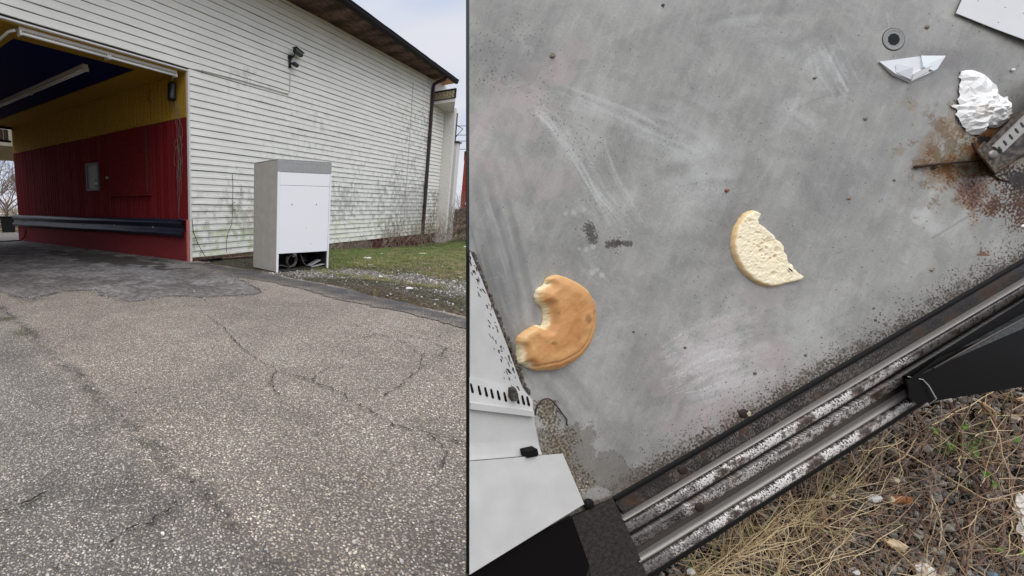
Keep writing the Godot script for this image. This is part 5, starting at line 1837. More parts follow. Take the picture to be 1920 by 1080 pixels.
	for k in 4:
		var y: float = [6.6, 7.4, 8.0, 8.9][k]
		var pts := []
		for i in 9: pts.append(Vector3(-60 + i * 12.0, y + 0.5 * pow((i - 4) / 4.0, 2.0), -46 - k * 0.2))
		ol.tube(pts, 0.03, 0.03, 4)
	single("overhead_line", ol, M.black, Transform3D(), "overhead power lines beyond the straw lawn", "power line")
	# bare trees
	var tr := [[-19.5, -39.0, 4.6, "leaning left over the lawn"], [-22.5, -42.0, 6.2, "tallest of the row"], [-17.8, -41.0, 4.2, "right behind the bay wall"], [-24.5, -40.0, 4.4, "leftmost in the bay opening"]]
	for q in tr:
		var t := thing("bare_tree", "leafless tree past the straw lawn, " + q[3], "tree", Transform3D(Basis(), Vector3(q[0], -0.05, q[1])), "leafless trees past the straw lawn")
		var tm := Soup.new()
		var cm := Soup.new()
		var lean := Vector3(r.randfn() * 0.25, 1, 0).normalized()
		tm.tube([Vector3.ZERO, lean * q[2] * 0.2, lean * q[2] * 0.35], 0.16, 0.10, 7, Color(0.16, 0.125, 0.11))
		for k in 11:
			twig(cm, lean * q[2] * (0.15 + 0.02 * k), Vector3(r.randfn() * 0.8, 0.8 + r.randf(), r.randfn() * 0.6).normalized(), q[2] * r.randf_range(0.4, 0.7), 0.055, 3, r, Color(0.20, 0.16, 0.14) * r.randf_range(0.7, 1.3))
		part("trunk", tm, tinted(0.9), t, true)
		part("crown", cm, tinted(0.9), t)
	var hd := Soup.new()
	for k in 140:
		twig(hd, Vector3(r.randf_range(-16, 10), 0, r.randfn() * 0.8), Vector3(r.randfn() * 0.5, 1, r.randfn() * 0.4).normalized(), r.randf_range(0.8, 2.2), 0.03, 2, r, Color(0.18, 0.14, 0.12) * r.randf_range(0.7, 1.4))
	tag(single("scrub", hd, tinted(0.9), Transform3D(Basis(), Vector3(-20, -0.05, -43.5)), "low leafless scrub under the bare trees", "scrub"), "", "", "", "stuff")
	var pale := Soup.new()
	for k in 9: pale.box(Vector3(-30 + k * 2.2, 0, -45.0), Vector3(-29.0 + k * 2.2, 0.5 + 0.3 * r.randf(), -44.4), 0.05)
	tag(single("rubble_bank", pale, M.trim_white, Transform3D(), "pale rubble bank under the trees", "rubble"), "", "", "", "stuff")

# ---------------------------------------------------------------- the open display freezer's floor

# a point of the freezer floor: plan units across and down, metres above the sheet
func fp(u: float, v: float, z := 0.0) -> Vector3:
	return Vector3((u - 1400.0) * S, (540.0 - v) * S, z)

func plan(a: Array, z: float) -> Array:
	var o := []
	for i in range(0, a.size(), 2): o.append(fp(a[i], a[i + 1], z))
	return o

func slab(low: Array, z0: float, top: Array, z1: float) -> Soup:
	var m := Soup.new()
	m.prism(plan(low, z0), plan(top, z1))
	return m

func pan_uv(m: Soup) -> void:
	for i in m.v.size():
		var p := m.v[i]
		m.uv[i] = Vector2((p.x / S + 1400.0 - 870.0) / PW, (540.0 - p.y / S + 40.0) / PW)

func display_freezer() -> void:
	M.pan = mat(Color.WHITE, 0.46)
	M.pan.albedo_texture = T.pan
	M.pan.roughness = 1.0
	M.pan.roughness_texture = T.pan_rough
	M.pan.metallic_specular = 0.5
	M.liner = mat(Color(0.715, 0.71, 0.695), 0.5, 0, T.enamel, 4.0)
	M.liner_block = mat(Color(0.765, 0.76, 0.745), 0.45, 0, T.enamel, 4.0)
	M.alu = mat(Color(0.52, 0.50, 0.475), 0.42, 0.5, T.soft, 30.0)
	M.alu_dull = mat(Color(0.30, 0.275, 0.26), 0.45, 0.4, T.soft, 24.0)
	M.gloss_black = mat(Color(0.06, 0.052, 0.053), 0.3)
	M.gloss_black.metallic_specular = 0.2
	M.frame_black = mat(Color(0.035, 0.035, 0.035), 0.5)
	var f := thing("display_freezer", "scuffed grey floor of an open display freezer with black door tracks", "display freezer", TP)
	# the floor sheet, its edge and body
	var out := [880, -40, 1990, -40, 1990, 446, 1104, 960, 880, 1078]
	var sheet := Soup.new()
	sheet.prism(plan(out, -0.0016), plan(out, 0.0))
	pan_uv(sheet)
	part("floor_sheet", sheet, M.pan, f)
	var body := Soup.new()
	body.prism(plan([1060, 20, 1960, 20, 1960, 500, 1300, 880, 1130, 880], -0.12), plan([890, -30, 1980, -30, 1980, 470, 1110, 960, 890, 1060], -0.003))
	part("base", body, M.frame_black, f)
	var edge := Soup.new()
	edge.box(fp(874.6, 1100, -0.0012), fp(880.2, -44, -0.0002), 0.0)
	part("edge_trim", edge, M.frame_black, f)
	# drain: a pressed ring and a dark hole
	var dr := Soup.new()
	var dx := Transform3D(Basis(Vector3.RIGHT, PI / 2), fp(1675, 74, 0.0))
	dr.lathe([Vector2(0.0146, 0.0), Vector2(0.0142, 0.0006), Vector2(0.0132, 0.0008), Vector2(0.0120, 0.0003), Vector2(0.0085, 0.0002), Vector2(0.0078, 0.0004), Vector2(0.0066, 0.0002)], dx, 28)
	var drain := part("drain", dr, mat(Color(0.56, 0.56, 0.55), 0.5, 0, T.soft, 20.0), f, true)
	var hole := Soup.new()
	hole.lathe([Vector2(0.0082, 0.00045), Vector2(0.0070, 0.00042), Vector2(0.0, 0.0004)], dx, 9)
	part("drain_hole", hole, mat(Color(0.015, 0.013, 0.012), 0.9), drain)
	var stain := Soup.new()
	stain.lathe([Vector2(0.0155, 0.0001), Vector2(0.0147, 0.0004), Vector2(0.0143, 0.0003)], dx, 28)
	part("drain_seal", stain, mat(Color(0.24, 0.20, 0.15), 0.9), drain)

	# ---- white side liner on the left
	part("side_liner", slab([880, 474, 903, 528, 947, 640, 977, 722, 992, 748, 880, 742], 0.0, [874, 472, 897, 528, 940, 640, 969, 720, 984, 745, 874, 738], 0.010), M.liner, f)
	# black scuffs along the liner's foot and its seam of grime
	var sc := Soup.new()
	var r := RandomNumberGenerator.new()
	r.seed = 3
	for k in 60:
		var t := r.randf()
		var p := Vector2(876, 478).lerp(Vector2(968, 722), t) + Vector2(-r.randf() * (8 + 26 * t), r.randf_range(-6, 6))
		var d := Vector2(0.36, 1).rotated(r.randf_range(-0.25, 0.25)) * r.randf_range(2, 11)
		var w := r.randf_range(0.5, 1.8)
		var m := [fp(p.x - w, p.y, 0.0103), fp(p.x + w, p.y + 1, 0.0103), fp(p.x + d.x + w * 0.6, p.y + d.y, 0.0103), fp(p.x + d.x - w * 0.3, p.y + d.y, 0.0103)]
		sc.quad(m[0], m[1], m[2], m[3])
	tag(part("scuff_mark", sc, mat(Color(0.16, 0.14, 0.13), 0.9), f), "", "", "", "stuff")
	var gr := Soup.new()
	for k in 260:
		var t := r.randf()
		var p := Vector2(882, 474).lerp(Vector2(992, 752), t) + Vector2(r.randf_range(-2, 6), 0)
		var c := [Color(0.05, 0.045, 0.04), Color(0.12, 0.095, 0.065), Color(0.07, 0.062, 0.055)][r.randi() % 3] as Color
		var q := fp(p.x, p.y, 0.001)
		var z := r.randf_range(0.0006, 0.0025)
		gr.box(q - Vector3(1, 1, 0) * r.randf_range(0.0005, 0.0022), q + Vector3(r.randf_range(0.0005, 0.002), r.randf_range(0.001, 0.003), z), 0.0004, c, Transform3D())
	for k in 90:
		var t := r.randf()
		var p := Vector2(1010, 790).lerp(Vector2(1090, 930), t) + Vector2(r.randfn() * 16, r.randfn() * 8)
		var c := [Color(0.30, 0.26, 0.18), Color(0.22, 0.20, 0.15), Color(0.06, 0.05, 0.045), Color(0.38, 0.35, 0.28)][r.randi() % 4] as Color
		var q := fp(p.x, p.y, 0.0002)
		gr.box(q - Vector3(1, 1, 0) * r.randf_range(0.0003, 0.0012), q + Vector3(r.randf_range(0.0003, 0.0014), r.randf_range(0.0003, 0.0014), r.randf_range(0.0003, 0.0009)), 0.0004, c)
	tag(part("caked_grime", gr, tinted(0.95), f), "", "", "", "stuff")
	part("liner_seam", slab([880, 468, 886, 476, 990, 742, 996, 756, 985, 758, 880, 490], 0.0, [880, 470, 885, 477, 988, 742, 993, 754, 984, 756, 880, 488], 0.0012), mat(Color(0.13, 0.115, 0.095), 0.95, 0, T.dirt, 12.0), f)
	# shelf standard with nine slots
	var ss := part("slotted_strip", slab([880, 707, 986, 736, 999, 750, 1001, 782, 880, 766], 0.0, [870, 703, 973, 731, 985, 745, 987, 775, 870, 761], 0.014), M.liner_block, f)
	var lip := Soup.new()
	lip.prism(plan([870, 748, 986, 764, 987, 776, 870, 762], 0.0135), plan([870, 749, 986, 765, 987, 775, 870, 761], 0.0165))
	part("lip", lip, M.liner, ss)
	var sl := [874, 723, 888, 727, 900, 730, 911, 733, 923, 736, 935, 739, 958, 743, 968, 745, 977, 747]
	for i in range(0, sl.size(), 2):
		var s := Soup.new()
		var u: float = sl[i]
		var v: float = sl[i + 1]
		s.prism(plan([u - 3, v - 9, u, v - 8, u + 4, v + 7, u + 3, v + 10, u - 0.5, v + 8, u - 3, v - 4], 0.0138), plan([u - 3, v - 9, u, v - 8, u + 4, v + 7, u + 3, v + 10, u - 0.5, v + 8, u - 3, v - 4], 0.0143))
		part("slot", s, M.rubber, ss)
	var pg := Soup.new()
	pg.prism(plan([941, 722, 950, 720, 955, 732, 956, 745, 946, 747, 940, 738], 0.014), plan([943, 723, 949, 722, 953, 732, 954, 743, 946, 745, 942, 737], 0.021))
	part("shelf_clip", pg, mat(Color(0.30, 0.29, 0.27), 0.6, 0, T.dirt, 12.0), ss)
	part("liner_panel", slab([880, 766, 1000, 781, 1011, 832, 880, 842], 0.0, [873, 762, 991, 777, 1000, 827, 873, 837], 0.010), M.liner, f)
	part("liner_ledge", slab([880, 838, 1009, 830, 1017, 853, 880, 864], 0.0, [870, 831, 995, 823, 1003, 845, 870, 856], 0.014), M.liner_block, f)
	part("liner_block", slab([881, 866, 1056, 852, 1096, 946, 881, 1078], 0.0, [864, 853, 1032, 839, 1071, 930, 864, 1058], 0.022), M.liner_block, f)
	part("rubber_stop", slab([962, 834, 984, 829, 986, 838, 984, 843, 964, 846], 0.012, [963, 834, 983, 829, 985, 838, 983, 842, 965, 845], 0.026), M.rubber, f)
	# black lower frame and the worn corner bracket
	part("lower_frame", slab([880, 1078, 1074, 970, 1106, 1060, 1092, 1104, 880, 1104], -0.01, [867, 1069, 1060, 961, 1092, 1050, 1079, 1092, 867, 1092], 0.012), M.gloss_black, f)
	part("corner_bracket", slab([1068, 970, 1150, 934, 1182, 1003, 1214, 1080, 1244, 1104, 1112, 1104, 1102, 1058], -0.004, [1064, 968, 1144, 932, 1176, 1000, 1208, 1076, 1236, 1098, 1108, 1098, 1098, 1055], 0.005), mat(Color(0.225, 0.195, 0.18), 0.5, 0.2, T.blotch, 9.0, T.grain, 0.05), f)
	var bt := Soup.new()
	bt.lathe([Vector2(0, 0.004), Vector2(0.005, 0.0035), Vector2(0.007, 0.001), Vector2(0.0075, 0.0)], Transform3D(Basis(Vector3.RIGHT, PI / 2), fp(1100, 943, 0.003)), 12)
	part("screw", bt, M.rubber, f, true)

	# ---- door tracks along the front: rubber, plates, bright ridges; each its own piece
	var Y := [785, 797, 827, 833, 847, 869, 880, 902, 917, 926, 939, 962, 988]
	var K := [-.580, -.583, -.592, -.592, -.597, -.603, -.606, -.612, -.618, -.622, -.626, -.634, -.64]
	var strip := func(i: int, j: int, u0: float, u1: float, za: float, zb: float, crown: float, base: float) -> Soup:
		var m := Soup.new()
		var n := 24
		var sec := [Vector2(0, base), Vector2(0, za), Vector2(0.25, lerpf(za, zb, 0.25) + crown * 0.8), Vector2(0.5, lerpf(za, zb, 0.5) + crown), Vector2(0.75, lerpf(za, zb, 0.75) + crown * 0.8), Vector2(1, zb), Vector2(1, base)]
		var prev := []
		for s in n + 1:
			var t := float(s) / n
			var ring := []
			for q in sec:
				var y: float = lerpf(Y[i], Y[j], q.x)
				var k: float = lerpf(K[i], K[j], q.x)
				var u := lerpf(u0 + q.x * (Y[j] - Y[i]) * 0.55, u1, t)
				ring.append(fp(u, y + k * (u - 1400.0), q.y))
			if s > 0:
				for e in sec.size() - 1:
					var va: float = sec[e].x
					var vb: float = sec[e + 1].x
					var ua := lerpf(0.0, 1.0, (s - 1.0) / n)
					var ub := lerpf(0.0, 1.0, t)
					m.quaduv(prev[e], ring[e], ring[e + 1], prev[e + 1], Vector2(ua, va), Vector2(ub, va), Vector2(ub, vb), Vector2(ua, vb))
			prev = ring
		return m
	var flaky := func(t: Texture2D, rough: float) -> StandardMaterial3D:
		var m := mat(Color.WHITE, rough, 0.15)
		m.albedo_texture = t
		m.metallic_specular = 0.5
		return m
	part("floor_gasket", strip.call(0, 1, 1148, 1990, 0.0006, 0.0006, 0.0016, -0.004), M.rubber, f, true)
	part("track_plate", strip.call(1, 2, 1153, 1990, 0.0006, 0.0006, 0.0003, -0.006), flaky.call(T.flake_dark, 0.45), f)
	part("track_ridge", strip.call(2, 3, 1160, 1990, 0.003, 0.003, 0.005, -0.006), M.alu, f, true)
	part("track_groove", strip.call(3, 4, 1162, 1990, 0.0025, -0.003, 0.0, -0.008), M.alu_dull, f)
	part("track_plate", strip.call(4, 5, 1166, 1990, -0.002, -0.001, 0.002, -0.008), flaky.call(T.flake_bright, 0.35), f, true)
	part("track_gap", strip.call(5, 6, 1176, 1990, -0.005, -0.005, 0.0, -0.012), M.frame_black, f)
	part("track_plate", strip.call(6, 7, 1180, 1990, 0.0, 0.0, 0.0006, -0.012), flaky.call(T.flake_mid, 0.4), f, true)
	part("track_groove", strip.call(7, 8, 1186, 1990, -0.0005, -0.003, 0.0, -0.012), M.alu_dull, f)
	part("track_ridge", strip.call(8, 9, 1190, 1990, 0.001, 0.001, 0.005, -0.012), M.alu, f, true)
	part("track_groove", strip.call(9, 10, 1193, 1990, 0.0005, -0.003, 0.0, -0.012), M.alu_dull, f)
	part("track_plate", strip.call(10, 11, 1196, 1990, -0.002, -0.001, 0.002, -0.014), flaky.call(T.flake_bright, 0.4), f, true)
	part("front_gasket", strip.call(11, 12, 1206, 1990, -0.001, -0.010, 0.002, -0.03), M.rubber, f, true)
	# screws and blobs of grime in the track
	for q in [[1278, 880], [1310, 950], [1393, 775]]:
		var s := Soup.new()
		s.lathe([Vector2(0, 0.0022), Vector2(0.004, 0.0018), Vector2(0.006, 0.0012), Vector2(0.0065, -0.002)], Transform3D(Basis(Vector3.RIGHT, PI / 2), fp(q[0], q[1], 0.001)), 10)
		part("track_screw", s, mat(Color(0.16, 0.11, 0.08), 0.7, 0.3), f, true)

	# ---- black sliding door standing in the front track at the right
	var d := part("sliding_door", slab([1703, 712, 1762, 670, 1990, 582, 1990, 709, 1718, 757, 1706, 746], -0.004, [1647, 705, 1703, 664, 1933, 574, 1960, 700, 1663, 748, 1650, 736], 0.026), M.gloss_black, f)
	d.set_meta("label", "glossy black lower rail of the sliding door")
	part("door_seal", slab([1692, 708, 1990, 520, 1990, 552, 1716, 706], 0.0, [1648, 699, 1960, 505, 1960, 534, 1668, 699], 0.021), M.rubber, d)
	var gl := Soup.new()
	gl.prism(plan([1673, 694, 1950, 540, 1950, 572, 1712, 674], 0.019), plan([1672, 694, 1950, 538, 1950, 570, 1711, 674], 0.0268))
	part("door_edge", gl, mat(Color(0.30, 0.305, 0.30), 0.28, 0.2, T.blotch, 12.0), d)
	var gb := Soup.new()
	gb.tube([fp(1690, 684, 0.0275), fp(1800, 622, 0.0275), fp(1950, 541, 0.0275)], 0.0012, 0.0012, 6)
	part("door_edge_bead", gb, M.alu_dull, d, true)
	var wl := Soup.new()
	wl.tube([fp(1655, 700, 0.022), fp(1672, 704, 0.027), fp(1680, 714, 0.028), fp(1692, 738, 0.029), fp(1694, 750, 0.022)], 0.0006, 0.0006, 4)
	part("wire_loop", wl, M.galv, d)

	# ---- slotted shelf post at the right, with its rusty foot bracket
	var p := part("shelf_post", slab([1845, 286, 1858, 272, 1990, 140, 1990, 258, 1896, 306], 0.0, [1793, 290, 1806, 276, 1950, 132, 1950, 252, 1842, 312], 0.0195), mat(Color(0.36, 0.33, 0.31), 0.5, 0.25, T.dirt, 9.0), f)
	part("slot_face", slab([1812, 284, 1828, 295, 1950, 180, 1950, 150], 0.0192, [1812, 284, 1828, 295, 1950, 179, 1950, 149], 0.0220), mat(Color(0.62, 0.61, 0.59), 0.45, 0.1, T.worn, 12.0), p)
	var sp := [1822, 289, 1831, 278, 1841.5, 267, 1852, 256, 1862, 245.5, 1873, 235]
	for i in range(0, sp.size(), 2):
		var s := Soup.new()
		var u: float = sp[i]
		var v: float = sp[i + 1]
		var o := [u - 3.6, v - 4.2, u - 1.6, v - 4.8, u + 3.2, v + 1.2, u + 3.8, v + 4.6, u + 1.2, v + 4.4, u - 3.0, v - 0.8]
		s.prism(plan(o, 0.0218), plan(o, 0.0224))
		part("slot", s, M.frame_black, p)
	var br := part("foot_bracket", slab([1829, 283, 1846, 268, 1883, 298, 1905, 301, 1868, 328], 0.0, [1778, 291, 1792, 277, 1826, 305, 1846, 308, 1809, 333], 0.023), mat(Color(0.40, 0.375, 0.33), 0.55, 0.2, T.dirt, 12.0), p)
	var rimb := Soup.new()
	rimb.tube(plan([1792, 277, 1778, 291, 1794, 312, 1809, 333, 1846, 308], 0.023), 0.0012, 0.0012, 6)
	part("bracket_rim", rimb, mat(Color(0.38, 0.27, 0.17), 0.7, 0.2, T.dirt, 16.0), p, true)
	var skr := Soup.new()
	var sx := Transform3D(Basis(Vector3.RIGHT, PI / 2), fp(1806, 300, 0.023))
	skr.lathe([Vector2(0, 0.0022), Vector2(0.0042, 0.0024), Vector2(0.0058, 0.0012), Vector2(0.006, 0.0)], sx, 12)
	part("bracket_screw", skr, M.alu, p, true)
	var foot := Soup.new()
	foot.tube(plan([1822, 268, 1835, 300, 1852, 324, 1870, 336, 1890, 341], 0.001), 0.0013, 0.0010, 6)
	part("foot_rim", foot, mat(Color(0.33, 0.22, 0.13), 0.8, 0.1, T.dirt, 16.0), p, true)

# ---------------------------------------------------------------- what lies on it

# a loaf-like body over an outline: height falls off towards the rim within D; cut(p) may shape and colour it
func pillow(poly: PackedVector2Array, cell: float, shape: Callable) -> Soup:
	var m := Soup.new()
	var lo := poly[0]
	var hi := poly[0]
	for p in poly:
		lo = lo.min(p)
		hi = hi.max(p)
	var nx := int((hi.x - lo.x) / cell) + 3
	var ny := int((hi.y - lo.y) / cell) + 3
	var ring := Array(poly)
	ring.append(poly[0])
	var pos := []
	var inn := PackedByteArray()
	inn.resize(nx * ny)
	for j in ny:
		for i in nx:
			var p := lo + Vector2(i - 1, j - 1) * cell
			var ok := inside(poly, p)
			inn[j * nx + i] = int(ok)
			pos.append(p)
	var vert := {}
	var get_v := func(k: int) -> Array:
		if vert.has(k): return vert[k]
		var p: Vector2 = pos[k]
		if inn[k] == 0:
			var best := 1e9
			var q := p
			for i in ring.size() - 1:
				var c := Geometry2D.get_closest_point_to_segment(p, ring[i], ring[i + 1])
				if c.distance_to(p) < best:
					best = c.distance_to(p)
					q = c
			p = q
		var d := 0.0 if inn[k] == 0 else line_gap(ring, p)
		var hc: Array = shape.call(p, d)
		vert[k] = [Vector3(p.x, p.y, hc[0]), hc[1]]
		return vert[k]
	for j in ny - 1:
		for i in nx - 1:
			var a := j * nx + i
			if inn[a] + inn[a + 1] + inn[a + nx] + inn[a + nx + 1] == 0: continue
			var q := [get_v.call(a), get_v.call(a + 1), get_v.call(a + nx + 1), get_v.call(a + nx)]
			m.tric(q[0][0], q[2][0], q[1][0], q[0][1], q[2][1], q[1][1])
			m.tric(q[0][0], q[3][0], q[2][0], q[0][1], q[3][1], q[2][1])
	var base := PackedVector2Array()
	var ix := Geometry2D.triangulate_polygon(poly)
	for i in range(0, ix.size(), 3): m.tri(Vector3(poly[ix[i]].x, poly[ix[i]].y, 0), Vector3(poly[ix[i + 1]].x, poly[ix[i + 1]].y, 0), Vector3(poly[ix[i + 2]].x, poly[ix[i + 2]].y, 0), Color(0.6, 0.45, 0.25))
	return m

func outline(a: Array, cx: float, cy: float) -> PackedVector2Array:
	var o := PackedVector2Array()
	for i in range(0, a.size(), 2): o.append(Vector2((a[i] - cx) * S, (cy - a[i + 1]) * S))
	return o

func smooth_line(a: Array) -> Array:
	var cv := Curve3D.new()
	for i in a.size():
		var tg: Vector3 = (a[mini(i + 1, a.size() - 1)] - a[maxi(i - 1, 0)]) / 6.0
		cv.add_point(a[i], -tg, tg)
	cv.bake_interval = 0.002
	return Array(cv.get_baked_points())

# rounds the corners of an outline once
func soften(p: PackedVector2Array, times := 1) -> PackedVector2Array:
	for t in times:
		var o := PackedVector2Array()
		for i in p.size():
			var a := p[i]
			var b := p[(i + 1) % p.size()]
			o.append(a.lerp(b, 0.25))
			o.append(a.lerp(b, 0.75))
		p = o
	return p

func lying(u: float, v: float, z := 0.0) -> Transform3D:
	return TP * Transform3D(Basis(), fp(u, v, z))

func on_the_freezer_floor() -> void:
	var r := RandomNumberGenerator.new()
	r.seed = 17
	# bitten bagel half, crust up
	var a := [1048, 514, 1062, 520, 1082, 530, 1098, 543, 1109, 560, 1114, 578, 1114, 607, 1110, 627, 1102, 646, 1089, 665, 1069, 680, 1049, 690, 1026, 694, 1003, 694, 988, 688, 983, 683, 971, 681, 970, 668, 971, 653, 968, 640, 975, 627, 990, 617, 1003, 610, 1010, 608, 1017, 612, 1021, 600, 1021, 586, 1017, 573, 1005, 566, 1004, 551, 1009, 541, 1021, 534, 1024, 524, 1035, 516]
	var cx := 1046.0
	var cy := 605.0
	var pg := soften(outline(a, cx, cy), 2)
	var torn := Array(outline([1022, 532, 1007, 542, 1004, 556, 1006, 567, 1018, 573, 1021, 590, 1021, 603, 1016, 612, 1008, 609], cx, cy))
	var end := Array(outline([969, 652, 970, 668, 971, 681, 984, 684], cx, cy))
	var whole := Array(outline([1040, 512, 1062, 518, 1084, 529, 1100, 542, 1111, 560, 1116, 578, 1116, 607, 1112, 627, 1104, 646, 1090, 666, 1069, 682, 1049, 692, 1026, 696, 1003, 696, 986, 690], cx, cy))
	var n1 := noise(201, 45.0, 4)
	var n2 := noise(202, 260.0, 3)
	var spots := [[1088, 596, 7.0, 10.0], [1035, 585, 3.5, 4.5], [1042, 562, 2.2, 2.2], [1071, 632, 5.0, 7.0], [1025, 640, 8.0, 4.0]]
	var crease := Array(outline([978, 690, 1005, 681, 1040, 674, 1072, 657, 1090, 636, 1100, 606, 1104, 585], cx, cy))
	var crust := func(p: Vector2, d: float) -> Array:
		var u := p.x / S + cx
		var v := cy - p.y / S
		var t := line_gap(torn, p)
		var e := line_gap(end, p)
		var od := line_gap(whole, p)
		var h := 0.018 * pow(clampf(1.0 - pow(1.0 - minf(od / 0.020, 1.0), 2.2), 0, 1), 0.62)
		var rip := minf(t, e)
		h *= smoothstep(0.0, 0.0030, rip + 0.0007 * n2.get_noise_2d(p.x, p.y) + 0.0012 * n1.get_noise_2d(p.x * 3.0, p.y * 3.0)) * 0.72 + 0.28
		h *= 0.5 + 0.5 * smoothstep(0.0, 0.013, rip)
		if d <= 0.0: h = 0.0
		if rip < 0.006: h += 0.0009 * n2.get_noise_2d(p.x * 1.5, p.y * 1.5)
		h += 0.0009 * n1.get_noise_2d(p.x, p.y) + 0.00025 * n2.get_noise_2d(p.x, p.y)
		h -= 0.0014 * exp(-pow(line_gap(crease, p) / 0.0016, 2.0))
		var c := Color(0.45, 0.215, 0.072)
		c = c.lerp(Color(0.54, 0.29, 0.11), clampf(0.45 + 0.9 * n1.get_noise_2d(p.x * 0.6, p.y * 0.6), 0, 1))
		c = c.lerp(Color(0.38, 0.155, 0.04), smoothstep(0.018, 0.032, d + 0.006 * n1.get_noise_2d(p.x + 3, p.y)) * 0.55)
		c = c.lerp(Color(0.66, 0.42, 0.19), smoothstep(0.007, 0.001, d) * 0.75)
		for s in spots:
			var q := Vector2((u - s[0]) / s[2], (v - s[1]) / s[3]).length()
			c = c.lerp(Color(0.20, 0.085, 0.035), smoothstep(1.15, 0.35, q) * (0.75 if s[2] > 6 else 0.45))
		var crumb := Color(0.80, 0.68, 0.44) * (1.0 + 0.16 * n2.get_noise_2d(p.x, p.y))
		c = c.lerp(crumb, smoothstep(0.0036, 0.0016, t + 0.0014 * n1.get_noise_2d(p.x * 2.0, p.y)) * 0.9)
		c = c.lerp(crumb, smoothstep(0.008, 0.003, e + 0.003 * n1.get_noise_2d(p.x * 2.0, p.y)) * 0.95)
		c = c * (1.0 + 0.10 * n2.get_noise_2d(p.x * 0.5, p.y * 0.5))
		return [maxf(h, 0.0), c]
	var b := pillow(pg, 0.0014, crust)
	var bm := tinted(0.58)
	bm.subsurf_scatter_enabled = true
	bm.subsurf_scatter_strength = 0.06
	single("bagel_half", b, bm, lying(cx - 4, cy + 0.5), "bitten golden brown bagel half lying crust up near the white liner", "bagel", "", true)
	# the thin bitten slice, crumb side up
	var a2 := [1405, 396, 1413, 394, 1420, 397, 1426, 401, 1425, 408, 1421, 414, 1424, 420, 1432, 426, 1440, 433, 1449, 440, 1453, 448, 1463, 454, 1468, 462, 1469, 472, 1474, 479, 1475, 488, 1480, 498, 1484, 494, 1488, 503, 1494, 510, 1501, 514, 1508, 519, 1500, 526, 1485, 530, 1470, 533, 1458, 537, 1443, 538, 1427, 534, 1412, 526, 1400, 517, 1390, 505, 1382, 492, 1376, 477, 1373, 460, 1374, 442, 1379, 425, 1388, 410, 1396, 401]
	var cx2 := 1430.0
	var cy2 := 470.0
	var pg2 := outline(a2, cx2, cy2)
	var rim := Array(outline([1500, 526, 1470, 533, 1443, 538, 1412, 527, 1390, 505, 1376, 477, 1373, 455, 1379, 425, 1396, 401, 1412, 394], cx2, cy2))
	var holes := []
	for k in 60:
		var q := pg2[r.randi() % pg2.size()].lerp(Vector2(0, 0), r.randf_range(0.1, 1.0))
		holes.append([q, r.randf_range(0.0008, 0.0022)])
	for s in [[1445, 514, 0.0040], [1436, 453, 0.006], [1422, 472, 0.004], [1402, 415, 0.003], [1452, 470, 0.005]]: holes.append([Vector2((s[0] - cx2) * S, (cy2 - s[1]) * S), s[2]])
	var slice := func(p: Vector2, d: float) -> Array:
		var h := 0.0055 * sqrt(clampf(1.0 - pow(1.0 - minf(d / 0.0045, 1.0), 2.0), 0, 1))
		h += 0.0007 * n1.get_noise_2d(p.x * 2.0, p.y * 2.0) + 0.0006 * n2.get_noise_2d(p.x, p.y) * smoothstep(0.002, 0.005, d)
		var rd := line_gap(rim, p)
		var c := Color(0.80, 0.70, 0.50) * (1.0 + 0.09 * n1.get_noise_2d(p.x * 2.0, p.y * 2.0) + 0.08 * n2.get_noise_2d(p.x, p.y))
		for q in holes:
			var e: float = q[0].distance_to(p) / q[1]
			if e < 1.0:
				h -= 0.0016 * (1.0 - e * e)
				c = c.lerp(Color(0.60, 0.44, 0.24), (1.0 - e) * 0.6)
		c = c.lerp(Color(0.62, 0.40, 0.17), smoothstep(0.0026, 0.0012, rd) * 0.8)
		return [maxf(h, 0.0), c]
	var b2 := pillow(pg2, 0.0009, slice)
	var bm2 := tinted(0.8)
	bm2.subsurf_scatter_enabled = true
	bm2.subsurf_scatter_strength = 0.08
	single("bagel_slice", b2, bm2, lying(cx2 - 4, cy2), "half-eaten bagel slice lying pale crumb side up mid floor", "bagel", "", true)
	var sd := Soup.new()
	sd.tube([Vector3(0, 0, 0), Vector3(0.003, -0.0025, 0.0002), Vector3(0.0042, -0.0045, 0)], 0.0008, 0.0005, 5)
	single("dark_seed", sd, M.rubber, lying(1467, 504, 0.0072), "dark seed husk on the pale bagel slice", "seed")

	# white card at the top right
	var cd := Soup.new()
	var cl := [Vector2(1792, 27), Vector2(1806, -4), Vector2(1822, -40), Vector2(1990, -40), Vector2(1990, 112), Vector2(1925, 84), Vector2(1860, 56)]
	var clo := []
	var ctop := []
	for q in cl:
		var z := 0.004 + 0.002 * sin(q.x * 0.02)
		clo.append(fp(q.x - 1860, 540 + q.y - 30, z) + Vector3(1400 * S, 0, 0))
		ctop.append(fp(q.x - 1860, 540 + q.y - 30, z + 0.0007) + Vector3(1400 * S, 0, 0))
	cd.prism(clo, ctop, Color(0.62, 0.63, 0.635))
	for k in 12:
		var c := Vector3(r.randf_range(-0.03, 0.07), r.randf_range(-0.02, 0.03), 0.0078)
		cd.lathe([Vector2(0, 0.0003), Vector2(0.0006, 0.0002), Vector2(0.0008, 0)], Transform3D(Basis(Vector3.RIGHT, PI / 2), c), 5, Color(0.05, 0.05, 0.05))
	single("white_card", cd, tinted(0.6), lying(1855, 30), "clean white card sheet at the floor's upper right corner", "card")

	# folded paper scrap
	var fs := thing("paper_scrap", "creased white paper scrap below the drain hole", "paper", lying(1705, 128), "")
	var q0 := func(u: float, v: float, z: float) -> Vector3: return Vector3((u - 1705) * S, (128 - v) * S, z)
	var pm := tinted(0.6)
	pm.backlight_enabled = true
	pm.backlight = Color(0.2, 0.2, 0.2)
	var main := Soup.new()
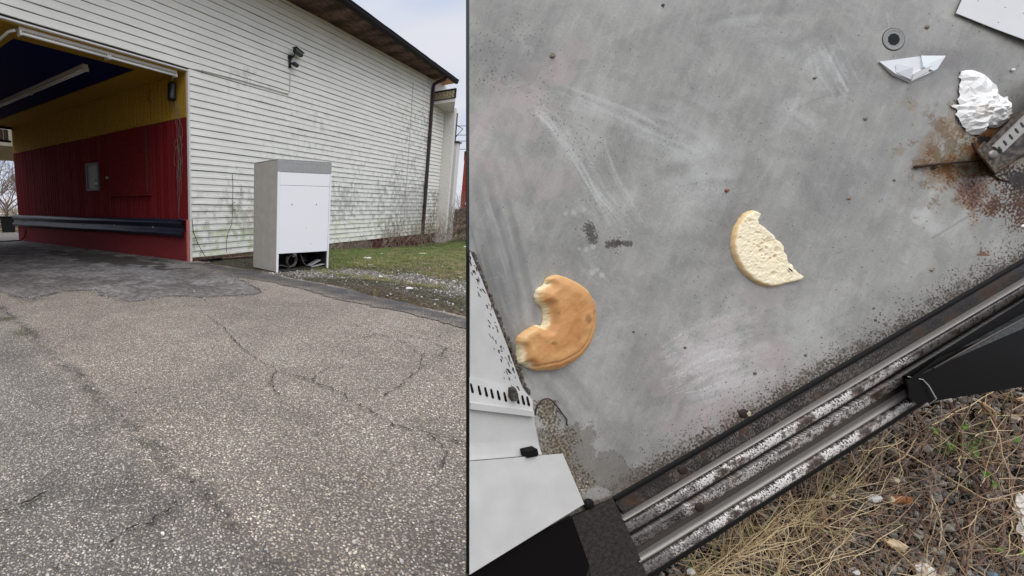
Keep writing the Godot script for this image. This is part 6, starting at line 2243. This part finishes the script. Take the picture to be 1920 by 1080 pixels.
	main.prism([q0.call(1646, 117, 0.0005), q0.call(1672, 142, 0.0005), q0.call(1704, 156, 0.0005), q0.call(1750, 134, 0.0005), q0.call(1762, 113, 0.0005), q0.call(1720, 109, 0.0005)], [q0.call(1645, 117, 0.002), q0.call(1671, 141, 0.004), q0.call(1703, 154, 0.003), q0.call(1747, 134, 0.0035), q0.call(1760, 112, 0.002), q0.call(1715, 108, 0.003)], Color(0.64, 0.65, 0.66))
	part("sheet", main, pm, fs)
	var fa := Soup.new()
	fa.prism([q0.call(1720, 107, 0.003), q0.call(1719, 130, 0.003), q0.call(1740, 136, 0.003), q0.call(1749, 133, 0.003), q0.call(1767, 107, 0.003)], [q0.call(1719, 107, 0.0038), q0.call(1718, 129, 0.0062), q0.call(1739, 136, 0.0052), q0.call(1748, 132, 0.0045), q0.call(1765, 107, 0.0036)], Color(0.68, 0.71, 0.73))
	part("flap", fa, pm, fs)
	var fb := Soup.new()
	fb.prism([q0.call(1700, 155, 0.0035), q0.call(1701, 143, 0.0035), q0.call(1734, 127, 0.0035), q0.call(1730, 137, 0.0035)], [q0.call(1699, 155, 0.0045), q0.call(1700, 142, 0.007), q0.call(1733, 126, 0.0065), q0.call(1729, 137, 0.005)], Color(0.71, 0.71, 0.71))
	part("flap", fb, pm, fs)
	var fc := Soup.new()
	fc.prism([q0.call(1672, 124, 0.0038), q0.call(1671, 140, 0.0038), q0.call(1700, 153, 0.0038), q0.call(1699, 130, 0.0038)], [q0.call(1673, 123, 0.0045), q0.call(1672, 139, 0.0046), q0.call(1699, 152, 0.0044), q0.call(1698, 131, 0.0068)], Color(0.61, 0.63, 0.65))
	part("flap", fc, pm, fs)

	# crumpled tissue: a faceted, pleated heap
	var ta := [1804, 134, 1816, 131, 1833, 132, 1848, 140, 1862, 152, 1873, 168, 1877, 180, 1884, 183, 1892, 180, 1895, 198, 1897, 210, 1893, 222, 1884, 233, 1866, 240, 1852, 236, 1850, 246, 1840, 253, 1826, 252, 1815, 246, 1808, 236, 1800, 228, 1795, 214, 1799, 206, 1786, 200, 1789, 196, 1800, 197, 1797, 186, 1802, 178, 1800, 164, 1805, 152, 1802, 144]
	var tx := 1844.0
	var ty := 192.0
	var tp := outline(ta, tx, ty)
	var tm := tinted(0.85)
	tm.backlight_enabled = true
	tm.backlight = Color(0.22, 0.22, 0.21)
	var pts2 := PackedVector2Array()
	var hs := []
	var tr := Array(tp)
	tr.append(tp[0])
	for i in tp.size():
		for t in 2:
			pts2.append(tp[i].lerp(tp[(i + 1) % tp.size()], t * 0.5))
			hs.append(r.randf_range(0.0003, 0.003))
	var tries := 0
	while pts2.size() < 330 and tries < 8000:
		tries += 1
		var p := Vector2(r.randf_range(-0.044, 0.042), r.randf_range(-0.046, 0.046))
		if not inside(tp, p): continue
		var near := 1e9
		for q in pts2: near = minf(near, q.distance_to(p))
		if near < (0.0052 if p.y > 0.006 and p.x > -0.02 else 0.0026): continue
		var d := line_gap(tr, p)
		var low := smoothstep(0.012, -0.012, p.y)
		pts2.append(p)
		hs.append(0.0125 * pow(clampf(d / 0.020, 0, 1), 0.6) * (0.62 + 0.38 * low) * r.randf_range(0.58, 1.10) + 0.001)
	var ti := Geometry2D.triangulate_delaunay(pts2)
	var tis := Soup.new()
	for i in range(0, ti.size(), 3):
		var mid := (pts2[ti[i]] + pts2[ti[i + 1]] + pts2[ti[i + 2]]) / 3.0
		if not inside(tp, mid): continue
		var cc := Color(0.74, 0.735, 0.72)
		if Vector2((mid.x + 0.010) / 0.010, (mid.y + 0.014) / 0.008).length() < 1.0: cc = cc.lerp(Color(0.42, 0.36, 0.27), r.randf() * 0.7)
		var vs := []
		for k in 3: vs.append(Vector3(pts2[ti[i + k]].x, pts2[ti[i + k]].y, hs[ti[i + k]]))
		tis.tri(vs[0], vs[1], vs[2], cc)
		tis.tri(Vector3(vs[0].x, vs[0].y, 0), Vector3(vs[2].x, vs[2].y, 0), Vector3(vs[1].x, vs[1].y, 0), cc)
	single("crumpled_tissue", tis, tm, lying(tx - 6, ty + 1), "crumpled white tissue wad against the slotted shelf post", "tissue")

	# twig, bent wire, bead, pebbles
	var tw := Soup.new()
	tw.tube([Vector3(-0.045, -0.003, 0.003), Vector3(-0.02, 0.0005, 0.004), Vector3(0.01, 0.003, 0.0035), Vector3(0.043, 0.0052, 0.003)], 0.0022, 0.0014, 7)
	tw.lathe([Vector2(0, 0.003), Vector2(0.0022, 0.002), Vector2(0.003, 0)], Transform3D(Basis(Vector3.RIGHT, PI / 2), Vector3(-0.018, -0.003, 0.002)), 8)
	single("dry_twig", tw, mat(Color(0.34, 0.25, 0.19), 0.85, 0, T.dirt, 20.0), lying(1773, 310), "short brown twig lying at the rust stain's edge", "twig", "", true)
	var bw := Soup.new()
	bw.tube(smooth_line([Vector3(-0.024, -0.006, 0.001), Vector3(-0.023, 0.006, 0.004), Vector3(-0.016, 0.0145, 0.005), Vector3(-0.006, 0.0145, 0.005), Vector3(0.004, 0.004, 0.004), Vector3(0.012, -0.006, 0.003), Vector3(0.0175, -0.0125, 0.002), Vector3(0.0175, -0.018, 0.002), Vector3(0.020, -0.0205, 0.001)]), 0.0011, 0.0009, 6)
	single("bent_wire", bw, mat(Color(0.24, 0.16, 0.12), 0.7, 0.1), lying(1036, 768), "bent rusty brown wire by the liner's corner", "wire", "", true)
	var bead := Soup.new()
	bead.lathe([Vector2(0, 0.003), Vector2(0.0016, 0.0026), Vector2(0.0022, 0.0015), Vector2(0.0018, 0.0006), Vector2(0, 0)], Transform3D(Basis(Vector3.RIGHT, PI / 2), Vector3.ZERO), 12)
	single("white_bead", bead, M.trim_white, lying(1896, 132), "tiny round white bead right of the paper scrap", "bead", "", true)
	var bits := [[1747, 505, 6.5, Color(0.22, 0.19, 0.16), "dark round pebble right of the bagel slice"], [1591, 372, 5.0, Color(0.20, 0.13, 0.08), "small brown seed above the bagel slice's right"], [1641, 600, 4.0, Color(0.07, 0.07, 0.07), "black crumb near the door track, larger of two"], [1638, 578, 3.0, Color(0.07, 0.07, 0.07), "black crumb near the door track, smaller of two"], [1510, 666, 4.0, Color(0.12, 0.11, 0.10), "dark crumb above the track's middle"], [1415, 700, 5.0, Color(0.10, 0.09, 0.085), "black grit in the pale scratched area"], [1400, 775, 9.0, Color(0.40, 0.34, 0.24), "tan flake on the black gasket"], [1363, 357, 6.0, Color(0.22, 0.09, 0.06), "reddish brown crumb above the bagel slice"], [1622, 223, 5.0, Color(0.13, 0.13, 0.12), "black ring-shaped crumb mid floor"], [1527, 147, 4.5, Color(0.10, 0.10, 0.10), "black crumb on the pale wiped patch"], [1243, 10, 4.5, Color(0.05, 0.05, 0.05), "black crumb at the floor's top edge"], [1737, 51, 6.0, Color(0.20, 0.14, 0.10), "brown crumb right of the drain"], [1035, 105, 8.0, Color(0.17, 0.15, 0.12), "grey-brown smear of dried dirt at upper left"], [1188, 622, 4.0, Color(0.10, 0.10, 0.10), "black crumb right of the crusty bagel"], [1676, 338, 4.0, Color(0.11, 0.11, 0.10), "small black crumb left of the twig"], [1284, 652, 4.0, Color(0.08, 0.08, 0.08), "thin black crumb in the scratches"], [1919, 424, 5.0, Color(0.75, 0.73, 0.70), "white chip at the floor's right edge"]]
	for q in bits:
		var m := Soup.new()
		var w: float = q[2] * S
		var ring := []
		var top := []
		for k in 7:
			var an := TAU * k / 7.0
			var rr: float = w * r.randf_range(0.65, 1.0)
			ring.append(Vector3(cos(an) * rr, sin(an) * rr * 0.8, 0))
			top.append(Vector3(cos(an) * rr * 0.6, sin(an) * rr * 0.5, w * r.randf_range(0.3, 0.5)))
		m.prism(ring, top, q[3])
		single("crumb", m, tinted(0.85), lying(q[0], q[1]), q[4], "crumb", "crumbs on the freezer floor")
	# the finest grit
	var gx := []
	var gc := []
	var gm := stone_mesh(9)
	for k in 1100:
		var u: float
		var v: float
		if k < 700:
			u = r.randf_range(1120, 1910)
			v = 783.0 - 0.58 * (u - 1400.0) - absf(r.randfn()) * 34.0
		else:
			u = r.randf_range(890, 1910)
			v = r.randf_range(-20, 700)
			if v > 783.0 - 0.58 * (u - 1400.0) - 4: continue
			if u < 1010 and v > 460: continue
		var sz := r.randf_range(0.0006, 0.0017) if k < 700 else r.randf_range(0.0005, 0.0013)
		gx.append(TP * Transform3D(Basis.from_euler(Vector3(r.randf(), r.randf() * TAU, r.randf())).scaled(Vector3.ONE * sz), fp(u, v, sz * 0.2)))
		gc.append(Color(0.07, 0.062, 0.055) * r.randf_range(0.6, 2.0))
	stuff("crumbs", gm, gx, gc, "fine black grit scattered on the freezer floor", "grit")

# ---------------------------------------------------------------- stony bank with dead grass below the door track

# bank plan: the same units laid on the bank's own face
func gp(u: float, v: float, z := 0.0) -> Vector3:
	return Vector3((u - 1400.0) * 0.000914, (540.0 - v) * 0.000914, z)

func on_bank(u: float, v: float, z := 0.0) -> Transform3D:
	return TG * Transform3D(Basis(), gp(u, v, z))

func gravel_bank() -> void:
	var r := RandomNumberGenerator.new()
	r.seed = 23
	var bk := Soup.new()
	var lo := gp(1130, 1560, -0.28)
	var hi := gp(2050, 560, -0.006)
	bk.box(lo, hi, 0.02, Color(0.10, 0.07, 0.052))
	var o := part("stony_bank", bk, M.soil, self)
	o.transform = TG
	tag(o, "dark soil bank behind the freezer's front edge", "bank", "", "structure")
	# stones
	var st := [stone_mesh(11, 0.75), stone_mesh(12, 0.6), stone_mesh(13, 0.85), stone_mesh(14, 0.7)]
	var sx := [[], [], [], []]
	var sc := [[], [], [], []]
	for k in 12000:
		var u := r.randf_range(1180, 1990)
		var v := r.randf_range(640, 1150)
		var sz := r.randf_range(0.004, 0.009)
		if r.randf() < 0.09: sz = r.randf_range(0.011, 0.017)
		var tone := r.randf_range(0.09, 0.32)
		var c := Color(tone, tone * 0.92, tone * 0.82)
		if r.randf() < 0.08: c = Color(0.36, 0.33, 0.29)
		if r.randf() < 0.18: c = Color(0.17, 0.115, 0.08)
		var i := k % 4
		sx[i].append(TG * Transform3D(Basis.from_euler(Vector3(PI / 2 + r.randfn() * 0.4, r.randfn() * 0.4, r.randf() * TAU)).scaled(Vector3(sz, sz, sz)), gp(u, v, r.randf_range(-0.006, 0.004))))
		sc[i].append(c * r.randf_range(0.8, 1.3))
	for i in 4: stuff("gravel", st[i], sx[i], sc[i], "dark grey gravel of the bank below the door track", "gravel")
	# dead grass: long thin stalks lying about, thickest at the left
	var g := Soup.new()
	var stalk := func(u: float, v: float, ang: float, ln: float, z: float, rad: float, c: Color) -> void:
		var pts := []
		var p := gp(u, v, z)
		var d := Vector3(cos(ang), sin(ang), r.randf_range(-0.05, 0.15))
		var bend := r.randf_range(-0.5, 0.5)
		for j in 6:
			pts.append(p)
			d = d.rotated(Vector3(0, 0, 1), bend / 5.0 + r.randfn() * 0.05)
			p += d * ln / 5.0
			p.z = clampf(p.z + r.randfn() * 0.003, 0.004, 0.05)
		g.tube(pts, rad, rad * 0.5, 3, c)
	for k in 560:
		var t := r.randf()
		var u := r.randf_range(1270, 1560) if t < 0.72 else r.randf_range(1500, 1960)
		var v := lerpf(1090, 830, r.randf()) if t < 0.72 else r.randf_range(760, 1090)
		if t < 0.72: v = maxf(v, 1095 - (u - 1240) * 0.62)
		var c := Color(0.50, 0.37, 0.19).lerp(Color(0.64, 0.52, 0.31), r.randf())
		if r.randf() < 0.25: c = Color(0.30, 0.19, 0.10)
		if r.randf() < 0.05: c = Color(0.24, 0.27, 0.09)
		stalk.call(u, v, r.randf() * TAU, r.randf_range(0.035, 0.13), r.randf_range(0.004, 0.03), r.randf_range(0.00035, 0.0008), c)
	for k in 420:
		var u2 := r.randf_range(1440, 1980)
		stalk.call(u2, r.randf_range(745, 1095), r.randf() * TAU, r.randf_range(0.05, 0.16), r.randf_range(0.006, 0.024), r.randf_range(0.0004, 0.0009), Color(0.20, 0.125, 0.085).lerp(Color(0.46, 0.34, 0.21), r.randf() * r.randf()) * r.randf_range(0.6, 1.2))
	for k in 300:
		var u := r.randf_range(1500, 1980)
		var v := r.randf_range(745, 1090)
		stalk.call(u, v, r.randf() * TAU, r.randf_range(0.02, 0.09), r.randf_range(0.003, 0.02), r.randf_range(0.0003, 0.0007), Color(0.19, 0.115, 0.075) * r.randf_range(0.6, 1.7))
	var go := single("dead_grass", g, tinted(0.75), TG, "tangled straw coloured dead grass over the gravel", "grass")
	go.set_meta("kind", "stuff")
	# crumbled brown leaf and bark litter between the stones
	var lt := Soup.new()
	for k in 1700:
		var p := gp(r.randf_range(1240, 1990), r.randf_range(730, 1110), r.randf_range(0.001, 0.009))
		var w := r.randf_range(0.0015, 0.0055)
		var a := Vector3(r.randfn(), r.randfn(), r.randfn() * 0.4) * w
		var b := Vector3(r.randfn(), r.randfn(), r.randfn() * 0.4) * w
		lt.quad(p, p + a, p + a + b, p + b, Color(0.17, 0.105, 0.07).lerp(Color(0.36, 0.27, 0.18), r.randf() * r.randf()) * r.randf_range(0.5, 1.3))
	tag(single("leaf_litter", lt, tinted(0.9), TG, "crumbled brown leaf litter between the bank's stones", "litter"), "", "", "", "stuff")
	# brambles and stalks one can follow
	var dark := Color(0.085, 0.05, 0.042)
	var tan := Color(0.50, 0.35, 0.19)
	var brown := Color(0.20, 0.11, 0.075)
	var ct := [
		[[1757, 752, 1770, 810, 1785, 860, 1805, 905, 1850, 1000, 1862, 1080], 0.0040, dark, "thick dark bramble stem below the door's left end"],
		[[1812, 750, 1833, 790, 1826, 850, 1815, 900, 1800, 950, 1790, 1000, 1780, 1090], 0.0034, brown, "red-brown bramble crossing down from the door's middle"],
		[[1540, 885, 1650, 866, 1740, 862, 1830, 868, 1930, 872], 0.0024, dark, "long thin dark stem running level under the door"],
		[[1930, 860, 1895, 900, 1870, 960, 1840, 1010, 1798, 1060], 0.0030, brown, "brown stem slanting down at the right edge"],
		[[1500, 935, 1560, 912, 1620, 880, 1660, 850, 1705, 812], 0.0022, tan, "tan stalk rising towards the door's left end"],
		[[1640, 826, 1690, 855, 1760, 890, 1810, 925, 1860, 930, 1930, 927], 0.0020, tan, "long straw stalk running to the right edge"],
		[[1695, 780, 1702, 830, 1700, 860], 0.0020, brown, "short upright brown stalk near the track's end"],
		[[1718, 915, 1735, 970, 1743, 1035], 0.0021, Color(0.60, 0.49, 0.33), "pale stalk standing below the filter tip"],
		[[1760, 945, 1775, 1010, 1782, 1085], 0.0025, brown, "brown stalk in the lower middle of the gravel"],
		[[1630, 1000, 1680, 1045, 1720, 1090], 0.0022, tan, "tan stalk at the picture's lower edge"],
		[[1806, 745, 1835, 770, 1840, 800], 0.0024, tan, "forked tan stem tucked under the door's middle"],
		[[1480, 1000, 1560, 940, 1600, 925, 1660, 940], 0.0017, tan, "thin straw stalk over the dead grass"],
	]
	for q in ct:
		var pts := []
		var a: Array = q[0]
		var mid := gp(a[0], a[1])
		for i in range(0, a.size(), 2): pts.append(gp(a[i], a[i + 1], 0.014 + 0.006 * sin(i * 1.3)) - mid)
		var cv := Curve3D.new()
		for i in pts.size():
			var tg: Vector3 = (pts[mini(i + 1, pts.size() - 1)] - pts[maxi(i - 1, 0)]) / 6.0
			cv.add_point(pts[i], -tg, tg)
		cv.bake_interval = 0.008
		var bp := []
		for p in cv.get_baked_points(): bp.append(p + Vector3(r.randfn(), r.randfn(), r.randfn()) * 0.00035)
		var m := Soup.new()
		m.tube(bp, q[1] * 0.62, q[1] * 0.36, 6, q[2])
		for k in 5:
			var p: Vector3 = bp[r.randi() % bp.size()]
			var dd := Vector3(r.randfn(), r.randfn(), r.randf()).normalized()
			m.tube([p, p + dd * q[1] * 2.5], q[1] * 0.5, 0.0001, 4, q[2])
		single("bramble_stem", m, tinted(0.8), TG * Transform3D(Basis(), mid), q[3], "stem", "dry stems over the gravel", true)
	# seedlings
	var sl := [[1720, 801, "beside the track's end"], [1773, 794, "under the door's left end"], [1747, 830, "in front of the moss clump"], [1793, 845, "right below the moss clump"], [1866, 818, "at the right, upper pair"], [1812, 882, "amid the brown stems"], [1826, 901, "lowest of the middle group"], [1876, 1025, "at the lower right"], [1838, 1018, "lower, beside the slanting stem"], [1895, 770, "nearest the door at right"], [1915, 882, "at the right edge"]]
	for q in sl:
		var s := thing("seedling", "small green seedling in the gravel " + q[2], "seedling", on_bank(q[0], q[1], 0.006), "green seedlings in the gravel")
		var stem := Soup.new()
		stem.tube([Vector3.ZERO, Vector3(0.001, 0.001, 0.012)], 0.0006, 0.0005, 4)
		part("stem", stem, mat(Color(0.28, 0.42, 0.12), 0.6), s)
		for k in 3:
			var an: float = TAU * k / 3.0 + q[0]
			var lf := Soup.new()
			var len_ := r.randf_range(0.006, 0.0095)
			var ax := Vector3(cos(an), sin(an), 0)
			var sd := Vector3(-sin(an), cos(an), 0)
			var base := Vector3(0.001, 0.001, 0.012)
			var prev := [base, base]
			for j in 5:
				var t := (j + 1) / 5.0
				var w := len_ * 0.42 * sin(PI * minf(t * 0.85 + 0.15, 1.0))
				if j == 4: w = 0.0
				var c := base + ax * len_ * t + Vector3(0, 0, 0.003 * sin(t * PI))
				lf.quad(prev[0], prev[1], c + sd * w, c - sd * w)
				prev = [c - sd * w, c + sd * w]
			part("leaf", lf, mat(Color(0.33, 0.46, 0.15), 0.6), s, true)
	var ms := Soup.new()
	for k in 90:
		var p := gp(1800 + r.randfn() * 16, 828 + r.randfn() * 10, 0.008 + r.randf() * 0.012)
		var w := r.randf_range(0.0015, 0.0035)
		ms.tri(p, p + Vector3(r.randfn(), r.randfn(), r.randfn()) * w, p + Vector3(r.randfn(), r.randfn(), r.randfn()) * w, Color(0.09, 0.19, 0.03) * r.randf_range(0.7, 1.6))
	for k in 60:
		var p := gp(1752 + r.randfn() * 12, 833 + r.randfn() * 8, 0.008 + r.randf() * 0.01)
		var w := r.randf_range(0.0015, 0.0035)
		ms.tri(p, p + Vector3(r.randfn(), r.randfn(), r.randfn()) * w, p + Vector3(r.randfn(), r.randfn(), r.randfn()) * w, Color(0.09, 0.19, 0.03) * r.randf_range(0.7, 1.6))
	tag(single("moss_foliage", ms, tinted(0.7), TG, "bright green moss clump below the sliding door", "moss"), "", "", "", "stuff")
	# filter tip, white pebble, leaf, peeled bark pieces, blue scrap
	var ft := thing("cigarette_butt", "tan cigarette butt lying in the gravel", "cigarette butt", on_bank(1660, 930, 0.014))
	var fx := Transform3D(Basis(Vector3(0, 0, 1), PI / 2 - 0.05), Vector3(0.017, 0, 0))
	var f1 := Soup.new()
	f1.lathe([Vector2(0, 0), Vector2(0.0062, 0.0), Vector2(0.0066, 0.001), Vector2(0.0066, 0.028), Vector2(0.0062, 0.0292)], fx, 14)
	part("filter", f1, mat(Color(0.66, 0.40, 0.16), 0.7, 0, T.blotch, 40.0), ft, true)
	var f2 := Soup.new()
	f2.lathe([Vector2(0.0062, 0.029), Vector2(0.0064, 0.033), Vector2(0.005, 0.0345), Vector2(0, 0.034)], fx, 14)
	part("paper_end", f2, mat(Color(0.72, 0.66, 0.55), 0.8), ft, true)
	var wp := mesh_node("white_pebble", stone_mesh(40, 0.75), self)
	wp.transform = TG * Transform3D(Basis(Vector3(0, 0, 1), 0.3).scaled(Vector3(0.026, 0.019, 0.016)), gp(1619, 928, 0.012))
	wp.material_override = M.trim_white
	tag(wp, "smooth white pebble left of the cigarette butt", "pebble")
	var bark := [[[1880, 918, 1893, 914, 1915, 938, 1922, 975, 1918, 1012, 1906, 1036, 1893, 1030, 1889, 1000, 1880, 985, 1884, 960, 1872, 950], "peeled white bark piece at the right edge of the gravel"], [[1690, 1050, 1712, 1046, 1734, 1062, 1728, 1090, 1705, 1095], "curled pale bark piece at the bottom of the gravel"], [[1638, 1006, 1660, 1004, 1684, 1018, 1672, 1026, 1648, 1018], "small tan bark sliver in the gravel"]]
	for q in bark:
		var a: Array = q[0]
		var cu: float = a[0] + 10
		var cv: float = a[1] + 40
		var pl := PackedVector2Array()
		for i in range(0, a.size(), 2): pl.append(Vector2((a[i] - cu) * 0.000914, (cv - a[i + 1]) * 0.000914))
		var nn := noise(300, 70.0, 3)
		var m := pillow(pl, 0.002, func(p, d): return [0.004 + 0.004 * nn.get_noise_2d(p.x, p.y) + 0.003 * smoothstep(0.0, 0.006, d), (Color(0.66, 0.62, 0.55) if d < 0.02 else Color(0.6, 0.5, 0.4)).lerp(Color(0.30, 0.2, 0.14), smoothstep(0.12, 0.4, nn.get_noise_2d(p.x * 3, p.y))) if not q[1].begins_with("small") else Color(0.55, 0.43, 0.28)])
		single("bark_piece", m, tinted(0.85), on_bank(cu, cv, 0.010), q[1], "bark", "peeled bark in the gravel")
	var lf := Soup.new()
	var lp := outline([1884, 742, 1905, 736, 1930, 738, 1934, 748, 1915, 750, 1905, 744, 1892, 748], 1908, 743)
	var nl := noise(301, 60.0, 2)
	single("dry_leaf", pillow(lp, 0.002, func(p, d): return [0.004 + 0.004 * nl.get_noise_2d(p.x, p.y), Color(0.40, 0.29, 0.20)]), tinted(0.8), on_bank(1900, 745, 0.012), "curled brown dry leaf just below the door", "leaf")
	var chips := [[1878, 780, Color(0.55, 0.44, 0.36), "pinkish stone chip below the door at right"], [1837, 1070, Color(0.12, 0.25, 0.36), "small blue plastic scrap at the bottom of the gravel"], [1581, 1062, Color(0.7, 0.69, 0.66), "white chip at the bottom of the dead grass"], [1655, 893, Color(0.62, 0.52, 0.36), "pale wood chip above the cigarette butt"], [1538, 921, Color(0.66, 0.61, 0.52), "cream stone over the dead grass"], [1280, 1062, Color(0.72, 0.70, 0.66), "white paper bit under the track's corner"]]
	for q in chips:
		var m := Soup.new()
		var ring := []
		var top := []
		for k in 6:
			var an := TAU * k / 6.0
			var rr := 0.009 * r.randf_range(0.6, 1.0)
			ring.append(Vector3(cos(an) * rr, sin(an) * rr * 0.75, 0))
			top.append(Vector3(cos(an) * rr * 0.7, sin(an) * rr * 0.55, r.randf_range(0.003, 0.007)))
		m.prism(ring, top, q[2])
		single("stone_chip", m, tinted(0.8), on_bank(q[0], q[1], 0.012), q[3], "chip", "chips in the gravel")
